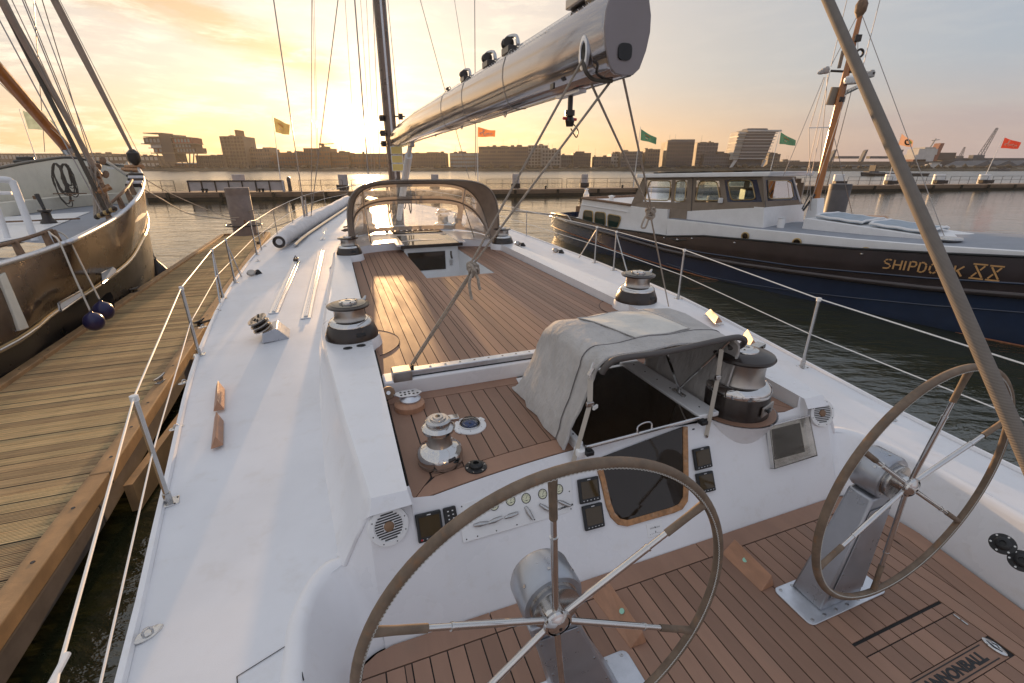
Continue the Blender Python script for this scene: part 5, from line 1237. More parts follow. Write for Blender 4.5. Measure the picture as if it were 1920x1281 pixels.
for i, z in enumerate((3.74, 3.53, 3.33)):
    p_ = MB().box((1.67, 13.0, z), (.30, .03, .19)).build('mast_display', 'white_plastic', mast, bevel=.01)
    MB().box((1.67, 12.983, z), (.27, .004, .165)).build('sunlit_face', 'sunlit_panel', p_)
k = MB(); rr = random.Random(4)
for i in range(16):
    u = MX+rr.uniform(-.3, .38); v = MV-.2+rr.uniform(-.2, .1); z0 = rr.uniform(2.4, 3.1); z1 = z0-rr.uniform(.5, .9); w = rr.uniform(.03, .08)
    k.tube(bez([(u, v, z0), (u-w, v-.03, lerp(z0, z1, .5)), (u, v-.02, z1), (u+w, v-.03, lerp(z0, z1, .5)), (u+.01, v, z0)], 5), .014, 5)
coil = solo(k, 'halyard_coils', 'rope_dark', 'dark halyard tails hung in loops at the foot of the mast', 'rope', frame='y')
k = MB()
for i, (dx_, z) in enumerate(((-.22, 4.15), (.24, 4.3), (-.2, 4.5), (.27, 4.55), (.24, 4.1), (-.22, 3.9))): k.box((MX+dx_, MV-.1, z), (.12, .1, .14), Rz(i)).tube([(MX, MV-.1, z), (MX+dx_*1.4, MV-.15, z)], .02, 6)
k.build('mast_block', 'anodised', mast, bevel=.01, kind='stuff')
mat('cap_paint', (.27, .24, .245), .4, .3, var=(3, .05))
# boom
BU = 1.415
def bsec(v, s_=1., dz_=0., sw=1.):
    pr = [(0, 3.765), (.052, 3.77), (.088, 3.80), (.118, 3.88), (.132, 3.96), (.128, 4.03), (.108, 4.095), (.064, 4.145), (0, 4.16)]
    pts = [(a*sw, 3.99+(z-3.99)*s_+dz_) for a, z in pr]; full = [(BU+(MX-BU)*max(0, (v-8)/5.3)*1.0+a, v, z) for a, z in pts]+[(BU+(MX-BU)*max(0, (v-8)/5.3)-a, v, z) for a, z in pts[-2:0:-1]]
    return full
rings = [bsec(2.215, .97, sw=.96), bsec(2.23)]+[bsec(v, lerp(1, 1.03, (v-2)/3), 0) for v in (3, 4, 5, 6, 7, 8, 9, 10, 11)]+[bsec(12, .95, .01, .9), bsec(12.6, .8, .02, .8), bsec(12.9, .55, .02, .6)]
boom = MB().rings(rings).build('boom', 'boom_paint', yacht, 45)
MB().rings([[(p[0], 2.205, p[2]) for p in bsec(2.2, .985, sw=.97)], [(p[0], 2.216, p[2]) for p in bsec(2.2, .985, sw=.97)]]).build('end_cap', 'cap_paint', boom, 30, bevel=.003)
q = yv(1172, 97, 2.2); ol = []
for i in range(24):
    a = 2*pi*i/24; ol.append((q.x+abs(cos(a))**.6*(1 if cos(a) > 0 else -1)*.038, q.z+abs(sin(a))**.6*(1 if sin(a) > 0 else -1)*.036))
MB().rings([[(a, 2.203, b_) for a, b_ in ol], [(a, 2.197, b_) for a, b_ in ol]]).build('end_hole', 'black', boom, 30)
def side_u(z): return BU-interp(z, [(3.765, 0.0), (3.77, .052), (3.80, .088), (3.88, .118), (3.96, .132), (4.03, .128), (4.095, .108), (4.145, .064)])
q = yu(1096, 100, BU-.125); rx_ = Matrix.Rotation(pi/2, 3, 'Y')
m_ = MB().lathe([(.060, -.006), (.058, .010), (.040, .012), (.036, .006)], 24, (0, 0, 0)); m_.v = [Vector((q.x-p.z, q.y+p.x*.75, q.z+p.y*1.35)) for p in m_.v]; m_.build('rope_exit', 'alu', boom)
m_ = MB().lathe([(.037, .0065), (0, .0065)], 24, (0, 0, 0)); m_.v = [Vector((q.x-p.z, q.y+p.x*.75, q.z+p.y*1.35)) for p in m_.v]; m_.build('exit_hole', 'black', boom); EX = q
for (x, y) in ((947, 226), (866, 246), (817, 257)):
    q = yu(x, y-5, BU); MB().tube([(BU, q.y-.02, 3.775), (BU, q.y-.03, 3.75), (BU, q.y, 3.735), (BU, q.y+.03, 3.75), (BU, q.y+.02, 3.775)], .006, 6).build('loop_eye', 'steel', boom)
q = yu(1070, 180, BU); MB().box((BU, q.y, 3.758), (.05, .30, .022)).build('under_rail', 'alu', boom, bevel=.004)
b = MB().tube([(BU, q.y, 3.76), (BU, q.y+.0, 3.66)], .016, 10).lathe([(.03, -.015), (.03, .015)], 12, (BU, q.y, 3.655)).lathe([(.022, -.03), (.03, .0), (.018, .03)], 10, (BU, q.y, 3.61)).build('vang_pin', 'anodised', boom)
MB().tube([(BU-.045, q.y, 3.625), (BU+.045, q.y, 3.62)], .009, 6).build('pin_clip', 'red', b)
MB().tube(bez([(BU+.02, q.y, 3.60), (BU+.06, q.y, 3.56), (BU+.05, q.y, 3.52), (BU+.01, q.y, 3.57)], 5), .004, 5).build('lanyard', 'black', b)
for (x, y, s_) in ((965, 100, 1.), (925, 128, .95), (880, 153, .9), (848, 174, .35)):
    q = yu(x, y+10, BU); c = Vector((BU-.03, q.y, 4.17)); c.z -= .01
    b = MB().box(c, (.10*s_, .16*s_, .05*s_)).lathe([(.045*s_, -.03), (.03*s_, 0), (.045*s_, .03)], 14, c+Vector((-.02, .02, .05*s_)), Matrix.Rotation(pi/2, 3, 'X')).build('boom_block', 'anodised', boom, bevel=.006)
    MB().tube(bez([c+Vector((.02, -.10, .02))*s_, c+Vector((.03, -.03, .09))*s_, c+Vector((.0, .06, .10))*s_, c+Vector((-.03, .09, .05))*s_], 4), .016*s_, 6).build('shackle', 'steel', b)
# stitched seam, thin retaining hoops and small fittings on the boom side
def bside(x, y, o_=.002):
    z = yu(x, y, BU-.11).z; u = side_u(min(4.19, max(3.77, z))); q = yu(x, y, u); return Vector((u-o_, q.y, q.z))
for x0 in (945, 868, 828):
    v = yu(x0, 200, BU-.12).y; hp_ = [(q[0]-(.003 if q[0] < BU+(MX-BU)*max(0, (v-8)/5.3) else -.003), q[1], q[2]+(.002 if q[2] > 4.1 else -.002)) for q in bsec(v, lerp(1, 1.03, (v-2)/3))]; MB().tube(hp_, .0022, 5, closed=True).build('retaining_line', 'rope_pale', boom)
sm_ = MB(); y0_ = 0
for i in range(70):
    v = 2.4+i*.055; c = Vector((BU-.107, v, 4.10)); sm_.tube([c+Vector((0, -.012, -.008)), c+Vector((-.002, .012, .010))], .0016, 4)
sm_.build('stitched_seam', 'white_line', boom, kind='stuff'); MB().box((BU-.1335, yu(1037, 162, BU-.13).y, yu(1037, 162, BU-.13).z), (.012, .05, .035)).build('side_fitting', 'anodised', boom, bevel=.004); MB().box((BU-.088, 2.42, 4.125), (.01, .10, .03), Matrix.Rotation(-.5, 3, 'Y')).build('end_pin_plate', 'steel', boom, bevel=.003)
# outhaul car at the after end with its brown line
q = yu(1100, 40, BU); c = Vector((BU-.06, q.y-.05, 4.175))
b = MB().box(c, (.07, .26, .05), Rz(.0)).build('outhaul_car', 'brushed', boom, bevel=.008)
MB().lathe([(.052, -.012), (.055, 0), (.052, .012)], 20, c+Vector((-.01, .05, .055)), Matrix.Rotation(pi/2, 3, 'Y')).build('cheek', 'alu', b); k = MB()
for a in (-.02, .02): k.lathe([(.013, 0), (.013, .002)], 10, c+Vector((-.024, .05+a, .055)), Matrix.Rotation(-pi/2, 3, 'Y'))
k.build('cheek_hole', 'black', b, kind='stuff')
MB().tube([c+Vector((-.03, .16, .09)), c+Vector((.0, .10, .10)), c+Vector((.01, .02, .11))], .02, 8).lathe([(.03, -.03), (.032, .03)], 12, c+Vector((-.03, .14, .095)), Matrix.Rotation(1.2, 3, 'Y')).build('swivel', 'steel', b)
ln = MB().tube(bez([c+Vector((.0, .06, .10)), c+Vector((.03, -.03, .105)), c+Vector((.07, -.22, .12)), c+Vector((.10, -.40, .13)), (BU+.10, 2.2, 4.33), (BU+.16, 2.15, 4.27), (BU+.20, 2.2, 4.17), (BU+.15, 2.26, 4.13)], 6), .016, 8)
solo(ln, 'outhaul_line', 'rust_brown', 'short rusty brown line over the after end of the boom', 'rope', frame='y')
# vang strut
p0 = (1.45, 8.1, 3.79); p1 = (1.58, 12.95, 2.15)
P0 = Vector((1.46, 9.2, 3.80)); P1 = Vector((1.58, 12.95, 2.05))
MB().tube([P0+(P1-P0)*.14, P1], .075, 14).tube([P0, P0+(P1-P0)*.16], .045, 12).build('vang_strut', 'white_paint', yacht); MB().box(P0+Vector((0, 0, -.06)), (.08, .28, .12)).build('vang_bracket', 'brushed', yacht, bevel=.02)
# standing rigging (each wire a part of the yacht)
def wire(p, q, r=.007, m='wire', nm='shroud'): MB().tube([p, q], r, 6).build(nm, m, yacht)
cpt = ya(576, 432, 1.70); cps = Vector((2*UC-cpt.x+.05, cpt.y, cpt.z))
b = MB().box(cpt+Vector((0, 0, .05)), (.16, .26, .10)).build('chainplate', 'chrome', yacht, bevel=.02)
wire(cpt, cpt+(yv(513, 0, cpt.y+.2)-cpt)*1.8, .016); tgt = yv(632, 0, 12.9); wire(cpt+Vector((.05, .05, 0)), cpt+(tgt-cpt)*1.6, .012); wire(cpt+Vector((.1, .1, 0)), Vector((MX-.15, MV, 16)), .010)
for dd, L_ in (((-.02), .9), (.05, .8)): MB().tube([cpt+Vector((dd, 0, .08)), cpt+(yv(513, 0, cpt.y+.2)-cpt).normalized()*L_+Vector((dd, 0, 0))], .024, 8).build('turnbuckle', 'steel', yacht)
for (x0, x1, y1, v, r) in ((647, 661, 215, 13.0, .006), (665, 691, 335, 12.4, .017), (676, 698, 330, 13.1, .006), (687, 703, 330, 13.2, .006), (699, 713, 330, 13.2, .008), (586, 594, 290, 13.6, .005), (589, 596, 292, 13.6, .005)):
    q = yv(x1, y1, v); p = yv(x0, 0, v); wire(q, q+(p-q)*1.4, r, nm='halyard')
for (x0, x1, y1, v, r) in ((788, 880, 336, 12.2, .008), (852, 884, 200, 10.5, .005), (890, 892, 330, 12.0, .010), (727, 750, 245, 13.0, .008)):
    q = yv(x1, y1, v); p = yv(x0, 0, v); wire(q, q+(p-q)*1.4, r, nm='stay')
# ================================================================== sprayhood over the main companionway
def arch(t_, c, half, zb, ht, v0, v1, pu=.55, pz=.62, tilt=0.):
    a = pi*t_; cc_, ss_ = cos(a), sin(a); f = abs(ss_)**pz
    return Vector((c-(1 if cc_ > 0 else -1)*half*abs(cc_)**pu, lerp(v0, v1, f), zb+ht*f))
curves = [lambda t_: arch(t_, 1.57, 1.40, 1.93, 1.19, 8.70, 8.70, .42, .42), lambda t_: arch(t_, 1.57, 1.30, 1.93, 1.11, 8.85, 9.85, .45, .48), lambda t_: arch(t_, 1.57, 1.33, 1.93, .78, 9.0, 10.15, .52, .62), lambda t_: arch(t_, 1.57, 1.42, 1.96, .04, 9.1, 10.75, .62, .8)]
hood = thing('sprayhood', 'large grey canvas sprayhood with six clear windows over the main companionway', 'sprayhood', (1.57, 9.5, 1.95), frame='y')
def surf(k, s_, t_): return curves[k](t_).lerp(curves[k+1](t_), s_)
def bulge(p): return p
MB().sheet([[surf(0, i/6, j/60)+Vector((0, 0, .012*sin(j*1.1)*sin(pi*i/6)))*1 for j in range(61)] for i in range(7)], .004).build('canopy', 'canvas_warm', hood, 60)
WINS = {1: ((.165, .280), (.310, .690), (.720, .835)), 2: ((.075, .280), (.320, .680), (.720, .925))}
for k_ in (1, 2):
    ni, nj = 22, 200; rows = [[surf(k_, i/ni, j/nj) for j in range(nj+1)] for i in range(ni+1)]; cm = MB(); o_ = 0
    for r_ in rows: cm.v += r_
    def inside(s_, t_):
        for (a, b_) in WINS[k_]:
            lo, hi = (.22, .80) if k_ == 1 else (.14, .86)
            if a < t_ < b_ and lo < s_ < hi:
                ex = min(t_-a, b_-t_)/.02; ey = min(s_-lo, hi-s_)/.14
                if ex >= 1 or ey >= 1 or (1-ex)**2+(1-ey)**2 < 1: return True
        return False
    for i in range(ni):
        for j in range(nj):
            if not inside((i+.5)/ni, (j+.5)/nj): a = i*(nj+1)+j; cm.f.append((a, a+1, a+nj+2, a+nj+1))
    cm.build('window_surround', 'canvas_warm', hood, 60)
    for (a, b_) in WINS[k_]:
        lo, hi = (.20, .82) if k_ == 1 else (.12, .88); MB().sheet([[surf(k_, lerp(lo, hi, i/6), lerp(a-.003, b_+.003, j/16))+Vector((0, -.004, .003*sin(i*2+j))) for j in range(17)] for i in range(7)]).build('clear_window', 'vinyl', hood, 60)
MB().tube([curves[0](i/40) for i in range(41)], .016, 8).build('hoop', 'hood_tube', hood); MB().tube([curves[2](i/40)+Vector((0, -.03, -.01)) for i in range(41)], .017, 8).build('hoop', 'canvas_warm', hood); MB().tube([curves[1](i/40)+Vector((0, -.03, -.01)) for i in range(41)], .014, 8).build('hoop', 'canvas_warm', hood)
MB().tube([curves[0](i/40)+Vector((0, -.02, .0)) for i in range(41)], .026, 6, squash=(1, .5)).build('binding', 'canvas_warm', hood)
for t_ in (.295, .705):
    p = curves[2](t_)+Vector((0, -.05, 0)); MB().tube([p, (p.x-.0, 9.15, 1.99)], .012, 8).build('strut', 'steel', hood); MB().tube([curves[1](t_), p], .012, 8).build('strut', 'steel', hood)
for i in range(20):
    pass
# ================================================================== small canvas hood over the after companionway
sh = thing('companion_hood', 'small grey canvas hood with pale window over the after companionway', 'canvas hood', (1.7, 2.4, 1.79), frame='y')
def hs(v, zt_, lb=1.085, rb=2.235, lt=1.235, rt2=2.285, r=.11, zb_=1.795, wr=0.):
    pts = [Vector((lb, v, zb_)).lerp(Vector((lt, v, zt_-r)), i/7) for i in range(8)]
    for i in range(1, 8):
        a = pi-(pi/2)*i/7; pts.append(Vector((lt+r+cos(a)*r, v, zt_-r+sin(a)*r)))
    for i in range(1, 12): pts.append(Vector((lerp(lt+r, rt2-r, i/12), v, zt_+.012*sin(pi*i/12))))
    for i in range(0, 8):
        a = pi/2-(pi/2)*i/7; pts.append(Vector((rt2-r+cos(a)*r, v, zt_-r+sin(a)*r)))
    pts += [Vector((rt2, v, zt_-r)).lerp(Vector((rb, v, zb_)), i/7) for i in range(1, 8)]
    return pts
secs = [hs(2.00, 2.355), hs(2.05, 2.36), hs(2.15, 2.368), hs(2.3, 2.378), hs(2.45, 2.388), hs(2.58, 2.385), hs(2.67, 2.36), hs(2.73, 2.31, r=.10), hs(2.79, 2.22, r=.09), hs(2.84, 2.08, r=.08), hs(2.88, 1.95, r=.06), hs(2.90, 1.86, r=.04)]
# shear the lower edge forward-aft so the sides drop to their line on deck, and add soft folds
rr = random.Random(9); out = []
for i, s_ in enumerate(secs):
    row = []
    for j, p in enumerate(s_):
        f = min(1, max(0, (2.3-p.z)/.5)); w = sin(p.y*24+p.z*5)*.010*f+sin(p.y*41-p.z*9)*.005*f
        row.append(Vector((p.x+w*(1 if j > 20 else -1), p.y+(.03*f if i < 2 else 0)+.012*sin(p.z*16+j*.7)*f, p.z+.006*sin(p.x*17+p.y*11)*(1-f))))
    out.append(row)
MB().sheet(out, .004).build('canvas_cover', 'canvas', sh, 60)
MB().tube(out[0], .010, 6).build('hem', 'canvas', sh); MB().tube([p+Vector((-.006 if j < 20 else .006, 0, 0)) for j, p in enumerate(out[2])], .0035, 5).build('seam', 'canvas_dark', sh)
mat('hood_window', (.62, .60, .55), .16, var=(5, .06), bump=(4, .5, .03))
def topz(u, v): return interp(v, [(2.0, 2.355), (2.3, 2.378), (2.45, 2.388), (2.58, 2.385), (2.67, 2.36)])+.012*sin(pi*min(1, max(0, (u-1.345)/.83)))+.006*sin(u*17+v*11)
cq = [(1.44, 2.585), (1.98, 2.60), (2.02, 2.17), (1.60, 2.15)]
rows = []
for i in range(9):
    row = []
    for j in range(13):
        f, g_ = i/8, j/12; a = Vector(cq[0]).lerp(Vector(cq[1]), g_); b_ = Vector(cq[3]).lerp(Vector(cq[2]), g_); p = a.lerp(b_, f); row.append((p.x, p.y, topz(p.x, p.y)+.006))
    rows.append(row)
MB().sheet(rows, .004).build('window_panel', 'hood_window', sh, 60)
edge = rows[0]+[r_[-1] for r_ in rows[1:]]+rows[-1][::-1][1:]+[r_[0] for r_ in rows[::-1][1:-1]]
MB().tube(edge, .004, 5, closed=True).build('window_binding', 'canvas', sh)
bp = [yv(1128, 700, 1.97), yv(1140, 684, 1.96), yv(1165, 672, 1.95), yv(1250, 660, 1.95), yv(1365, 635, 1.95), yv(1390, 634, 1.96), yv(1396, 641, 1.99), yv(1386, 650, 2.03), yv(1366, 652, 2.08)]
MB().tube(bez(bp, 6), .0185, 12).build('grab_bar', 'hood_tube', sh, 60)
hinge = yu(1272, 742, 2.12); e1_ = yv(1247, 655, 2.05); e2_ = yv(1368, 640, 2.05)
MB().tube([e1_, hinge+Vector((0, 0, .05))], .009, 8).build('strut', 'chrome', sh); MB().tube([e2_, hinge+Vector((0, 0, .06))], .009, 8).build('strut', 'chrome', sh)
MB().tube([hinge+Vector((0, 0, .07)), (hinge.x, hinge.y, 1.85)], .013, 8).box((hinge.x, hinge.y, 1.853), (.03, .12, .012)).build('hinge', 'steel', sh, bevel=.003)
def strap(pts, w, m='rope_pale', nm='strap'):
    for a, b_ in zip(pts, pts[1:]):
        d_ = (b_-a); n_ = d_.normalized(); vw = ((a+b_)/2-Vector((0, 0, H))).normalized(); x_ = n_.cross(vw).normalized(); y_ = x_.cross(n_); rot = Matrix((x_, n_, y_)).transposed()
        MB().box((a+b_)/2, (w, d_.length, .004), rot).build(nm, m, sh)
sl_ = [yv(1112, 688, 1.99), yv(1108, 700, 1.97)]; k = yv(1106, 758, 1.95); wl_ = wallpt(1073, 872, .004)
MB().tube(bez([yv(1113, 680, 1.99), yv(1108, 695, 1.98), yv(1106, 712, 1.97)], 4), .008, 6).tube([yv(1112, 690, 1.98), yv(1104, 704, 1.98)], .012, 6).build('snap_hook', 'steel', sh)
strap([yv(1107, 712, 1.97), k], .030); MB().box(k, (.045, .02, .03)).build('buckle', 'steel', sh, bevel=.004); strap([k, wl_], .026)
MB().box(k+Vector((.03, -.01, -.02)), (.04, .012, .02), Rz(.5)).build('strap_end', 'white_line', sh)
k = yv(1346, 708, 2.0); wr_ = wallpt(1323, 818, .006)
strap([yv(1353, 655, 2.02), k], .026); MB().box(k, (.042, .02, .032)).build('buckle', 'steel', sh, bevel=.004); strap([k, wr_], .026); MB().lathe([(.009, 0), (.008, .01), (0, .01)], 12, wr_, Matrix.Rotation(pi/2, 3, 'X')).build('strap_bolt', 'steel', sh)
# ================================================================== running rigging and loose gear
TB = Vector((.385, 3.14, 1.99)); E1 = EX+Vector((-.01, 0, -.03)); E2 = yu(1150, 146, BU+.02)
K1 = near_seg(889, 505, E1.lerp(E2, .5), TB)
def knot(c, r, n=7, seed=1):
    rr_ = random.Random(seed); m_ = MB()
    for i in range(n):
        a = rr_.uniform(0, pi); ax = Vector((cos(a), sin(a), rr_.uniform(-.9, .9))).normalized(); x_ = ax.cross(Vector((0, 0, 1))).normalized(); y_ = ax.cross(x_); cc_ = c+Vector((rr_.uniform(-.3, .3), rr_.uniform(-.3, .3), rr_.uniform(-.8, .8)))*r
        m_.tube([cc_+(x_*cos(2*pi*j/12)+y_*sin(2*pi*j/12))*r*rr_.uniform(.75, 1.05) for j in range(12)], .0095, 6, closed=True)
    return m_
m_ = knot(K1, .035, 8, 3)
m_.tube([E1, K1+Vector((-.01, 0, .03))], .0068, 8).tube([E2, K1+Vector((.012, 0, .03))], .0068, 8)
m_.tube([K1+Vector((-.008, 0, -.02)), TB+Vector((-.006, 0, 0))], .0068, 8).tube([K1+Vector((.01, 0, -.02)), TB+Vector((.012, 0, 0))], .0068, 8)
for s_ in (-1, 1): m_.tube(bez([K1+Vector((.0, -.02, -.02)), K1+Vector((.025*s_, -.03, -.06)), K1+Vector((.032*s_, -.03, -.11)), K1+Vector((.03*s_+.01, -.03, -.17+.03*s_))], 5), .0095, 8)
solo(m_, 'boom_lashing', 'rope', 'pale rope from boom end knotted above the teak and led to the traveller end block', 'rope', 'lashings holding the boom', frame='y')
DB = ya(1257, 584, 1.66); DB.z = zd(DB.x, DB.y)+.01; E3 = EX+Vector((.02, 0, -.05)); E4 = yu(1167, 139, BU+.06)
E3 = yu(1103, 150, BU-.08)
K2 = near_seg(1198, 408, E4, DB); m_ = knot(K2, .030, 7, 5)
m_.tube([EX+Vector((-.01, .01, -.04)), K2+Vector((-.01, 0, .03))], .0068, 8).tube([E4, K2+Vector((.01, 0, .03))], .0068, 8).tube([K2, DB], .0068, 8)
m_.tube(bez([K2, K2+Vector((-.05, -.01, -.02)), K2+Vector((-.085, -.02, -.09)), K2+Vector((-.05, -.02, -.10)), K2+Vector((-.02, -.01, -.04))], 6), .0075, 7)
solo(m_, 'boom_lashing', 'rope', 'pale rope from boom end knotted in mid air and led to the starboard deck edge', 'rope', 'lashings holding the boom', frame='y')
m_ = MB().tube(bez([EX+Vector((-.005, 0, -.03)), EX+Vector((-.015, -.05, -.09)), yu(1115, 150, BU-.08), yu(1148, 152, BU-.02)], 6), .010, 8); solo(m_, 'boom_end_line', 'rope_dark', 'dark line looping from the oval hole under the boom end', 'rope', frame='y')
# thick sheathed stay close by on the right
A_ = at_d(1552, 0, 1.62); B_ = at_d(1888, 773, 1.08); d_ = (B_-A_)
pts = [A_-d_*6.0, A_-d_*2, A_, B_, B_+d_*.5]
bm_ = MB().tube(pts, .0168, 20)
def braid():
    m = bpy.data.materials.new('braid'); m.use_nodes = True; k = NT(m.node_tree); b = k.n['Principled BSDF']; pos = k.new('ShaderNodeTexCoord').outputs['Object']
    ax = d_.normalized(); al = k.vm('DOT_PRODUCT', pos, tuple(ax), out=1)
    sx = ax.cross(Vector((0, 0, 1))).normalized(); sy = ax.cross(sx)
    X_ = k.vm('DOT_PRODUCT', pos, tuple(sx), out=1); Y_ = k.vm('DOT_PRODUCT', pos, tuple(sy), out=1)
    an = k.m('ARCTAN2', X_, Y_); f1 = k.m('SINE', k.m('ADD', k.m('MULTIPLY', al, 900), k.m('MULTIPLY', an, 7))); f2 = k.m('SINE', k.m('SUBTRACT', k.m('MULTIPLY', al, 900), k.m('MULTIPLY', an, 7)))
    h = k.m('MULTIPLY', f1, f2); bn = k.new('ShaderNodeBump'); bn.inputs['Strength'].default_value = .6; bn.inputs['Distance'].default_value = .0008; k.put(bn.inputs['Height'], h); k.put(b.inputs['Normal'], bn.outputs[0])
    n = k.noise(pos, 30, 4); k.put(b.inputs['Base Color'], k.mix(k.ss(k.m('ADD', h, k.m('MULTIPLY', n, .8)), -.3, 1.4), (.085, .072, .06, 1), (.21, .18, .155, 1))); b.inputs['Roughness'].default_value = .8; M['braid'] = m
braid()
solo(bm_, 'running_backstay', 'braid', 'thick braided grey-brown line slanting across the right side in front of the blue boat', 'rope', smooth=60)
# furled sail lying on the port side deck
pts = [ya(523, 452, 1.85), ya(546, 437, 1.87), ya(580, 418, 1.90), ya(620, 396, 1.95), ya(652, 378, 2.0)]
pts = [Vector((p.x, p.y, zd(p.x, p.y)+.17)) for p in pts]; pb = bez(pts, 8)
m_ = MB().tube(pb, [.12+.05*min(1, i/8)+.006*sin(i*1.7) for i in range(len(pb))], 16)
o = solo(m_, 'furled_sail', 'sailcloth', 'long white furled sail sausage lying along the port side deck', 'sail', frame='y', smooth=60)
m_ = MB().lathe([(.125, -.01), (.13, .02), (.09, .025), (.05, -.02), (0, -.02)], 20, (0, 0, 0)); dd = (pb[0]-pb[1]).normalized(); rot = Vector((0, 0, 1)).rotation_difference(dd).to_matrix(); m_.v = [pb[0]+rot @ p for p in m_.v]; yw(m_)
o2 = m_.build('sail_end_ring', 'anodised'); o2.parent = o; o2.matrix_parent_inverse = o.matrix_world.inverted() if False else Matrix.Translation(-o.location)
pts2 = [p+Vector((.28, .1, -.10)) for p in pts]; yb = bez(pts2, 6); solo(MB().tube(yb, .035, 8), 'deck_pole', 'steel', 'slim metal pole lying beside the furled white sail', 'pole', frame='y')
# fore-deck gear seen through the sprayhood
for (u, v, s_) in ((2.48, 11.55, 1.25), (2.95, 11.9, .9), (.55, 11.6, 1.1)): winch_small((u, v, zd(u, v)+.12), s_*1.5)
k = MB()
for i in range(9): k.box((1.05+i*.13, 11.1, 1.97), (.07, .22, .09))
k.build('rope_clutch', 'anodised', yacht, bevel=.01, kind='stuff')
m_ = MB(); rr = random.Random(8)
for i in range(26):
    c = Vector((.55+rr.uniform(-.3, .3), 10.9+rr.uniform(-.3, .3), 2.0+rr.uniform(0, .14))); rx = rr.uniform(.10, .2); m_.tube([c+Vector((cos(2*pi*j/12)*rx, sin(2*pi*j/12)*rx*.8, .02*sin(j))) for j in range(12)], .012, 5, closed=True)
solo(m_, 'coiled_line', 'rope_dark', 'dark heap of coiled line on the coachroof behind the left lower window', 'rope', frame='y')
# ================================================================== finger pier on the left (frame: along the boat axis)
pier = thing('finger_pier', 'weathered wooden finger pier between the dark ship and the white yacht', 'pier', (-3.6, 10, .55), frame='y')
PL = lambda v: interp(v, [(0, -4.55), (8, -4.62), (16, -4.72), (24, -4.78)]); PR = lambda v: interp(v, [(0, -2.44), (5, -2.46), (12, -2.72), (23, -2.98)])
PZ = .55; PE0, PE1 = -3.0, 23.5
gv = []; n = 7; wd = .140                                # one grooved board, shared by all
x = -wd/2; xs = []
for i in range(n):
    a = -wd/2+wd*i/n; xs += [(a, -.011), (a+wd/n*.28, 0), (a+wd/n*.72, 0), (a+wd/n, -.011)]
prof = [xs[0]]+[p for p in xs[1:] if True]
top = []
for p in prof:
    if not top or abs(top[-1][0]-p[0]) > 1e-6: top.append(p)
rr = random.Random(21); meshes = []
for i in range(6):
    f = [1.0, .85, 1.15, .95, 1.05, .75][i]
    mat('pier_board%d' % i, (.62*f, .43*f*(1.0 if i % 2 else 1.03), .225*f), .82, var=(4.5, .42, (.5, 26, 14)), bump=(16, .7, .006, (1, 10, 10)), dirt=(3.2, ((.15, .15, .09), (.22, .12, .07))[i % 2], .6))
    m_ = M['pier_board%d' % i]; kk = NT(m_.node_tree); b_ = kk.n['Principled BSDF']; lz = kk.xyz(kk.new('ShaderNodeTexCoord').outputs['Object'])[2]; lk = b_.inputs['Base Color'].links[0].from_socket
    kk.l.new(kk.mix(kk.ss(lz, -.0015, -.009), lk, (.05, .04, .028, 1)), b_.inputs['Base Color'])      # shade of the grooves put into the colour, darker with depth
    mb = MB(); L = 1.0
    mb.rings([[(-.5, a, z) for a, z in top]+[(-.5, wd/2, -.03), (-.5, -wd/2, -.03)], [(.5, a, z) for a, z in top]+[(.5, wd/2, -.03), (.5, -wd/2, -.03)]])
    meshes.append(mesh_of(mb, 'plank', 'pier_board%d' % i, 20))
v = PE0; k = 0
while v < PE1-.1 and k < 290:
    a, b_ = PL(v)+.07, PR(v)-.07; o = put('plank', meshes[rr.randrange(6)], pier, ((a+b_)/2, v, PZ-.03+rr.uniform(-.003, .003)), (rr.uniform(-.012, .012), 0, rr.uniform(-.004, .004)+.0), (b_-a, .99, 1)); v += .149; k += 1
def rail_beam(f, w, h, z, m, nm='edge_beam', seg=3.9, gap=.012, side=1):
    v = PE0
    while v < PE1:
        v2 = min(v+seg, PE1); mb = MB(); mb.hexa([(f(v)-w/2, v+gap, z-h), (f(v)+w/2, v+gap, z-h), (f(v2)+w/2, v2, z-h), (f(v2)-w/2, v2, z-h)], [(f(v)-w/2, v+gap, z), (f(v)+w/2, v+gap, z), (f(v2)+w/2, v2, z), (f(v2)-w/2, v2, z)]); b = mb.build(nm, m, pier, 0, bevel=.012)
        if nm == 'edge_beam':
            kk = MB(); q = v+.3
            while q < v2: kk.lathe([(.017, 0), (.015, .004), (0, .004)], 10, (f(q), q, z-.0005)); q += .62
            kk.build('beam_bolt', 'anodised', b, kind='stuff')
        v = v2
rail_beam(PL, .15, .14, PZ+.035, 'beam'); rail_beam(PR, .17, .14, PZ+.035, 'beam')
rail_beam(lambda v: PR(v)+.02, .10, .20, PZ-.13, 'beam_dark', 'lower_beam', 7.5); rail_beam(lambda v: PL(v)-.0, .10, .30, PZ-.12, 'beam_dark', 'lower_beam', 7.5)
MB().prism([(PL(0)+.1, PE0), (PR(0)-.1, PE0), (PR(23)-.1, PE1), (PL(23)+.1, PE1)], .12, PZ-.10).build('float', 'dark_weed', pier, 0)
MB().box(((PL(23)+PR(23))/2, PE1+.06, PZ-.05), (PR(23)-PL(23), .12, .18)).build('end_beam', 'beam', pier, 0, bevel=.01)
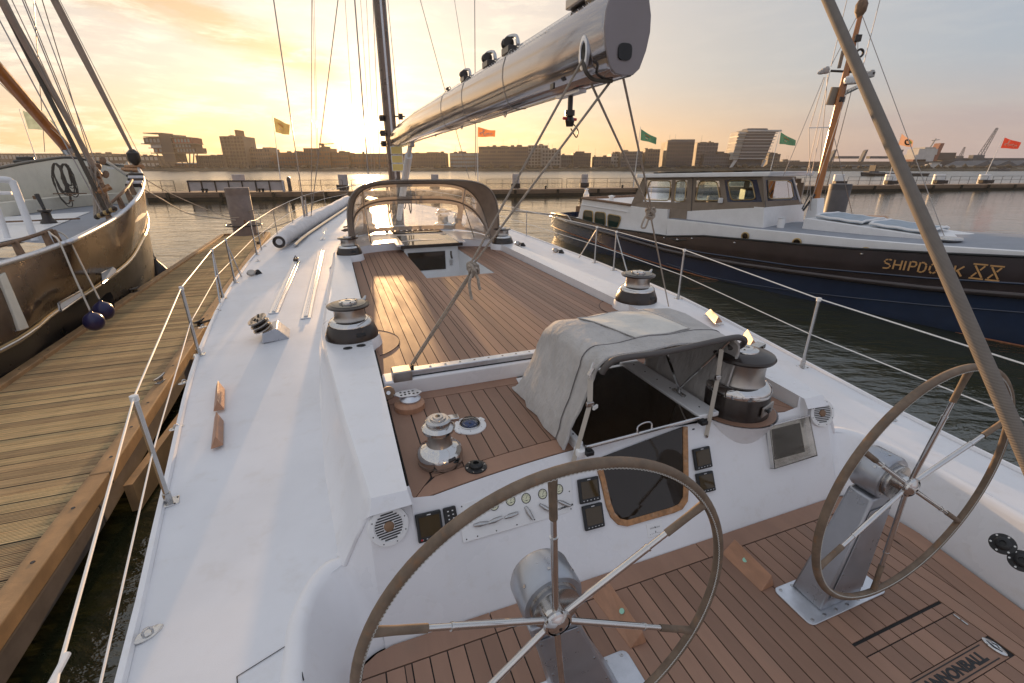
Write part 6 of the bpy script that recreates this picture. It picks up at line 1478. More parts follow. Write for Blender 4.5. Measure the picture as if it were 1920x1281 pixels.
# timber outriggers towards the yacht, catching the light
for (v0, v1, w) in ((11.6, 13.4, .14), ):
    MB().tube([(PR(v0)+.05, v0, PZ-.10), (PR(v0)+.55, v1, .25)], w*.7, 4).build('fender_timber', 'beam', pier, 0)
MB().hexa([(PR(9)+.06, 8.2, .05), (PR(12)+.42, 12.6, .05), (PR(12)+.50, 12.6, .05), (PR(9)+.14, 8.2, .05)], [(PR(9)+.06, 8.2, .42), (PR(12)+.42, 12.6, .42), (PR(12)+.50, 12.6, .42), (PR(9)+.14, 8.2, .42)]).build('fender_board', 'beam', pier, 0)
MB().hexa([(PR(5)+.10, 4.9, .02), (PR(7)+.34, 7.4, .02), (PR(7)+.42, 7.4, .02), (PR(5)+.18, 4.9, .02)], [(PR(5)+.10, 4.9, .34), (PR(7)+.34, 7.4, .34), (PR(7)+.42, 7.4, .34), (PR(5)+.18, 4.9, .34)]).build('fender_board', 'beam', pier, 0)
def pier_cleat(q, label, a=.3, s=1., m='steel'):
    t_ = thing('mooring_cleat', label, 'cleat', q, group='cleats on the pier', frame='y')
    MB().tube([q+Rz(a) @ Vector((-.13*s, 0, .075*s)), q+Rz(a) @ Vector((-.05*s, 0, .06*s)), q+Rz(a) @ Vector((.05*s, 0, .06*s)), q+Rz(a) @ Vector((.13*s, 0, .075*s))], [.012*s, .02*s, .02*s, .012*s], 8).build('horn', m, t_)
    MB().box(q+Vector((0, 0, .03*s)), (.09*s, .04*s, .06*s), Rz(a)).box(q+Vector((0, 0, .004)), (.16*s, .07*s, .01), Rz(a)).build('base', m, t_, bevel=.004)
    return t_
q = ya(297, 716, PZ+.04); pier_cleat(Vector((PR(q.y)-.02, q.y, PZ+.036)), 'bright cleat on the right pier edge, between the first and second stanchions', 1.35)
q = ya(12, 752, PZ+.04); pier_cleat(Vector((PL(q.y)+.02, q.y, PZ+.036)), 'rusty cleat on the left pier edge at the left border', .9, 1.2, 'rust_brown')
q = ya(279, 545, PZ+.04); pier_cleat(Vector((PL(q.y)+.0, q.y, PZ+.036)), 'dark cleat on the left pier edge near the ship stem', 1.2, 1.2, 'anodised')
q = ya(466, 458, PZ+.04); pier_cleat(Vector((PR(q.y)-.02, q.y, PZ+.036)), 'small cleat near the far end of the pier', 1.2, 1.3, 'anodised')
q = Vector((PR(9.5)-.02, 9.6, PZ+.036)); pier_cleat(q, 'dark cleat on the right pier edge behind the paired stanchions', 1.2, 1.1, 'anodised')
# ================================================================== mooring piles
def pile(px, py0, py1, w, Yd, label, m, lean=0., cap=None, name='mooring_pile', group=None, flare=0.):
    """py0 top row, Yd distance; goes down through the water"""
    tp = atY(px, py0, Yd); t_ = thing(name, label, 'mooring pile', (tp.x, Yd, 0), group=group)
    r = w/2*Yd*1.0/FPX*(1/CP)*1.0; b = MB().lathe([(r, -1.), (r, tp.z-.02), (r*.97, tp.z)], 28, (tp.x, Yd, 0)).build('shaft', m, t_, 40)
    MB().lathe([(r*1.012, tp.z-.30), (r*1.012, tp.z-.02), (r*.9, tp.z+.004), (0, tp.z+.02)], 28, (tp.x, Yd, 0)).build('cap', cap or m, t_, 40)
    return t_, tp, r
p_, tp, r = pile(443, 352, 0, 36, 20.6, 'thick brown steel pile at the far end of the finger pier', 'pile_brown')
MB().box((tp.x+r*.6, 20.6-r*.8, tp.z-1.45), (.10, .04, .28)).build('plate', 'rust_brown', p_, bevel=.005)
rg = MB().tube([(tp.x+cos(2*pi*i/20)*r*1.5, 20.6+sin(2*pi*i/20)*r*1.5, .95) for i in range(20)], .035, 6, closed=True).build('guide_ring', 'anodised', p_)
pile(1577, 345, 0, 32, 26.5, 'dark grey steel pile close behind the blue boat, beside its mast', 'pile_dark')
# ================================================================== black-hulled sailing ship at left
ship = thing('sailing_ship', 'large dark-hulled steel sailing ship moored at left with cream bulwarks', 'sailing ship', (-9.5, 9, 0))
railp = [(-5.9, 0.6, 2.0), (-6.6, 3.2, 1.98), tuple(at(0, 495, 2.02)), tuple(at(110, 459, 2.10)), tuple(at(142, 447, 2.16)), tuple(at(217, 407, 2.33)), tuple(atY(250, 378, 10.9)), tuple(atY(262, 361, 11.9)), tuple(atY(267, 345, 12.9)), tuple(atY(266, 330, 14.1)), tuple(atY(258, 314, 15.6))]
rail = bez(railp, 6); stem = rail[-1]
strk = bez([(-6.1, .6, .92), (-6.8, 3.2, .94), tuple(at(0, 655, .97)), tuple(at(100, 586, 1.02)), tuple(at(150, 556, 1.06)), tuple(at(190, 530, 1.12)), tuple(at(240, 490, 1.28)), tuple(at(262, 456, 1.50)), tuple(atY(273, 434, 12.9)), tuple(atY(276, 412, 14.1)), tuple(atY(270, 392, 15.6))], 6)
water_ = [Vector((p.x-.34+.10*i/len(strk), p.y-.05, -.3)) for i, p in enumerate(strk)]
rows = [rail, [a.lerp(b_, .33)+Vector((.03, 0, 0)) for a, b_ in zip(rail, strk)], [a.lerp(b_, .7)+Vector((.03, 0, 0)) for a, b_ in zip(rail, strk)], strk]
MB().sheet(rows).build('bulwark_plating', 'ship_hull', ship, 60)
MB().sheet([strk, [a.lerp(b_, .4)+Vector((.02, 0, 0)) for a, b_ in zip(strk, water_)], water_]).build('hull', 'ship_black', ship, 60)
MB().tube([p+Vector((.02, -.01, 0)) for p in rail], .045, 8).build('cap_rail', 'alu', ship, 60); MB().tube([p+Vector((.035, -.02, .0)) for p in strk], .042, 8).build('rubbing_strake', 'steel', ship, 60)
MB().tube([p+Vector((.045, -.025, .03)) for p in strk], .022, 6).build('strake_bead', 'gold_frame', ship, 60)
# far bulwark
farr = bez([tuple(stem), tuple(atY(236, 312, 17.2)), tuple(atY(200, 309, 17.6)), tuple(atY(133, 297, 16.6)), tuple(atY(67, 304, 15.0)), tuple(atY(0, 317, 13.4)), tuple(atY(-80, 335, 11.8)), tuple(atY(-260, 365, 9.0))], 6)
fard = [Vector((p.x+.12, p.y-.1, min(2.15, p.z-1.1))) for p in farr]
MB().sheet([farr, [a.lerp(b_, .5) for a, b_ in zip(farr, fard)], fard], .05, (-.6, .6, 0)).build('inner_bulwark', 'cream', ship, 60)
MB().tube([p+Vector((-.03, 0, .02)) for p in farr], .05, 8).build('cap_rail', 'ship_black', ship, 60)
MB().tube([p+Vector((-.05, .0, -.10)) for p in farr], .035, 6).build('white_line', 'white_paint', ship, 60)
neard = [Vector((p.x-.14, p.y, min(2.12, p.z-.30))) for p in rail]
MB().sheet([[p+Vector((-.05, 0, -.01)) for p in rail], neard]).build('inner_bulwark', 'cream', ship, 60)
# decks
deckz = 2.12
ctr = [Vector((-13.6, 12.5, deckz))]
df = MB(); ring = [Vector((p.x, p.y, deckz)) for p in neard[18:]]+[Vector((p.x, p.y, deckz)) for p in fard[6:]]; cx = sum((p.x for p in ring))/len(ring); cy = sum((p.y for p in ring))/len(ring)
df.add([(cx, cy, deckz)]+ring, [(0, i+1, (i+1) % len(ring)+1) for i in range(len(ring))]).build('fore_deck', 'grey_deck', ship, 0)
MB().hexa([(-16, 3, 1.0), (-7.0, 3, 1.0), tuple(Vector((-8.1, 7.9, 1.0))), (-16, 8.5, 1.0)], [(-16, 3, 1.86), (-7.0, 3, 1.86), (-8.1, 7.9, 1.86), (-16, 8.5, 1.86)]).build('main_deck', 'white_paint', ship, 0)
# bench / locker along the far bulwark
b0 = [Vector((p.x+.5, p.y-.55, 0)) for p in farr[10:40]]
MB().rings([[(p.x-.25, p.y+.25, 2.13), (p.x+.35, p.y-.35, 2.13), (p.x+.35, p.y-.35, 2.47), (p.x-.25, p.y+.25, 2.47)] for p in b0]).build('locker_bench', 'cream', ship, 30)
for (x0, x1, y) in ((0, 72, 366), (100, 162, 363.5)): MB().tube([atY(x0, y, 13.6), atY(x1, y-.5, 14.6)], .018, 6).build('hand_rail', 'rust_brown', ship)
for x in (11, 66): MB().box(atY(x, 373, 13.7), (.09, .03, .16)).build('padlock', 'rust_brown', ship)
for (x, y) in ((131, 366.5), (134, 376.5)): MB().box(atY(x, y, 14.2), (.14, .03, .03)).build('vent_slot', 'rust_brown', ship)
# white deckhouse top at lower left with hatch, capstan
MB().hexa([at(-160, 500, 1.9), at(60, 452, 1.9), at(190, 402, 1.9), at(-60, 420, 1.9)], [at(-160, 490, 2.14), at(55, 442, 2.14), at(170, 397, 2.14), at(-50, 410, 2.14)]).build('deck_house', 'white_paint', ship, 0, bevel=.03)
ph = MB(); c = at(92, 418, 2.15)
ph.lathe([(.15, 0), (.13, .05), (.09, .10), (.085, .22), (.13, .26), (.12, .29), (.05, .30)], 20, c); cap_ = ph.build('capstan', 'anodised', ship, 40)
MB().tube([c+Vector((0, 0, .30)), c+Vector((-.10, .05, .62))], [.03, .045], 8).build('handle', 'ship_black', cap_)
MB().tube([at(-30, 418, 2.2), at(150, 410, 2.2)], .02, 6).build('deck_rail', 'rust_brown', ship)
# rail on brackets inboard of the near cap rail
inn = [p+Vector((-.20, .02, .20)) for p in rail]
MB().tube(inn[6:22], .03, 8).build('brass_rail', 'rust_brown', ship); MB().tube(inn[29:46], .03, 8).build('brass_rail', 'rust_brown', ship)
for i in (8, 14, 18, 21, 30, 34, 38, 42): MB().hexa([inn[i]+Vector((-.02, -.03, -.26)), inn[i]+Vector((.10, -.03, -.26)), inn[i]+Vector((.10, .03, -.26)), inn[i]+Vector((-.02, .03, -.26))], [inn[i]+Vector((-.04, -.03, .01)), inn[i]+Vector((.04, -.03, .01)), inn[i]+Vector((.04, .03, .01)), inn[i]+Vector((-.04, .03, .01))]).build('rail_bracket', 'rust_brown', ship, 0, bevel=.01)
# tubular arch, white
ar = [at(30, 640, 1.9)]
a1 = [atY(66, 452, 8.2), atY(28, 352, 8.3), atY(20, 340, 8.3), atY(8, 337, 8.25), atY(-30, 338, 8.1), atY(-60, 345, 8.0)]
MB().tube(bez(a1, 5), .055, 12).build('white_arch', 'white_paint', ship, 60); MB().tube([atY(22, 362, 8.3), atY(-40, 362, 8.1)], .03, 8).tube([atY(20, 462, 8.4), atY(-12, 372, 8.4)], .045, 10).build('arch_brace', 'white_paint', ship)
# bulwark plates that fold down (freeing ports) and the black opening
def on_hull(x, y, rows_):
    r_ = ray(x, y); best = None
    for i in range(len(rail)-1):
        A, B, D = rail[i], rail[i+1], strk[i]; N = (B-A).cross(D-A); 
        if abs(N.dot(r_)) < 1e-9: continue
        k_ = (A-Vector((0, 0, H))).dot(N)/N.dot(r_); p = Vector((0, 0, H))+r_*k_
        if (p-A).dot(B-A) >= -1e-6 and (p-B).dot(A-B) >= -1e-6: return p, (N.normalized() if N.x > 0 else -N.normalized())
    return at(x, y, 1.4), Vector((.9, -.3, 0))
for quad in ([(103, 569), (145, 545), (151, 553), (106, 585)], [(186, 512), (210, 497), (218, 507), (192, 530)]):
    ps = []; 
    for (x, y) in quad: p, n_ = on_hull(x, y, None); ps.append(p+n_*.03)
    b = MB().hexa(ps, [p+n_*.03 for p in ps]).build('freeing_port', 'white_paint', ship, 0, bevel=.008); MB().tube([p+n_*.035 for p in ps[:4]], .018, 6, closed=True).build('port_rim', 'steel', b)
ps = []
for (x, y) in ((186, 560), (197, 549), (204, 547), (208, 553), (212, 575), (210, 585), (188, 592)): ps.append(at(x, y, lerp(.95, .62, (y-547)/45))+Vector((.05, -.02, 0)))
ob = MB(); ob.hexa(ps, [p+Vector((.01, -.01, 0)) for p in ps]); ob.build('hull_opening', 'black', ship, 0)
# opening in the bulwark at the left edge
pst = [on_hull(x, y, None) for x, y in ((-12, 520), (0, 512), (45, 616), (28, 622))]
MB().hexa([p+n_*.02 for p, n_ in pst], [p+n_*.07 for p, n_ in pst]).build('gate_post', 'cream', ship, 0, bevel=.01)
pst = [on_hull(x, y, None) for x, y in ((-120, 560), (-12, 522), (28, 622), (-120, 680))]
MB().hexa([p+n_*.008 for p, n_ in pst], [p+n_*.02 for p, n_ in pst]).build('gateway', 'grey_deck', ship, 0)
# bow gear: stem rollers, cushioned pads, gold planks
for i in range(5):
    c = rail[44+i*2]+Vector((-.15, .0, .10)); MB().box(c, (.34, .10, .09), Rz(.5+i*.1)).build('bow_slat', 'alu' if i % 2 else 'ship_black', ship, 0, bevel=.01)
for (pa, pb) in ((atY(236, 313, 15.5), atY(268, 313, 15.4)), (atY(230, 318, 15.3), atY(262, 320, 15.2))): MB().tube([pa, pb], .07, 6).build('bow_timber', 'wood_trim', ship)
MB().tube([atY(200, 303, 16.5), atY(240, 330, 14.6)], .05, 6).tube([atY(238, 305, 16), atY(258, 345, 14.2)], .04, 6).build('stem_brace', 'ship_black', ship)
# rigging: shrouds from the near rail up to a mast outside the picture, lanyards below
cm_ = MB(); 
foot = [(196, 408), (204, 403), (212, 398), (219, 394), (187, 412), (178, 402)]
rig = [((196, 408), (0, 40), 9.6, .014), ((203, 404), (-25, -50), 9.8, .05), ((212, 399), (12, 0), 9.9, .012), ((205, 400), (42, 0), 10.0, .013), ((207, 398), (46, 0), 10.1, .010), ((170, 300), (79, 0), 12, .010), ((200, 360), (64, 0), 11, .012), ((188, 350), (-30, -110), 10.6, .010), ((84, 285), (63, 0), 12.5, .009), ((50, 300), (35, 205), 30, .02)]
for i, ((x0, y0), (x1, y1), dd, r_) in enumerate(rig[:-1]):
    a = atY(x0, y0, dd); b_ = atY(x1, y1, dd-.8*(i % 3)); e = b_+(b_-a)*.5; MB().tube([a, e], r_*.8, 6).build('shroud', 'wire' if r_ < .04 else 'rope_dark', ship)
# thick wrapped stays
a = atY(186, 330, 9.9); b_ = atY(3, 0, 9.0); MB().tube(bez([a, a.lerp(b_, .5), b_, b_+(b_-a)*.6], 6), [.035+.022*min(1, i/8) for i in range(19)], 10).build('wrapped_stay', 'canvas_warm', ship, 60)
a = atY(251, 291, 15.4); b_ = atY(102, 0, 14.2); MB().tube(bez([a, a.lerp(b_, .5), b_, b_+(b_-a)*.6], 6), [.04+.05*min(1, i/9) for i in range(19)], 10).build('furled_jib', 'canvas_warm', ship, 60)
MB().lathe([(.05, -.25), (.17, -.12), (.18, .10), (.06, .22)], 12, atY(251, 294, 15.4)).build('furler_drum', 'ship_black', ship, 40)
a = atY(262, 292, 15.2); b_ = atY(112, 0, 14.0); MB().tube([a, b_+(b_-a)*.5], .008, 5).build('thin_stay', 'wire', ship)
a = atY(127, 281, 10.5); b_ = atY(-8, 125, 9.0); MB().tube([a, b_+(b_-a)*.7], [.10, .11], 14).build('gaff_spar', 'varnish', ship); MB().tube([atY(124, 277, 10.45), atY(131, 286, 10.5)], .115, 12).build('spar_collar', 'steel', ship)
for (x0, y0, x1, y1) in ((130, 285, 0, 150), (133, 286, 0, 156), (150, 291, 95, 240), (155, 300, 60, 190)): MB().tube([atY(x0, y0, 10.6), atY(x1, y1, 9.4)], .007, 5).build('line', 'rope', ship)
# dead-eyes, blocks and tackle bunch
rr = random.Random(12); tk_ = MB(); bl = MB()
for i in range(34):
    f = rr.random(); x0 = 172+rr.uniform(-8, 14); y0 = 330+rr.uniform(-30, 10); x1 = 176+42*rr.random(); y1 = 412-(x1-176)*.40+rr.uniform(-3, 3)
    A, B = atY(x0, y0, 10.1+rr.uniform(-.4, .3)), atY(x1, y1, 9.55+(x1-176)*.02); m2 = A.lerp(B, .5)+Vector((rr.uniform(-.06, .06), 0, rr.uniform(-.08, .02)))
    tk_.tube(bez([A, m2, B], 4), rr.uniform(.010, .022), 5)
for i in range(16):
    x0 = 168+rr.uniform(-10, 26); y0 = 300+rr.uniform(0, 75); c = atY(x0+(y0-300)*.25, y0, 10.0+rr.uniform(-.2, .2)); bl.lathe([(.03, -.07), (.055, -.03), (.055, .03), (.03, .07)], 8, c, Rz(rr.random()*3) @ Matrix.Rotation(.4, 3, 'X'))
tk_.build('lanyard', 'rope', ship, kind='stuff'); bl.build('tackle_block', 'rust_brown', ship, kind='stuff')
for i in range(7):
    c = atY(183+i*5.5, 411-i*2.6, 9.5); MB().lathe([(.035, 0), (.05, .03), (.045, .07), (.02, .09)], 10, c).build('dead_eye', 'gold_frame' if i % 2 else 'anodised', ship)
MB().tube([atY(178, 361, 9.7), atY(207, 350, 9.9)], .06, 8).build('belaying_bar', 'wood_trim', ship)
MB().box(atY(48, 303, 15.5), (.55, .3, .10)).box(atY(48, 300, 15.5), (.45, .2, .2)).build('fairlead', 'ship_black', ship, bevel=.04)
def coil(x, y, Y, w, h, label, m='rope_dark', seed=0):
    rr_ = random.Random(seed); m_ = MB(); c0 = atY(x, y, Y)
    for i in range(9):
        s_ = rr_.uniform(.7, 1.1); ox = rr_.uniform(-.04, .04); m_.tube([c0+Vector((ox+cos(2*pi*j/18)*w*s_*(.5+.5*abs(sin(pi*j/18))), -.05*rr_.random(), -h*(1-sin(2*pi*j/18))*.5*s_)) for j in range(18)], .014, 5, closed=True)
    solo(m_, 'rope_coil', m, label, 'rope', 'coils hung on the cream bulwark')
coil(104, 306, 14.6, .22, 1.15, 'longer grey rope coil hanging on the cream bulwark of the dark ship', seed=1)
coil(122, 307, 14.9, .2, .9, 'shorter grey rope coil hanging beside the longer one on the cream bulwark', seed=2)
# fenders and their lines
def fender(px, py, rpx, Yd, label, m, line, pear=False, elong=1.0):
    c = atY(px, py, Yd); r = rpx*Yd/FPX/CP*.95; t_ = thing('fender', label, 'fender', c-Vector((0, 0, r)), group='fenders of the dark ship')
    if pear: prof = [(0, -r*1.0), (r*.6, -r*.9), (r*.95, -r*.45), (r, 0), (r*.85, r*.45), (r*.55, r*.95), (r*.22, r*1.4), (r*.14, r*1.6), (0, r*1.65)]
    else: prof = [(r*sin(pi*i/14)*1.0, -r*elong*cos(pi*i/14)) for i in range(13)]+[(r*.22, r*elong*1.0), (r*.16, r*elong*1.12), (0, r*elong*1.13)]
    MB().lathe(prof, 28, c).build('ball', m, t_, 60); MB().tube([c+Vector((cos(2*pi*i/12)*r*.14, 0, r*(1.68 if pear else elong*1.16)+sin(2*pi*i/12)*r*.14)) for i in range(12)], r*.05, 6, closed=True).build('eye', 'fender_black', t_)
    pts = [Vector(q) for q in line]+[c+Vector((0, 0, r*(1.7 if pear else 1.18*elong)))]
    solo(MB().tube(bez(pts, 6), .014, 7), 'fender_line', 'rope_pale', 'line down to the '+' '.join(label.replace(',', '').split()[:12]), 'rope')
    return c
fender(176, 603, 17, 7.15, 'dark blue ball fender, nearer of the two hung over the side', 'fender_blue', (tuple(inn[19]+Vector((0, 0, 0))), tuple(atY(97, 440, 7.7)), tuple(atY(112, 455, 7.6)), tuple(atY(140, 520, 7.35))), elong=1.06)
fender(194, 583, 17, 7.75, 'dark blue ball fender, farther of the two beside the black opening', 'fender_blue', (tuple(atY(108, 434, 8.1)), tuple(atY(128, 448, 8.1)), tuple(atY(155, 500, 8.0))), elong=1.06)
fender(298, 516, 19, 14.2, 'dark brown pear-shaped fender, hanging at the bow by the pier edge', 'fender_black', (tuple(atY(262, 376, 13.6)), tuple(atY(270, 425, 13.8)), tuple(atY(284, 465, 14.1))), pear=True)
# mooring lines to the yacht, the pile and the pier
def rope(pts, r, label, m='rope', name='mooring_line'): solo(MB().tube(bez(pts, 10), r, 7), name, m, label, 'rope', 'mooring lines')
rope([atY(262, 350, 13.4), atY(300, 372, 15), atY(360, 402, 18), (tp.x, 20.4, 1.15)], .022, 'pale mooring line sagging from the dark ship bow to the brown pile, lower one', 'rope_pale')
rope([atY(262, 330, 13.8), atY(330, 368, 16), atY(420, 405, 19), (tp.x+.1, 20.3, 1.3)], .015, 'thin dark mooring line from the dark ship bow to the brown pile, upper one')
rope([(tp.x+.25, 20.5, 1.5), (tp.x+.9, 20.2, 1.55), (tp.x+1.2, 19.8, .9)], .02, 'short line looped from the brown pile to the pier end')
q = yacht_pt = y2w(Vector((UC-hb(11)+.1, 11, 1.65))); e = y2w(Vector((PR(20)-.02, 21.5, .62)))
rope([y2w(Vector((UC-hb(16.5), 16.5, 1.75))), atY(560, 410, 21), atY(500, 432, 20), e], .018, 'mooring line from the yacht side to the far end of the pier')
q = y2w(Vector((UC-hb(7.9), 7.9, 1.5))); e = y2w(Vector((PR(9.6), 9.6, .62))); rope([q, q.lerp(e, .5)+Vector((0, 0, -.12)), e], .02, 'short dark mooring line from the yacht to the right pier edge', 'rope_dark')
# ================================================================== blue motor vessel on the right (frame: s towards its bow, n away from us)
MO = Vector((5.17, 16.2, 0)); MD = Vector((.5408, -.8412, 0)); MN = Vector((.8412, .5408, 0))
def mp(x, y, n=0.):                                        # sight line met with the vertical plane n metres inside the near side
    r = ray(x, y); P0 = MO+MN*n; C0 = Vector((0, 0, H)); k_ = (P0-C0).dot(MN)/r.dot(MN); return C0+r*k_
def mw(s_, n, z): return MO+MD*s_+MN*n+Vector((0, 0, z))
def mirror(p, c=2.3):
    n = (p-MO).dot(MN); return p+MN*(2*(c-n))
mv = thing('motor_vessel', 'dark blue motor vessel with white deckhouse and taupe canvas wheelhouse, SHIPDOCK XX on its bow', 'motor vessel', tuple(MO+MD*2+MN*2.3))
X_ = [1034, 1046, 1075, 1110, 1150, 1200, 1250, 1320, 1400, 1500, 1600, 1740, 1919, 2150, 2600]
NN = [1.5, .75, .25, .05, 0, 0, 0, 0, 0, 0, 0, 0, 0, .0, .0]
def line(tab): return [mp(x, interp(x, tab), n) for x, n in zip(X_, NN)]
WL = line([(1034, 424), (1046, 430), (1075, 441), (1110, 453), (1150, 469), (1233, 496), (1320, 521), (1440, 552), (1537, 578), (1600, 589), (1750, 618), (1850, 638), (1917, 651), (2150, 700), (2600, 790)])
RB = line([(1034, 405), (1060, 415), (1150, 440), (1250, 469), (1320, 484), (1400, 497), (1500, 511), (1600, 524), (1750, 541), (1919, 554), (2150, 580), (2600, 625)])
TB_ = line([(1034, 403), (1060, 412), (1150, 436), (1250, 461), (1320, 474), (1500, 500), (1600, 509), (1760, 523), (1919, 532), (2150, 552), (2600, 590)])
SH = line([(1034, 400), (1060, 404), (1110, 418), (1149, 430), (1151, 428), (1250, 443.5), (1266, 436), (1320, 443), (1500, 459), (1640, 470), (1743, 475), (1919, 483), (2150, 498), (2600, 525)])
KN = [a.lerp(b, .45) for a, b in zip(WL, RB)]
KK = line([(1034, 415), (1100, 440), (1200, 478), (1337, 522), (1420, 536), (1537, 552), (1640, 562.5), (1760, 574), (1919, 586), (2150, 605), (2600, 640)])
und = [p+Vector((0, 0, -.6))+MN*.25 for p in WL]
lowr = [WL, [a.lerp(b, .5) if i < 7 else a.lerp(b, .45) for i, (a, b) in enumerate(zip(WL, KK))], [(a if i > 5 else WL[i].lerp(RB[i], .6)) for i, a in enumerate(KK)], RB]
MB().sheet([und]+lowr).build('hull', 'navy', mv, 60)
fs = lambda L: [mirror(p) for p in L]
MB().sheet([fs(und), fs(WL), fs(RB), fs(SH)]).build('hull_far_side', 'navy', mv, 60)
MB().sheet([RB, [p-MN*.02 for p in TB_], [a.lerp(b, .5)-MN*.01 for a, b in zip(TB_, SH)], SH]).build('topsides', 'hull_brown', mv, 60)
MB().sheet([[WL[0], RB[0], SH[0]], [mirror(WL[0]), mirror(RB[0]), mirror(SH[0])]]).build('transom', 'navy', mv, 60)
MB().tube([p-MN*.05 for p in RB], .075, 10).build('rub_rail', 'hull_brown', mv, 60); MB().tube([p-MN*.035 for p in TB_], .022, 6).build('upper_bead', 'navy', mv)
MB().tube([p-MN*.015 for p in KK[6:]], .016, 6).build('chine_bead', 'navy', mv); MB().tube([p+Vector((0, 0, .02))-MN*.01 for p in WL], .022, 6).build('boot_line', 'boot_orange', mv)
MB().tube([p+Vector((0, 0, .01)) for p in SH], .028, 8).build('cap_rail', 'black', mv)
# raised white side and side deck above the dark topsides
TN = .30
W0 = [mp(x, interp(x, [(1262, 438), (1320, 444), (1500, 460), (1640, 471), (1743, 476), (1919, 484), (2150, 499), (2600, 526)]), TN) for x in X_[6:]]
W1 = [mp(x, interp(x, [(1250, 411), (1320, 419), (1403, 429), (1503, 439), (1600, 449), (1733, 460), (1919, 472), (2150, 485), (2600, 508)]), TN+.02) for x in X_[6:]]
MB().sheet([[p-Vector((0, 0, .25)) for p in W0], W0, W1, [p+MN*.06+Vector((0, 0, .015)) for p in W1]]).build('trunk_side', 'white_paint', mv, 40)
DK = [p+MN*.06+Vector((0, 0, .012)) for p in W1]; dk2 = [p+MN*3.8 for p in DK]
MB().sheet([DK, [a.lerp(b, .5)+Vector((0, 0, .08)) for a, b in zip(DK, dk2)], dk2]).build('fore_deck', 'grey_deck', mv, 60)
MB().sheet([[p-MN*.0 for p in DK], [p+MN*.34+Vector((0, 0, .004)) for p in DK]]).build('deck_margin', 'white_paint', mv, 60)
aft = [mp(x, y, n) for x, y, n in ((1046, 410, .9), (1075, 418, .35), (1110, 428, .15), (1150, 438, .1), (1200, 446, .1), (1262, 452, .1))]
MB().sheet([aft, fs(aft)]).build('aft_deck', 'white_paint', mv, 0)
MB().sheet([[p+MN*.04 for p in SH[:4]], [p+MN*.04-Vector((0, 0, .35)) for p in SH[:4]]]).build('aft_bulwark', 'rust_brown', mv, 0)
fb = [mirror(p) for p in SH[:4]]; MB().sheet([fb, [p+Vector((0, 0, .28)) for p in fb]]).build('far_bulwark', 'rust_brown', mv, 0)
# portholes
for (x, y, hh) in ((1397, 443, 1), (1494, 452, 1), (1622, 465, 1)):
    c = mp(x, y+(3 if x > 1450 else 0)+(5 if x > 1600 else 0), TN-.012); rot = Matrix((MD, Vector((0, 0, 1)), -MN)).transposed()
    b = MB().lathe([(.125, -.01), (.125, .012), (.10, .022), (.088, .01)], 28, c, rot).build('porthole', 'gold_frame', mv, 40); MB().lathe([(.084, .0105), (.084, .014), (0, .014)], 24, c, rot).build('glass', 'smoked', b)
for (x, y) in ((1377, 455), (1616, 476), (1297, 447), (1245, 446)): MB().box(mp(x, y, -.02), (.06, .06, .04)).build('deck_light', 'chrome', mv, bevel=.01)
c = mp(1271, 449, -.02); MB().tube([c-MD*.35, c-MD*.15+Vector((0, 0, -.02)), c+Vector((0, 0, -.035)), c+MD*.15+Vector((0, 0, -.01)), c+MD*.35+Vector((0, 0, .02))], [.008, .03, .045, .03, .008], 8).build('fairlead', 'anodised', mv); MB().box(c-MN*.03, (.08, .05, .05)).build('fairlead_pin', 'chrome', mv, bevel=.01)
# name on the bow, raised gold stencil letters
L0 = mp(1655, 502.5, -.03); L1 = mp(1803, 518.5, -.03); dX = (L1-L0); word = dX.length; up = Vector((0, 0, 1))
hgt = (mp(1655, 486, -.03)-L0).length
def glyph(ch, x0, w, h_, t_=.030):
    """stencil strokes in letter space: list of bars (x0,y0,x1,y1)"""
    g_ = {'S': [(0, .02, .55, .02), (.55, .02, .92, .12), (.95, .2, .95, .38), (.85, .46, .12, .60), (.04, .66, .04, .84), (.10, .92, .45, 1), (.6, 1, .98, .96)], 'H': [(.05, 0, .05, 1), (.95, 0, .95, 1), (.18, .5, .82, .5)], 'I': [(.5, 0, .5, 1)],
          'P': [(.05, 0, .05, 1), (.22, 1, .7, 1), (.7, 1, .95, .88), (.95, .84, .95, .62), (.92, .58, .7, .48), (.66, .48, .22, .48)], 'D': [(.05, 0, .05, 1), (.22, 1, .6, 1), (.66, .98, .95, .75), (.95, .7, .95, .3), (.95, .25, .66, .02), (.6, 0, .22, 0)],
          'O': [(.42, 1, .12, .85), (.04, .74, .04, .26), (.12, .15, .42, 0), (.58, 0, .88, .15), (.96, .26, .96, .74), (.88, .85, .58, 1)], 'C': [(.95, .92, .55, 1), (.42, 1, .12, .85), (.04, .74, .04, .26), (.12, .15, .42, 0), (.55, 0, .95, .08)],
          'K': [(.05, 0, .05, 1), (.25, .45, .95, 1), (.45, .5, .95, 0)], 'X': [(-.02, 1.02, 1.02, 1.02), (-.02, -.04, 1.02, -.04), (.15, .92, .88, .06), (.85, .92, .60, .60), (.40, .40, .12, .06)]}[ch]
    m_ = MB(); u_ = dX.normalized()
    for (a, b, c_, d_) in g_:
        p = L0+u_*(x0+a*w)+up*(b*h_); q = L0+u_*(x0+c_*w)+up*(d_*h_); ax = (q-p).normalized(); sd = ax.cross(MN).normalized()*t_/2
        m_.hexa([p-sd, p+sd, q+sd, q-sd], [p-sd-MN*.012, p+sd-MN*.012, q+sd-MN*.012, q-sd-MN*.012])
    return m_
xs_ = word/8.0; u_ = dX.normalized(); lw = xs_*.62
tilt = (L1-L0).normalized()
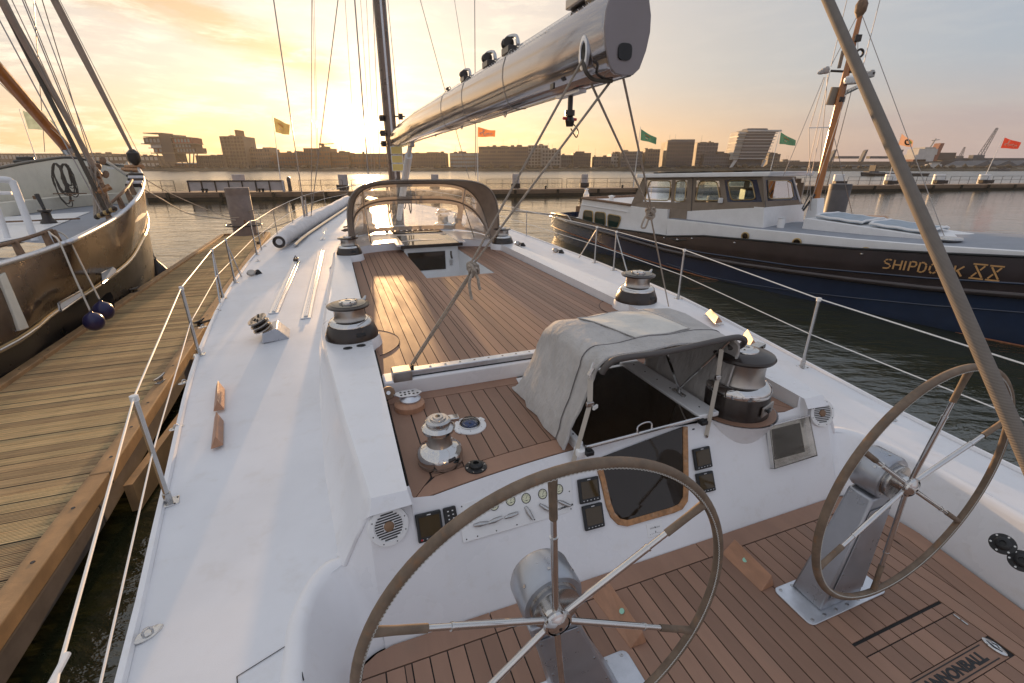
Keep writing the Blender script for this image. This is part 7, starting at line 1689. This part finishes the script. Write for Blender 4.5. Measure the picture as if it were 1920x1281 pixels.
for ch_, x_, w_ in zip('SHIPDOCK', (1655, 1673, 1691, 1702, 1720, 1740, 1762, 1785), (13, 15, 6, 13, 14, 15, 15, 18)):
    a = mp(x_, 503+(x_-1655)*.105, -.03); b_ = mp(x_+w_, 503+(x_-1655)*.105, -.03); glyph(ch_, (a-L0).dot(u_), (b_-a).length, hgt*1.02).build('letter', 'gold', mv, 0)
XA = (mp(1820, 519, -.03)-L0).length; 
for x in (1818, 1850):
    a = mp(x, 517, -.03); b_ = mp(x+26, 519, -.03); glyph('X', (a-L0).dot(u_), (b_-a).length, (mp(x, 492, -.03)-a).length, .028).build('letter', 'gold', mv, 0)
# ---- aft cabin
CN = .55
def slab(pts, n, th, name, m, par=None, bevel=.012, depth=None):
    p = [mp(x, y, n) for x, y in pts]; return MB().hexa(p, [q+MN*(depth or th) for q in p]).build(name, m, par or mv, 0, bevel=bevel), p
ac, p = slab([(1081.7, 417), (1091.7, 374), (1182, 387), (1212, 391), (1252, 393), (1249, 446), (1153, 434)], CN, 3.5, 'aft_cabin', 'white_paint', depth=3.5)
MB().tube([mp(1091, 371.5, CN-.03), mp(1182, 384.5, CN-.03)], .05, 8).tube([mp(1091, 371.5, CN), mp(1091, 371.5, CN)+MN*3.5], .05, 8).build('coaming_rail', 'rust_brown', mv)
MB().tube([mp(1090, 384, CN-.02), mp(1176, 397.5, CN-.02)], .018, 6).build('rain_bead', 'white_paint', mv)
def window(pts, n, frame='gold_frame', pane='window_green', par=None, r=.05, name='window', t_=.03):
    p = [mp(x, y, n) for x, y in pts]; out = []
    for i in range(len(p)):
        a, b, c_ = p[i-1], p[i], p[(i+1) % len(p)]; rr_ = min(.13, (a-b).length*.3, (c_-b).length*.3); q0 = b+(a-b).normalized()*rr_; q1 = b+(c_-b).normalized()*rr_
        for j in range(5): f = j/4; out.append(q0.lerp(b, f).lerp(b.lerp(q1, f), f))
    o = MB().tube(out, t_, 6, closed=True).build(name, frame, par or mv, 60); MB().add([q+MN*.004 for q in out]+[q+MN*.016 for q in out], [tuple(range(len(out))), tuple(range(2*len(out)-1, len(out)-1, -1))]).build('pane', pane, o, 0); return o
for q in ([(1095, 394), (1112, 396), (1111, 419), (1092, 416)], [(1116, 397), (1135.5, 399), (1135, 425), (1114, 420)], [(1140, 401), (1165, 406), (1158, 428), (1139, 426)]): window(q, CN-.02, par=ac, t_=.022)
MB().lathe([(.13, 0), (.13, .16), (.10, .20), (.05, .34), (.12, .36), (0, .40)], 14, mp(1099, 371, 1.2)).build('mushroom_vent', 'white_paint', mv); MB().lathe([(.10, 0), (.10, .2), (.17, .22), (0, .27)], 14, mp(1146, 378, 1.6)).build('mushroom_vent', 'white_paint', mv)
slab([(1160, 372), (1200, 376), (1200, 387), (1160, 384)], 3.6, .1, 'far_coaming', 'taupe')
# stern rail
MB().tube([mp(1040, 405, .8), mp(1044, 398, .8), mp(1064, 404, .3), mp(1070, 412, .25), mp(1072, 422, .2)], .02, 6).tube([mp(1036, 408, 1.0), mp(1060, 415, .3), mp(1072, 420, .2)], .018, 6).build('stern_rail', 'steel', mv)
MB().tube([mp(1035, 402, 1.2), mp(960, 394, -1.0)], .02, 6).build('stern_fairlead', 'steel', mv)
# ---- wheelhouse
WN = .70; PC = mp(1433, 389, WN)
def FR(x, y, o_=0.):
    r = ray(x, y); C0 = Vector((0, 0, H)); k_ = (PC+MD*o_-C0).dot(MD)/r.dot(MD); return C0+r*k_
WD = (FR(1506, 389)-PC).dot(MN)
wb, p = slab([(1247, 441), (1252, 393), (1288, 396), (1433, 389), (1431, 432), (1320, 446)], WN-.02, WD, 'wheelhouse_base', 'white_paint', depth=WD+.04)
cv_ = [(1182, 386), (1206, 331), (1490, 331), (1510, 390), (1433, 389.5), (1288, 397.5), (1288, 392), (1208, 389.5)]
p = [mp(x, y, WN) for x, y in cv_]
# canvas side built with its window openings (bands between the openings)
def cpan(pts, name='canvas_panel', m='taupe', n=WN): 
    p = [mp(x, y, n) for x, y in pts]; return MB().hexa(p, [q+MN*.03 for q in p]).build(name, m, wh_, 0)
wh_ = MB().hexa([mp(1182, 386, WN+WD), mp(1206, 333, WN+WD), mp(1206, 333, WN), mp(1182, 386, WN)][::1], [q+MD*.04 for q in [mp(1182, 386, WN+WD), mp(1206, 333, WN+WD), mp(1206, 333, WN), mp(1182, 386, WN)]]).build('wheelhouse', 'taupe', mv, 0)
top, bot = 338, 378
cpan([(1206, 331), (1430, 331), (1430, 337.5), (1204, 338)]); cpan([(1196, 378), (1300, 380), (1300, 398), (1288, 398), (1207, 390.5), (1181, 387)]); cpan([(1300, 379.5), (1433, 378.5), (1434, 389.5), (1300, 397)])
cpan([(1204, 338), (1213, 338), (1205, 378), (1183, 386)]); cpan([(1260, 338), (1266, 338), (1264, 379), (1258, 379)]); cpan([(1289, 338), (1305, 338), (1302, 380), (1287, 380)]); cpan([(1348, 338), (1360, 338), (1365, 379), (1354, 380)]); cpan([(1417, 338), (1430, 338), (1434, 379), (1428, 379)])
MB().hexa([mp(1252, 390, WN-.04), mp(1288, 394, WN-.04), mp(1283, 436, WN-.08), mp(1249, 440, WN-.08)], [q+MN*.03 for q in [mp(1252, 390, WN-.04), mp(1288, 394, WN-.04), mp(1283, 436, WN-.08), mp(1249, 440, WN-.08)]]).build('door_flap', 'taupe', mv, 0, bevel=.01)
MB().tube([mp(1299, 333, WN-.02), mp(1296, 396, WN-.02)], .012, 5).tube([mp(1430, 337, WN-.02), mp(1436, 389, WN-.02)], .010, 5).build('zip_seam', 'hood_tube', mv)
[cpan(q_, 'window_surround', 'navy', WN-.003) for q_ in ([(1358, 337), (1419, 337), (1411, 340), (1363, 341)], [(1358, 337), (1363, 340), (1370, 376), (1364, 379)], [(1364, 379), (1370, 375), (1418, 374), (1429, 379)], [(1410, 339), (1419, 337), (1429, 379), (1418, 375)])]
for q, pane in (([(1218, 339), (1258, 339.5), (1254, 376.5), (1209, 375)], 'glass'), ([(1268, 339.5), (1287, 339.5), (1284, 378), (1264, 378)], 'glass'), ([(1311, 340), (1344, 340), (1350, 376), (1304, 376.5)], 'glass'), ([(1364, 339), (1409, 338), (1417, 374), (1371, 375.5)], 'glass')):
    if 'far_pane' not in M: mat('far_pane', (.09, .22, .22), .05)
    window(q, WN-.01, 'gold_frame', pane, wh_, t_=.018)
MB().tube([mp(1213, 351, WN-.02), mp(1257, 351.5, WN-.02)], .018, 6).build('window_bar', 'gold_frame', wh_)
# interior: far side with pale panes, so that light comes through
far_ = [q for q in ([(1222, 340), (1262, 340), (1262, 372), (1222, 372)], [(1300, 341), (1345, 341), (1345, 372), (1300, 372)], [(1368, 341), (1400, 341), (1400, 372), (1368, 372)], [(1412, 341), (1450, 341), (1450, 372), (1412, 372)])]
MB().box(mw(1.9, WN+WD*.5, 2.35), (.45, .45, .7)).build('helm_seat', 'black', mv, bevel=.05); MB().box(mw(.8, WN+WD*.6, 2.15), (.9, .5, .5)).build('sofa_back', 'taupe', mv, bevel=.05)
zf0, zf1 = mp(1300, 392, WN).z, mp(1300, 335, WN).z; 
sA = (mp(1206, 335, WN)-MO).dot(MD); sB = (mp(1428, 335, WN)-MO).dot(MD)
def fpan(s0, s1, z0, z1, nm='far_canvas', m='taupe'): MB().hexa([mw(s0, WN+WD, z0), mw(s1, WN+WD, z0), mw(s1, WN+WD+.03, z0), mw(s0, WN+WD+.03, z0)], [mw(s0, WN+WD, z1), mw(s1, WN+WD, z1), mw(s1, WN+WD+.03, z1), mw(s0, WN+WD+.03, z1)]).build(nm, m, mv, 0)
fpan(sA, sB, zf0-.1, zf0+.12); fpan(sA, sB, zf1-.12, zf1+.02)
for i in range(6): s0 = lerp(sA, sB, i/5); fpan(s0-.1, s0+.1, zf0+.2, zf1-.1)
# front screen of the wheelhouse
def fpoly(pts, name, m, o_=0., par=None, th=.04):
    q_ = [FR(x, y, o_) for x, y in pts]; return MB().hexa(q_, [q-MD*th for q in q_]).build(name, m, par or wh_, 0)
fpoly([(1431, 331), (1492, 331), (1494, 337), (1431, 338)], 'front_canvas', 'taupe'); fpoly([(1434, 377), (1500, 374.5), (1509, 388), (1433, 389.5)], 'front_canvas', 'taupe'); fpoly([(1431, 338), (1436, 338), (1440, 377), (1433, 378)], 'front_canvas', 'taupe')
[fpoly(q_, 'front_surround', 'navy', .004) for q_ in ([(1436, 337.5), (1486, 337), (1477, 340), (1440, 340.5)], [(1436, 337.5), (1441, 340), (1443, 372), (1440, 377)], [(1440, 377), (1443, 372), (1487, 370.5), (1497, 375)], [(1476, 338), (1486, 337), (1497, 375), (1487, 371)])]
fpoly([(1432, 389), (1508, 388), (1503, 430), (1431, 433)], 'front_base', 'white_paint', -.01, wb, .3)
def fwin(pts, pane):
    p_ = [FR(x, y, .015) for x, y in pts]; o_ = MB().tube(p_, .016, 6, closed=True).build('window', 'gold_frame', wh_); MB().add(p_, [tuple(range(len(p_)))]).build('pane', pane, o_, 0)
fwin([(1440, 339), (1476, 338.5), (1484, 344), (1488, 368), (1484, 371.5), (1446, 373), (1441, 370)], 'glass')
MB().tube([FR(1487, 334, .02), FR(1500, 378, .02)], .028, 6).build('corner_post', 'white_paint', wh_)
rf = [mp(1193, 333.5, WN-.18), mp(1441, 331, WN-.18)]; r0, r1 = rf; dz0 = Vector((0, 0, .13)); wd_ = MN*(WD+.30)
MB().hexa([r0, r1, r1+wd_, r0+wd_], [r0+dz0, r1+dz0+MD*.05, r1+wd_+dz0, r0+wd_+dz0]).build('roof', 'white_paint', mv, 0, bevel=.02)
for (a, b_, nm) in ((.18, .42, 'solar_panel'), (.52, .80, 'solar_panel'), (.02, .14, 'roof_hatch')):
    MB().hexa([r0.lerp(r1, a)+MN*.8+dz0, r0.lerp(r1, b_)+MN*.8+dz0, r0.lerp(r1, b_)+MN*(WD-.3)+dz0, r0.lerp(r1, a)+MN*(WD-.3)+dz0], [q+Vector((0, 0, .05)) for q in [r0.lerp(r1, a)+MN*.8+dz0, r0.lerp(r1, b_)+MN*.8+dz0, r0.lerp(r1, b_)+MN*(WD-.3)+dz0, r0.lerp(r1, a)+MN*(WD-.3)+dz0]]).build(nm, 'smoked', mv, 0)
MB().box(mp(1351, 376, WN-.05), (.12, .12, .16)).build('side_lamp', 'white_plastic', mv, bevel=.02)
# ---- fore trunk with covered skylights
ft, p = slab([(1503, 429), (1509, 409), (1775, 449), (1796, 462), (1735, 456)], 1.15, 1.9, 'skylight_trunk', 'white_paint', depth=1.9)
tA, tB = mp(1512, 408, 1.2), mp(1762, 446, 1.2)
for (a, b_) in ((.06, .44), (.50, .90)):
    g0 = [tA.lerp(tB, a)+MN*.15, tA.lerp(tB, b_)+MN*.15, tA.lerp(tB, b_)+MN*1.6, tA.lerp(tB, a)+MN*1.6]; rr = random.Random(3)
    rows = [[g0[0].lerp(g0[1], i/12).lerp(g0[3].lerp(g0[2], i/12), j/8)+Vector((0, 0, .07+.008*sin(i*1.3+j*.8)+(.035 if 0 < j < 8 else 0))) for i in range(13)] for j in range(9)]
    MB().sheet(rows, .05).build('skylight_cover', 'cover_blue' if 'cover_blue' in M else mat('cover_blue', (.30, .36, .42), .6, var=(4, .15), bump=(8, .4, .02)) and 'cover_blue', mv, 60); MB().tube([rows[0][i] for i in range(13)]+[rows[j][12] for j in range(1, 9)]+[rows[8][i] for i in range(11, -1, -1)]+[rows[j][0] for j in range(7, 0, -1)], .03, 6, closed=True).build('cover_edge', 'white_paint', mv)
MB().lathe([(.10, 0), (.10, .26), (.12, .28), (0, .29)], 16, mp(1463, 427, 1.0)).build('deck_vent', 'white_paint', mv)
MB().lathe([(.22, 0), (.24, .03), (.22, .07), (0, .08)], 20, mp(1780, 451, 1.0)).build('deck_hatch', 'steel', mv)
slab([(1560, 404), (1640, 408), (1646, 411), (1560, 408)], 3.2, .8, 'gangplank', 'wood_trim')
# ---- mast with its gear
mn = 2.1
def mm(x, y, n=mn): return mp(x, y, n)
tb, p = slab([(1507, 417), (1519, 373), (1533, 372), (1531, 409)], mn-.2, .4, 'tabernacle', 'white_paint', depth=.4)
mA, mB_ = mm(1527, 384), mm(1614, 25)
mst = MB().tube([mA, mA.lerp(mB_, .6), mB_, mB_+(mB_-mA)*.01], [.105, .095, .055, .05], 14).build('signal_mast', 'varnish', mv, 60)
MB().lathe([(.05, -.15), (.13, .0), (.14, .16), (.05, .34)], 12, mm(1613, 22)).build('mast_truck', 'rust_brown', mst, 40); MB().tube([mm(1616, 5), mm(1618, -20)], .02, 6).build('aerial', 'white_paint', mst)
MB().lathe([(.0, 0), (.19, 0), (.215, .05), (.215, .13), (.17, .18), (0, .19)], 24, mm(1598, 157)).build('radar_dome', 'white_plastic', mst, 40)
MB().hexa([mm(1580, 172), mm(1606, 160), mm(1606, 165), mm(1580, 178)], [q+MN*.15 for q in (mm(1580, 172), mm(1606, 160), mm(1606, 165), mm(1580, 178))]).build('radar_bracket', 'steel', mst, 0)
for (x, y, w, h_, m_) in ((1547, 133, 18, 16, 'white_paint'), (1631, 140, 14, 14, 'white_paint')):
    c = mm(x, y); b = MB().box(c, (.19, .15, .14)).box(c+Vector((-.09, 0, -.03)), (.12, .13, .11)).box(c+Vector((.04, 0, .07)), (.10, .09, .08)).lathe([(.03, -.06), (.045, 0), (.03, .05)], 10, c+Vector((-.14, 0, -.05)), Matrix.Rotation(pi/2, 3, 'Y')).build('horn_box', 'canvas', mst, bevel=.03)
MB().tube([mm(1558, 133), mm(1640, 137)], .03, 8).build('yard', 'anodised', mst); MB().tube([mm(1517, 240), mm(1558, 239)], .014, 6).build('spreader_bar', 'steel', mst)
MB().tube([mm(1557, 197), mm(1568, 164)], .12, 12).build('speaker_tube', 'taupe', mst, 40); MB().box(mm(1577, 187), (.16, .14, .14)).build('lamp_box', 'anodised', mst, bevel=.02)
MB().tube([mm(1573, 128), mm(1581, 95)], .045, 8).build('light_tube', 'taupe', mst); MB().box(mm(1608, 72), (.16, .10, .16)).build('mast_lamp', 'anodised', mst, bevel=.01); MB().tube([mm(1612, 100)+Vector((cos(2*pi*i/14)*.09, 0, sin(2*pi*i/14)*.09)) for i in range(14)], .03, 6, closed=True).build('mast_ring', 'anodised', mst)
MB().hexa([mm(1590, 135), mm(1606, 130), mm(1598, 108), mm(1594, 110)], [q+MN*.06 for q in (mm(1590, 135), mm(1606, 130), mm(1598, 108), mm(1594, 110))]).build('mast_wedge', 'varnish', mst, 0)
for (x0, y0, n0, x1, y1, n1) in ((1517, 240, 2.1, 1520, 395, 1.8), (1545, 145, 2.1, 1468, 332, 1.0), (1547, 145, 2.1, 1518, 240, 2.1), (1552, 140, 2.1, 1536, 325, 2.4), (1617, 30, 2.1, 1775, 455, 1.2), (1606, 32, 2.1, 1560, 120, 2.1), (1590, 168, 2.1, 1515, 395, 1.2), (1597, 168, 2.1, 1545, 370, 3.4), (1588, 0, 2.1, 1558, 125, 2.1), (1650, 0, 2.1, 1618, 125, 2.1), (1609, 30, 2.1, 1608, 140, 2.1), (1540, 240, 2.1, 1508, 388, 1.6), (1556, 135, 2.1, 1500, 385, 1.5), (1560, 240, 2.1, 1600, 410, 4.2)):
    MB().tube([mp(x0, y0, n0), mp(x1, y1, n1)], .009, 5).build('mast_stay', 'wire', mst)
MB().tube([mp(1506, 395, 1.7), mp(1528, 365, 2.0)], .03, 6).tube([mp(1504, 392, 1.6), mp(1520, 360, 2.0)], .02, 6).build('rigging_lever', 'black', mv)
# warm mooring line from its stern
rope([mp(1040, 404, 1.0), atY(980, 398, 24), atY(900, 390, 27), atY(860, 386, 32)], .025, 'mooring line from the stern of the blue motor vessel towards the pontoon')
# ================================================================== floating breakwater pontoon with rails, piles and flags
PT = [(-90, 43.5), (-60, 47), (-26, 51.2), (2.6, 57.8), (24.7, 63.5), (81, 75.5), (170, 94)]
PY = lambda x: interp(x, PT)
pon = thing('breakwater_pontoon', 'long low timber-faced pontoon with steel railings stretching across the harbour', 'pontoon', (0, 57, 0)); PTZ = .80
def pstrip(dy0, dy1, z0, z1, name, m, x0=-88, x1=168, st=6.):
    rows = []; x = x0
    while x <= x1: rows.append([(x, PY(x)+dy0, z0), (x, PY(x)+dy0, z1), (x, PY(x)+dy1, z1), (x, PY(x)+dy1, z0)]); x += st
    return MB().rings(rows).build(name, m, pon, 20)
pstrip(0, 3.0, .70, PTZ, 'deck', 'pontoon_wood'); pstrip(.10, 2.9, .30, .70, 'side_face', 'dark_weed' if False else 'pontoon_wood'); pstrip(-.06, 3.0, .52, .60, 'waling', 'pontoon_wood'); pstrip(.15, 2.8, -.3, .30, 'float', 'dark_weed')
mb_ = MB(); x = -88
while x < 168: mb_.box((x, PY(x)-.10, .5), (.3, .12, .55)); x += 5.2
mb_.build('fender_pad', 'dark_weed', pon, kind='stuff')
def railing(px0, px1, label_n=0):
    a = at(px0, 356, PTZ); xa = a.x; b = at(px1, 356, PTZ)
    def solve(px):
        X = 0.
        for _ in range(30): X = (px-960)/914.2*(PY(X)+1.4)
        return X
    xa, xb = solve(px0), solve(px1); n = max(2, int(round((xb-xa)/1.9))); g_ = MB()
    P = [Vector((lerp(xa, xb, i/n), PY(lerp(xa, xb, i/n))+1.4, PTZ)) for i in range(n+1)]
    for p in P: g_.tube([p, p+Vector((0, 0, 1.15))], .028, 5)
    for z in (1.15, .62): g_.tube([p+Vector((0, 0, z)) for p in P], .022, 5)
    g_.build('railing', 'anodised', pon, kind='stuff')
for a, b in ((268, 318), (555, 638), (655, 738), (742, 812), (912, 1055), (1064, 1190), (1490, 1560), (1596, 1680), (1690, 1780), (1790, 1860), (1870, 1990)): railing(a, b)
def psolve(px, dy=1.5):
    X = 0.
    for _ in range(40): X = (px-960)/914.2*(PY(X)+dy)
    return X, PY(X)+dy
for i, (px, pw, yt) in enumerate(((443, 22, 328), (640, 17, 328), (814, 14, 328), (967, 14, 327), (1097, 13, 327.5), (1578, 17, 328), (1675, 17, 327.5), (1767, 17, 327.5), (1853, 17, 328))):
    X, Y = psolve(px, 2.3); zt_ = atY(px, yt, Y).z; r = pw/2*Y/914; names = ['behind the white panel screen', 'just left of the sprayhood', 'above the sprayhood canopy', 'right of the mast near the red flag', 'left of the crossing pale ropes', 'next to the orange mast of the blue vessel', 'just left of the thick braided line', 'right of the thick braided line', 'farthest right, under the red flag']
    t_ = thing('guide_pile', 'pale round guide pile of the pontoon, '+names[i], 'mooring pile', (X, Y, 0), group='guide piles of the pontoon')
    mm_ = 'white_paint' if px > 1500 else 'pile_pale'
    if 'pile_pale' not in M: mat('pile_pale', (.42, .38, .37), .7, var=(2, .1))
    MB().lathe([(r, -1), (r, zt_)], 20, (X, Y, 0)).build('shaft', mm_, t_, 40); MB().lathe([(r, 0), (r*.96, .05), (0, .06)], 20, (X, Y, zt_)).build('cap', mm_, t_); MB().box((X, Y-r*.7, PTZ+.35), (r*2.5, r*1.2, .5)).build('roller_frame', 'anodised', t_, bevel=.05)
# panel screen
t_ = thing('panel_screen', 'screen of seven pale panels in dark frames standing on the pontoon', 'screen', (psolve(435)[0], psolve(435)[1], PTZ))
for i in range(7):
    x0, y0 = psolve(345+25.7*i, 1.0); x1, y1 = psolve(345+25.7*(i+1), 1.0); zt_ = atY(345, 339, y0).z
    MB().hexa([(x0, y0, PTZ+.12), (x1, y1, PTZ+.12), (x1, y1+.06, PTZ+.12), (x0, y0+.06, PTZ+.12)], [(x0, y0, zt_), (x1, y1, zt_), (x1, y1+.06, zt_), (x0, y0+.06, zt_)]).build('panel', 'pile_pale', t_, 0)
    MB().tube([(x0, y0-.05, PTZ), (x0, y0-.05, zt_)], .07, 6).build('post', 'anodised', t_)
x0, y0 = psolve(345, .9); x1, y1 = psolve(525, .9); MB().tube([(x0, y0, zt_), (x1, y1, zt_)], .07, 6).build('top_rail', 'anodised', t_); MB().tube([(x1, y1, PTZ), (x1, y1, zt_)], .14, 6).build('end_post', 'silver_paint', t_)
X, Y = psolve(537, 1.4); solo(MB().lathe([(.2, PTZ-.6), (.2, PTZ+1.35), (.1, PTZ+1.5)], 12, (X, Y, 0)), 'pontoon_post', 'anodised', 'short dark post on the pontoon right of the panel screen', 'post')
def bollard(px, where):
    X, Y = psolve(px, .5); solo(MB().lathe([(.13, 0), (.10, .15), (.17, .30), (.15, .36)], 10, (X, Y, PTZ)), 'bollard', 'black', 'small black bollard on the pontoon edge, '+where, 'bollard', 'bollards on the pontoon')
for px, w_ in ((370, 'below the second white panel'), (377, 'right beside the one below the second panel'), (478, 'below the fifth white panel'), (485, 'below the sixth white panel'), (1024, 'between the pale ropes'), (1170, 'left of the blue vessel roof')): bollard(px, w_)
# flags
def flag(px0, py0, px1, py1, corners, col, label, txt=None, dy=2.0, emblem=None):
    X, Y = psolve(px0, dy); a = atY(px0, py0, Y); b = atY(px1, py1, Y); t_ = thing('flagpole', label, 'flag', (a.x, Y, PTZ), group='flags along the pontoon')
    lo = Vector((a.x, Y, PTZ)); ax = (b-a); lo = a+ax*((PTZ-a.z)/ax.z)
    MB().tube([lo, b], [.055, .03], 8).build('pole', 'white_paint', t_)
    c = [atY(x, y, Y) for x, y in corners]; rows = []; n1, n2 = 16, 8; rr_ = random.Random(int(px0)); ph = rr_.random()*6
    def pt(u, v):
        p = c[0].lerp(c[1], u).lerp(c[3].lerp(c[2], u), v); return p+Vector((0, .18*sin(u*7+ph)*u, -.05*sin(u*pi)*(1-v)+.06*sin(u*6+v*2+ph)*u))
    for j in range(n2+1): rows.append([pt(i/n1, j/n2) for i in range(n1+1)])
    f = MB().sheet(rows).build('cloth', col, t_, 60)
    if txt:
        w = (c[1]-c[0]).length; off = Vector((0, -.06, 0)); T = MB()
        def curve(ps, r): T.tube([pt(u, v)+off for u, v in [(q.x, q.y) for q in bez([(a_, b_, 0) for a_, b_ in ps], 5)]], r, 5)
        curve([(.22, .62), (.14, .70), (.12, .56), (.24, .52), (.34, .34), (.38, .18), (.32, .16), (.30, .40), (.36, .72), (.46, .80)], .045)
        for i, g_ in enumerate(([(.48, .50), (.43, .58), (.47, .66), (.52, .58), (.48, .50)], [(.54, .60), (.61, .56), (.57, .48), (.54, .60), (.60, .66)], [(.65, .36), (.64, .62), (.68, .66)], [(.62, .47), (.69, .46)], [(.73, .50), (.74, .74), (.69, .78)], [(.77, .60), (.84, .56), (.80, .48), (.77, .60), (.84, .66)])): curve(g_, .028)
        T.build('script_lettering', 'flag_text', f, 0, kind='stuff')
    if emblem: emblem(pt, f)
    return t_
mat('flag_red', (.42, .055, .035), .8); mat('flag_orange', (.70, .26, .10), .8); mat('flag_text', (.80, .55, .40), .8); mat('flag_green', (.055, .16, .13), .8, var=(2, .15)); mat('flag_gold', (.42, .34, .15), .8, var=(2, .2)); mat('flag_pale', (.36, .46, .40), .8, var=(2, .15)); mat('flag_peach', (.62, .38, .27), .8)
for nm_ in ('flag_red', 'flag_orange', 'flag_green', 'flag_gold', 'flag_pale', 'flag_peach'): thin(nm_, .5)
def em_c(pt, f):
    T = MB(); T.tube([pt(.62+.17*cos(a), .5+.26*sin(a))+Vector((0, -.07, 0)) for a in [.5+i*.32 for i in range(17)]], .10, 6); T.build('ring_emblem', 'black', f)
    MB().tube([pt(.72, .3)+Vector((0, -.06, 0)), pt(.85, .5)+Vector((0, -.08, 0))], .16, 6).build('yellow_patch', mat('flag_yellow', (.60, .48, .06), .8), f)
def em_g(pt, f):
    T = MB(); T.tube([pt(.25, .3)+Vector((0, -.06, 0)), pt(.45, .35)+Vector((0, -.06, 0)), pt(.6, .42)+Vector((0, -.07, 0))], .05, 5); T.build('emblem_arc', 'flag_orange', f); MB().tube([pt(.30, .62)+Vector((0, -.06, 0)), pt(.44, .70)+Vector((0, -.06, 0))], .055, 5).build('emblem_mark', 'flag_text', f)
flag(68, 298, 36, 204, [(42, 207), (106, 228), (106, 246), (53, 242)], 'flag_pale', 'faded pale green flag on a leaning pole at far left')
flag(526, 338, 511, 217, [(513, 220), (543, 233), (542, 254), (517, 248)], 'flag_gold', 'gold-green flag on a pole right of the leaning tower', emblem=em_g)
flag(896, 335, 894, 238, [(896, 238), (929, 245), (928, 257), (896, 257)], 'flag_orange', 'orange-red flag with pale script hanging under the boom', True)
flag(1190, 330, 1201, 238, [(1202, 242), (1231, 259), (1230, 270), (1201, 263)], 'flag_green', 'green flag left of the large dark glass office', emblem=em_g)
flag(1444, 322, 1463, 243, [(1464, 248), (1491, 263), (1490, 273), (1461, 270)], 'flag_green', 'green flag right of the striped glass tower', emblem=em_g)
flag(1664, 345, 1690, 249, [(1691, 251), (1711, 264), (1709, 276), (1684, 272)], 'flag_peach', 'peach flag with black ring emblem beside the thick braided line', emblem=em_c)
flag(1850, 325, 1882, 256, [(1884, 258), (1913, 267), (1907, 279), (1876, 278)], 'flag_red', 'dark red flag with pale script at far right', True)
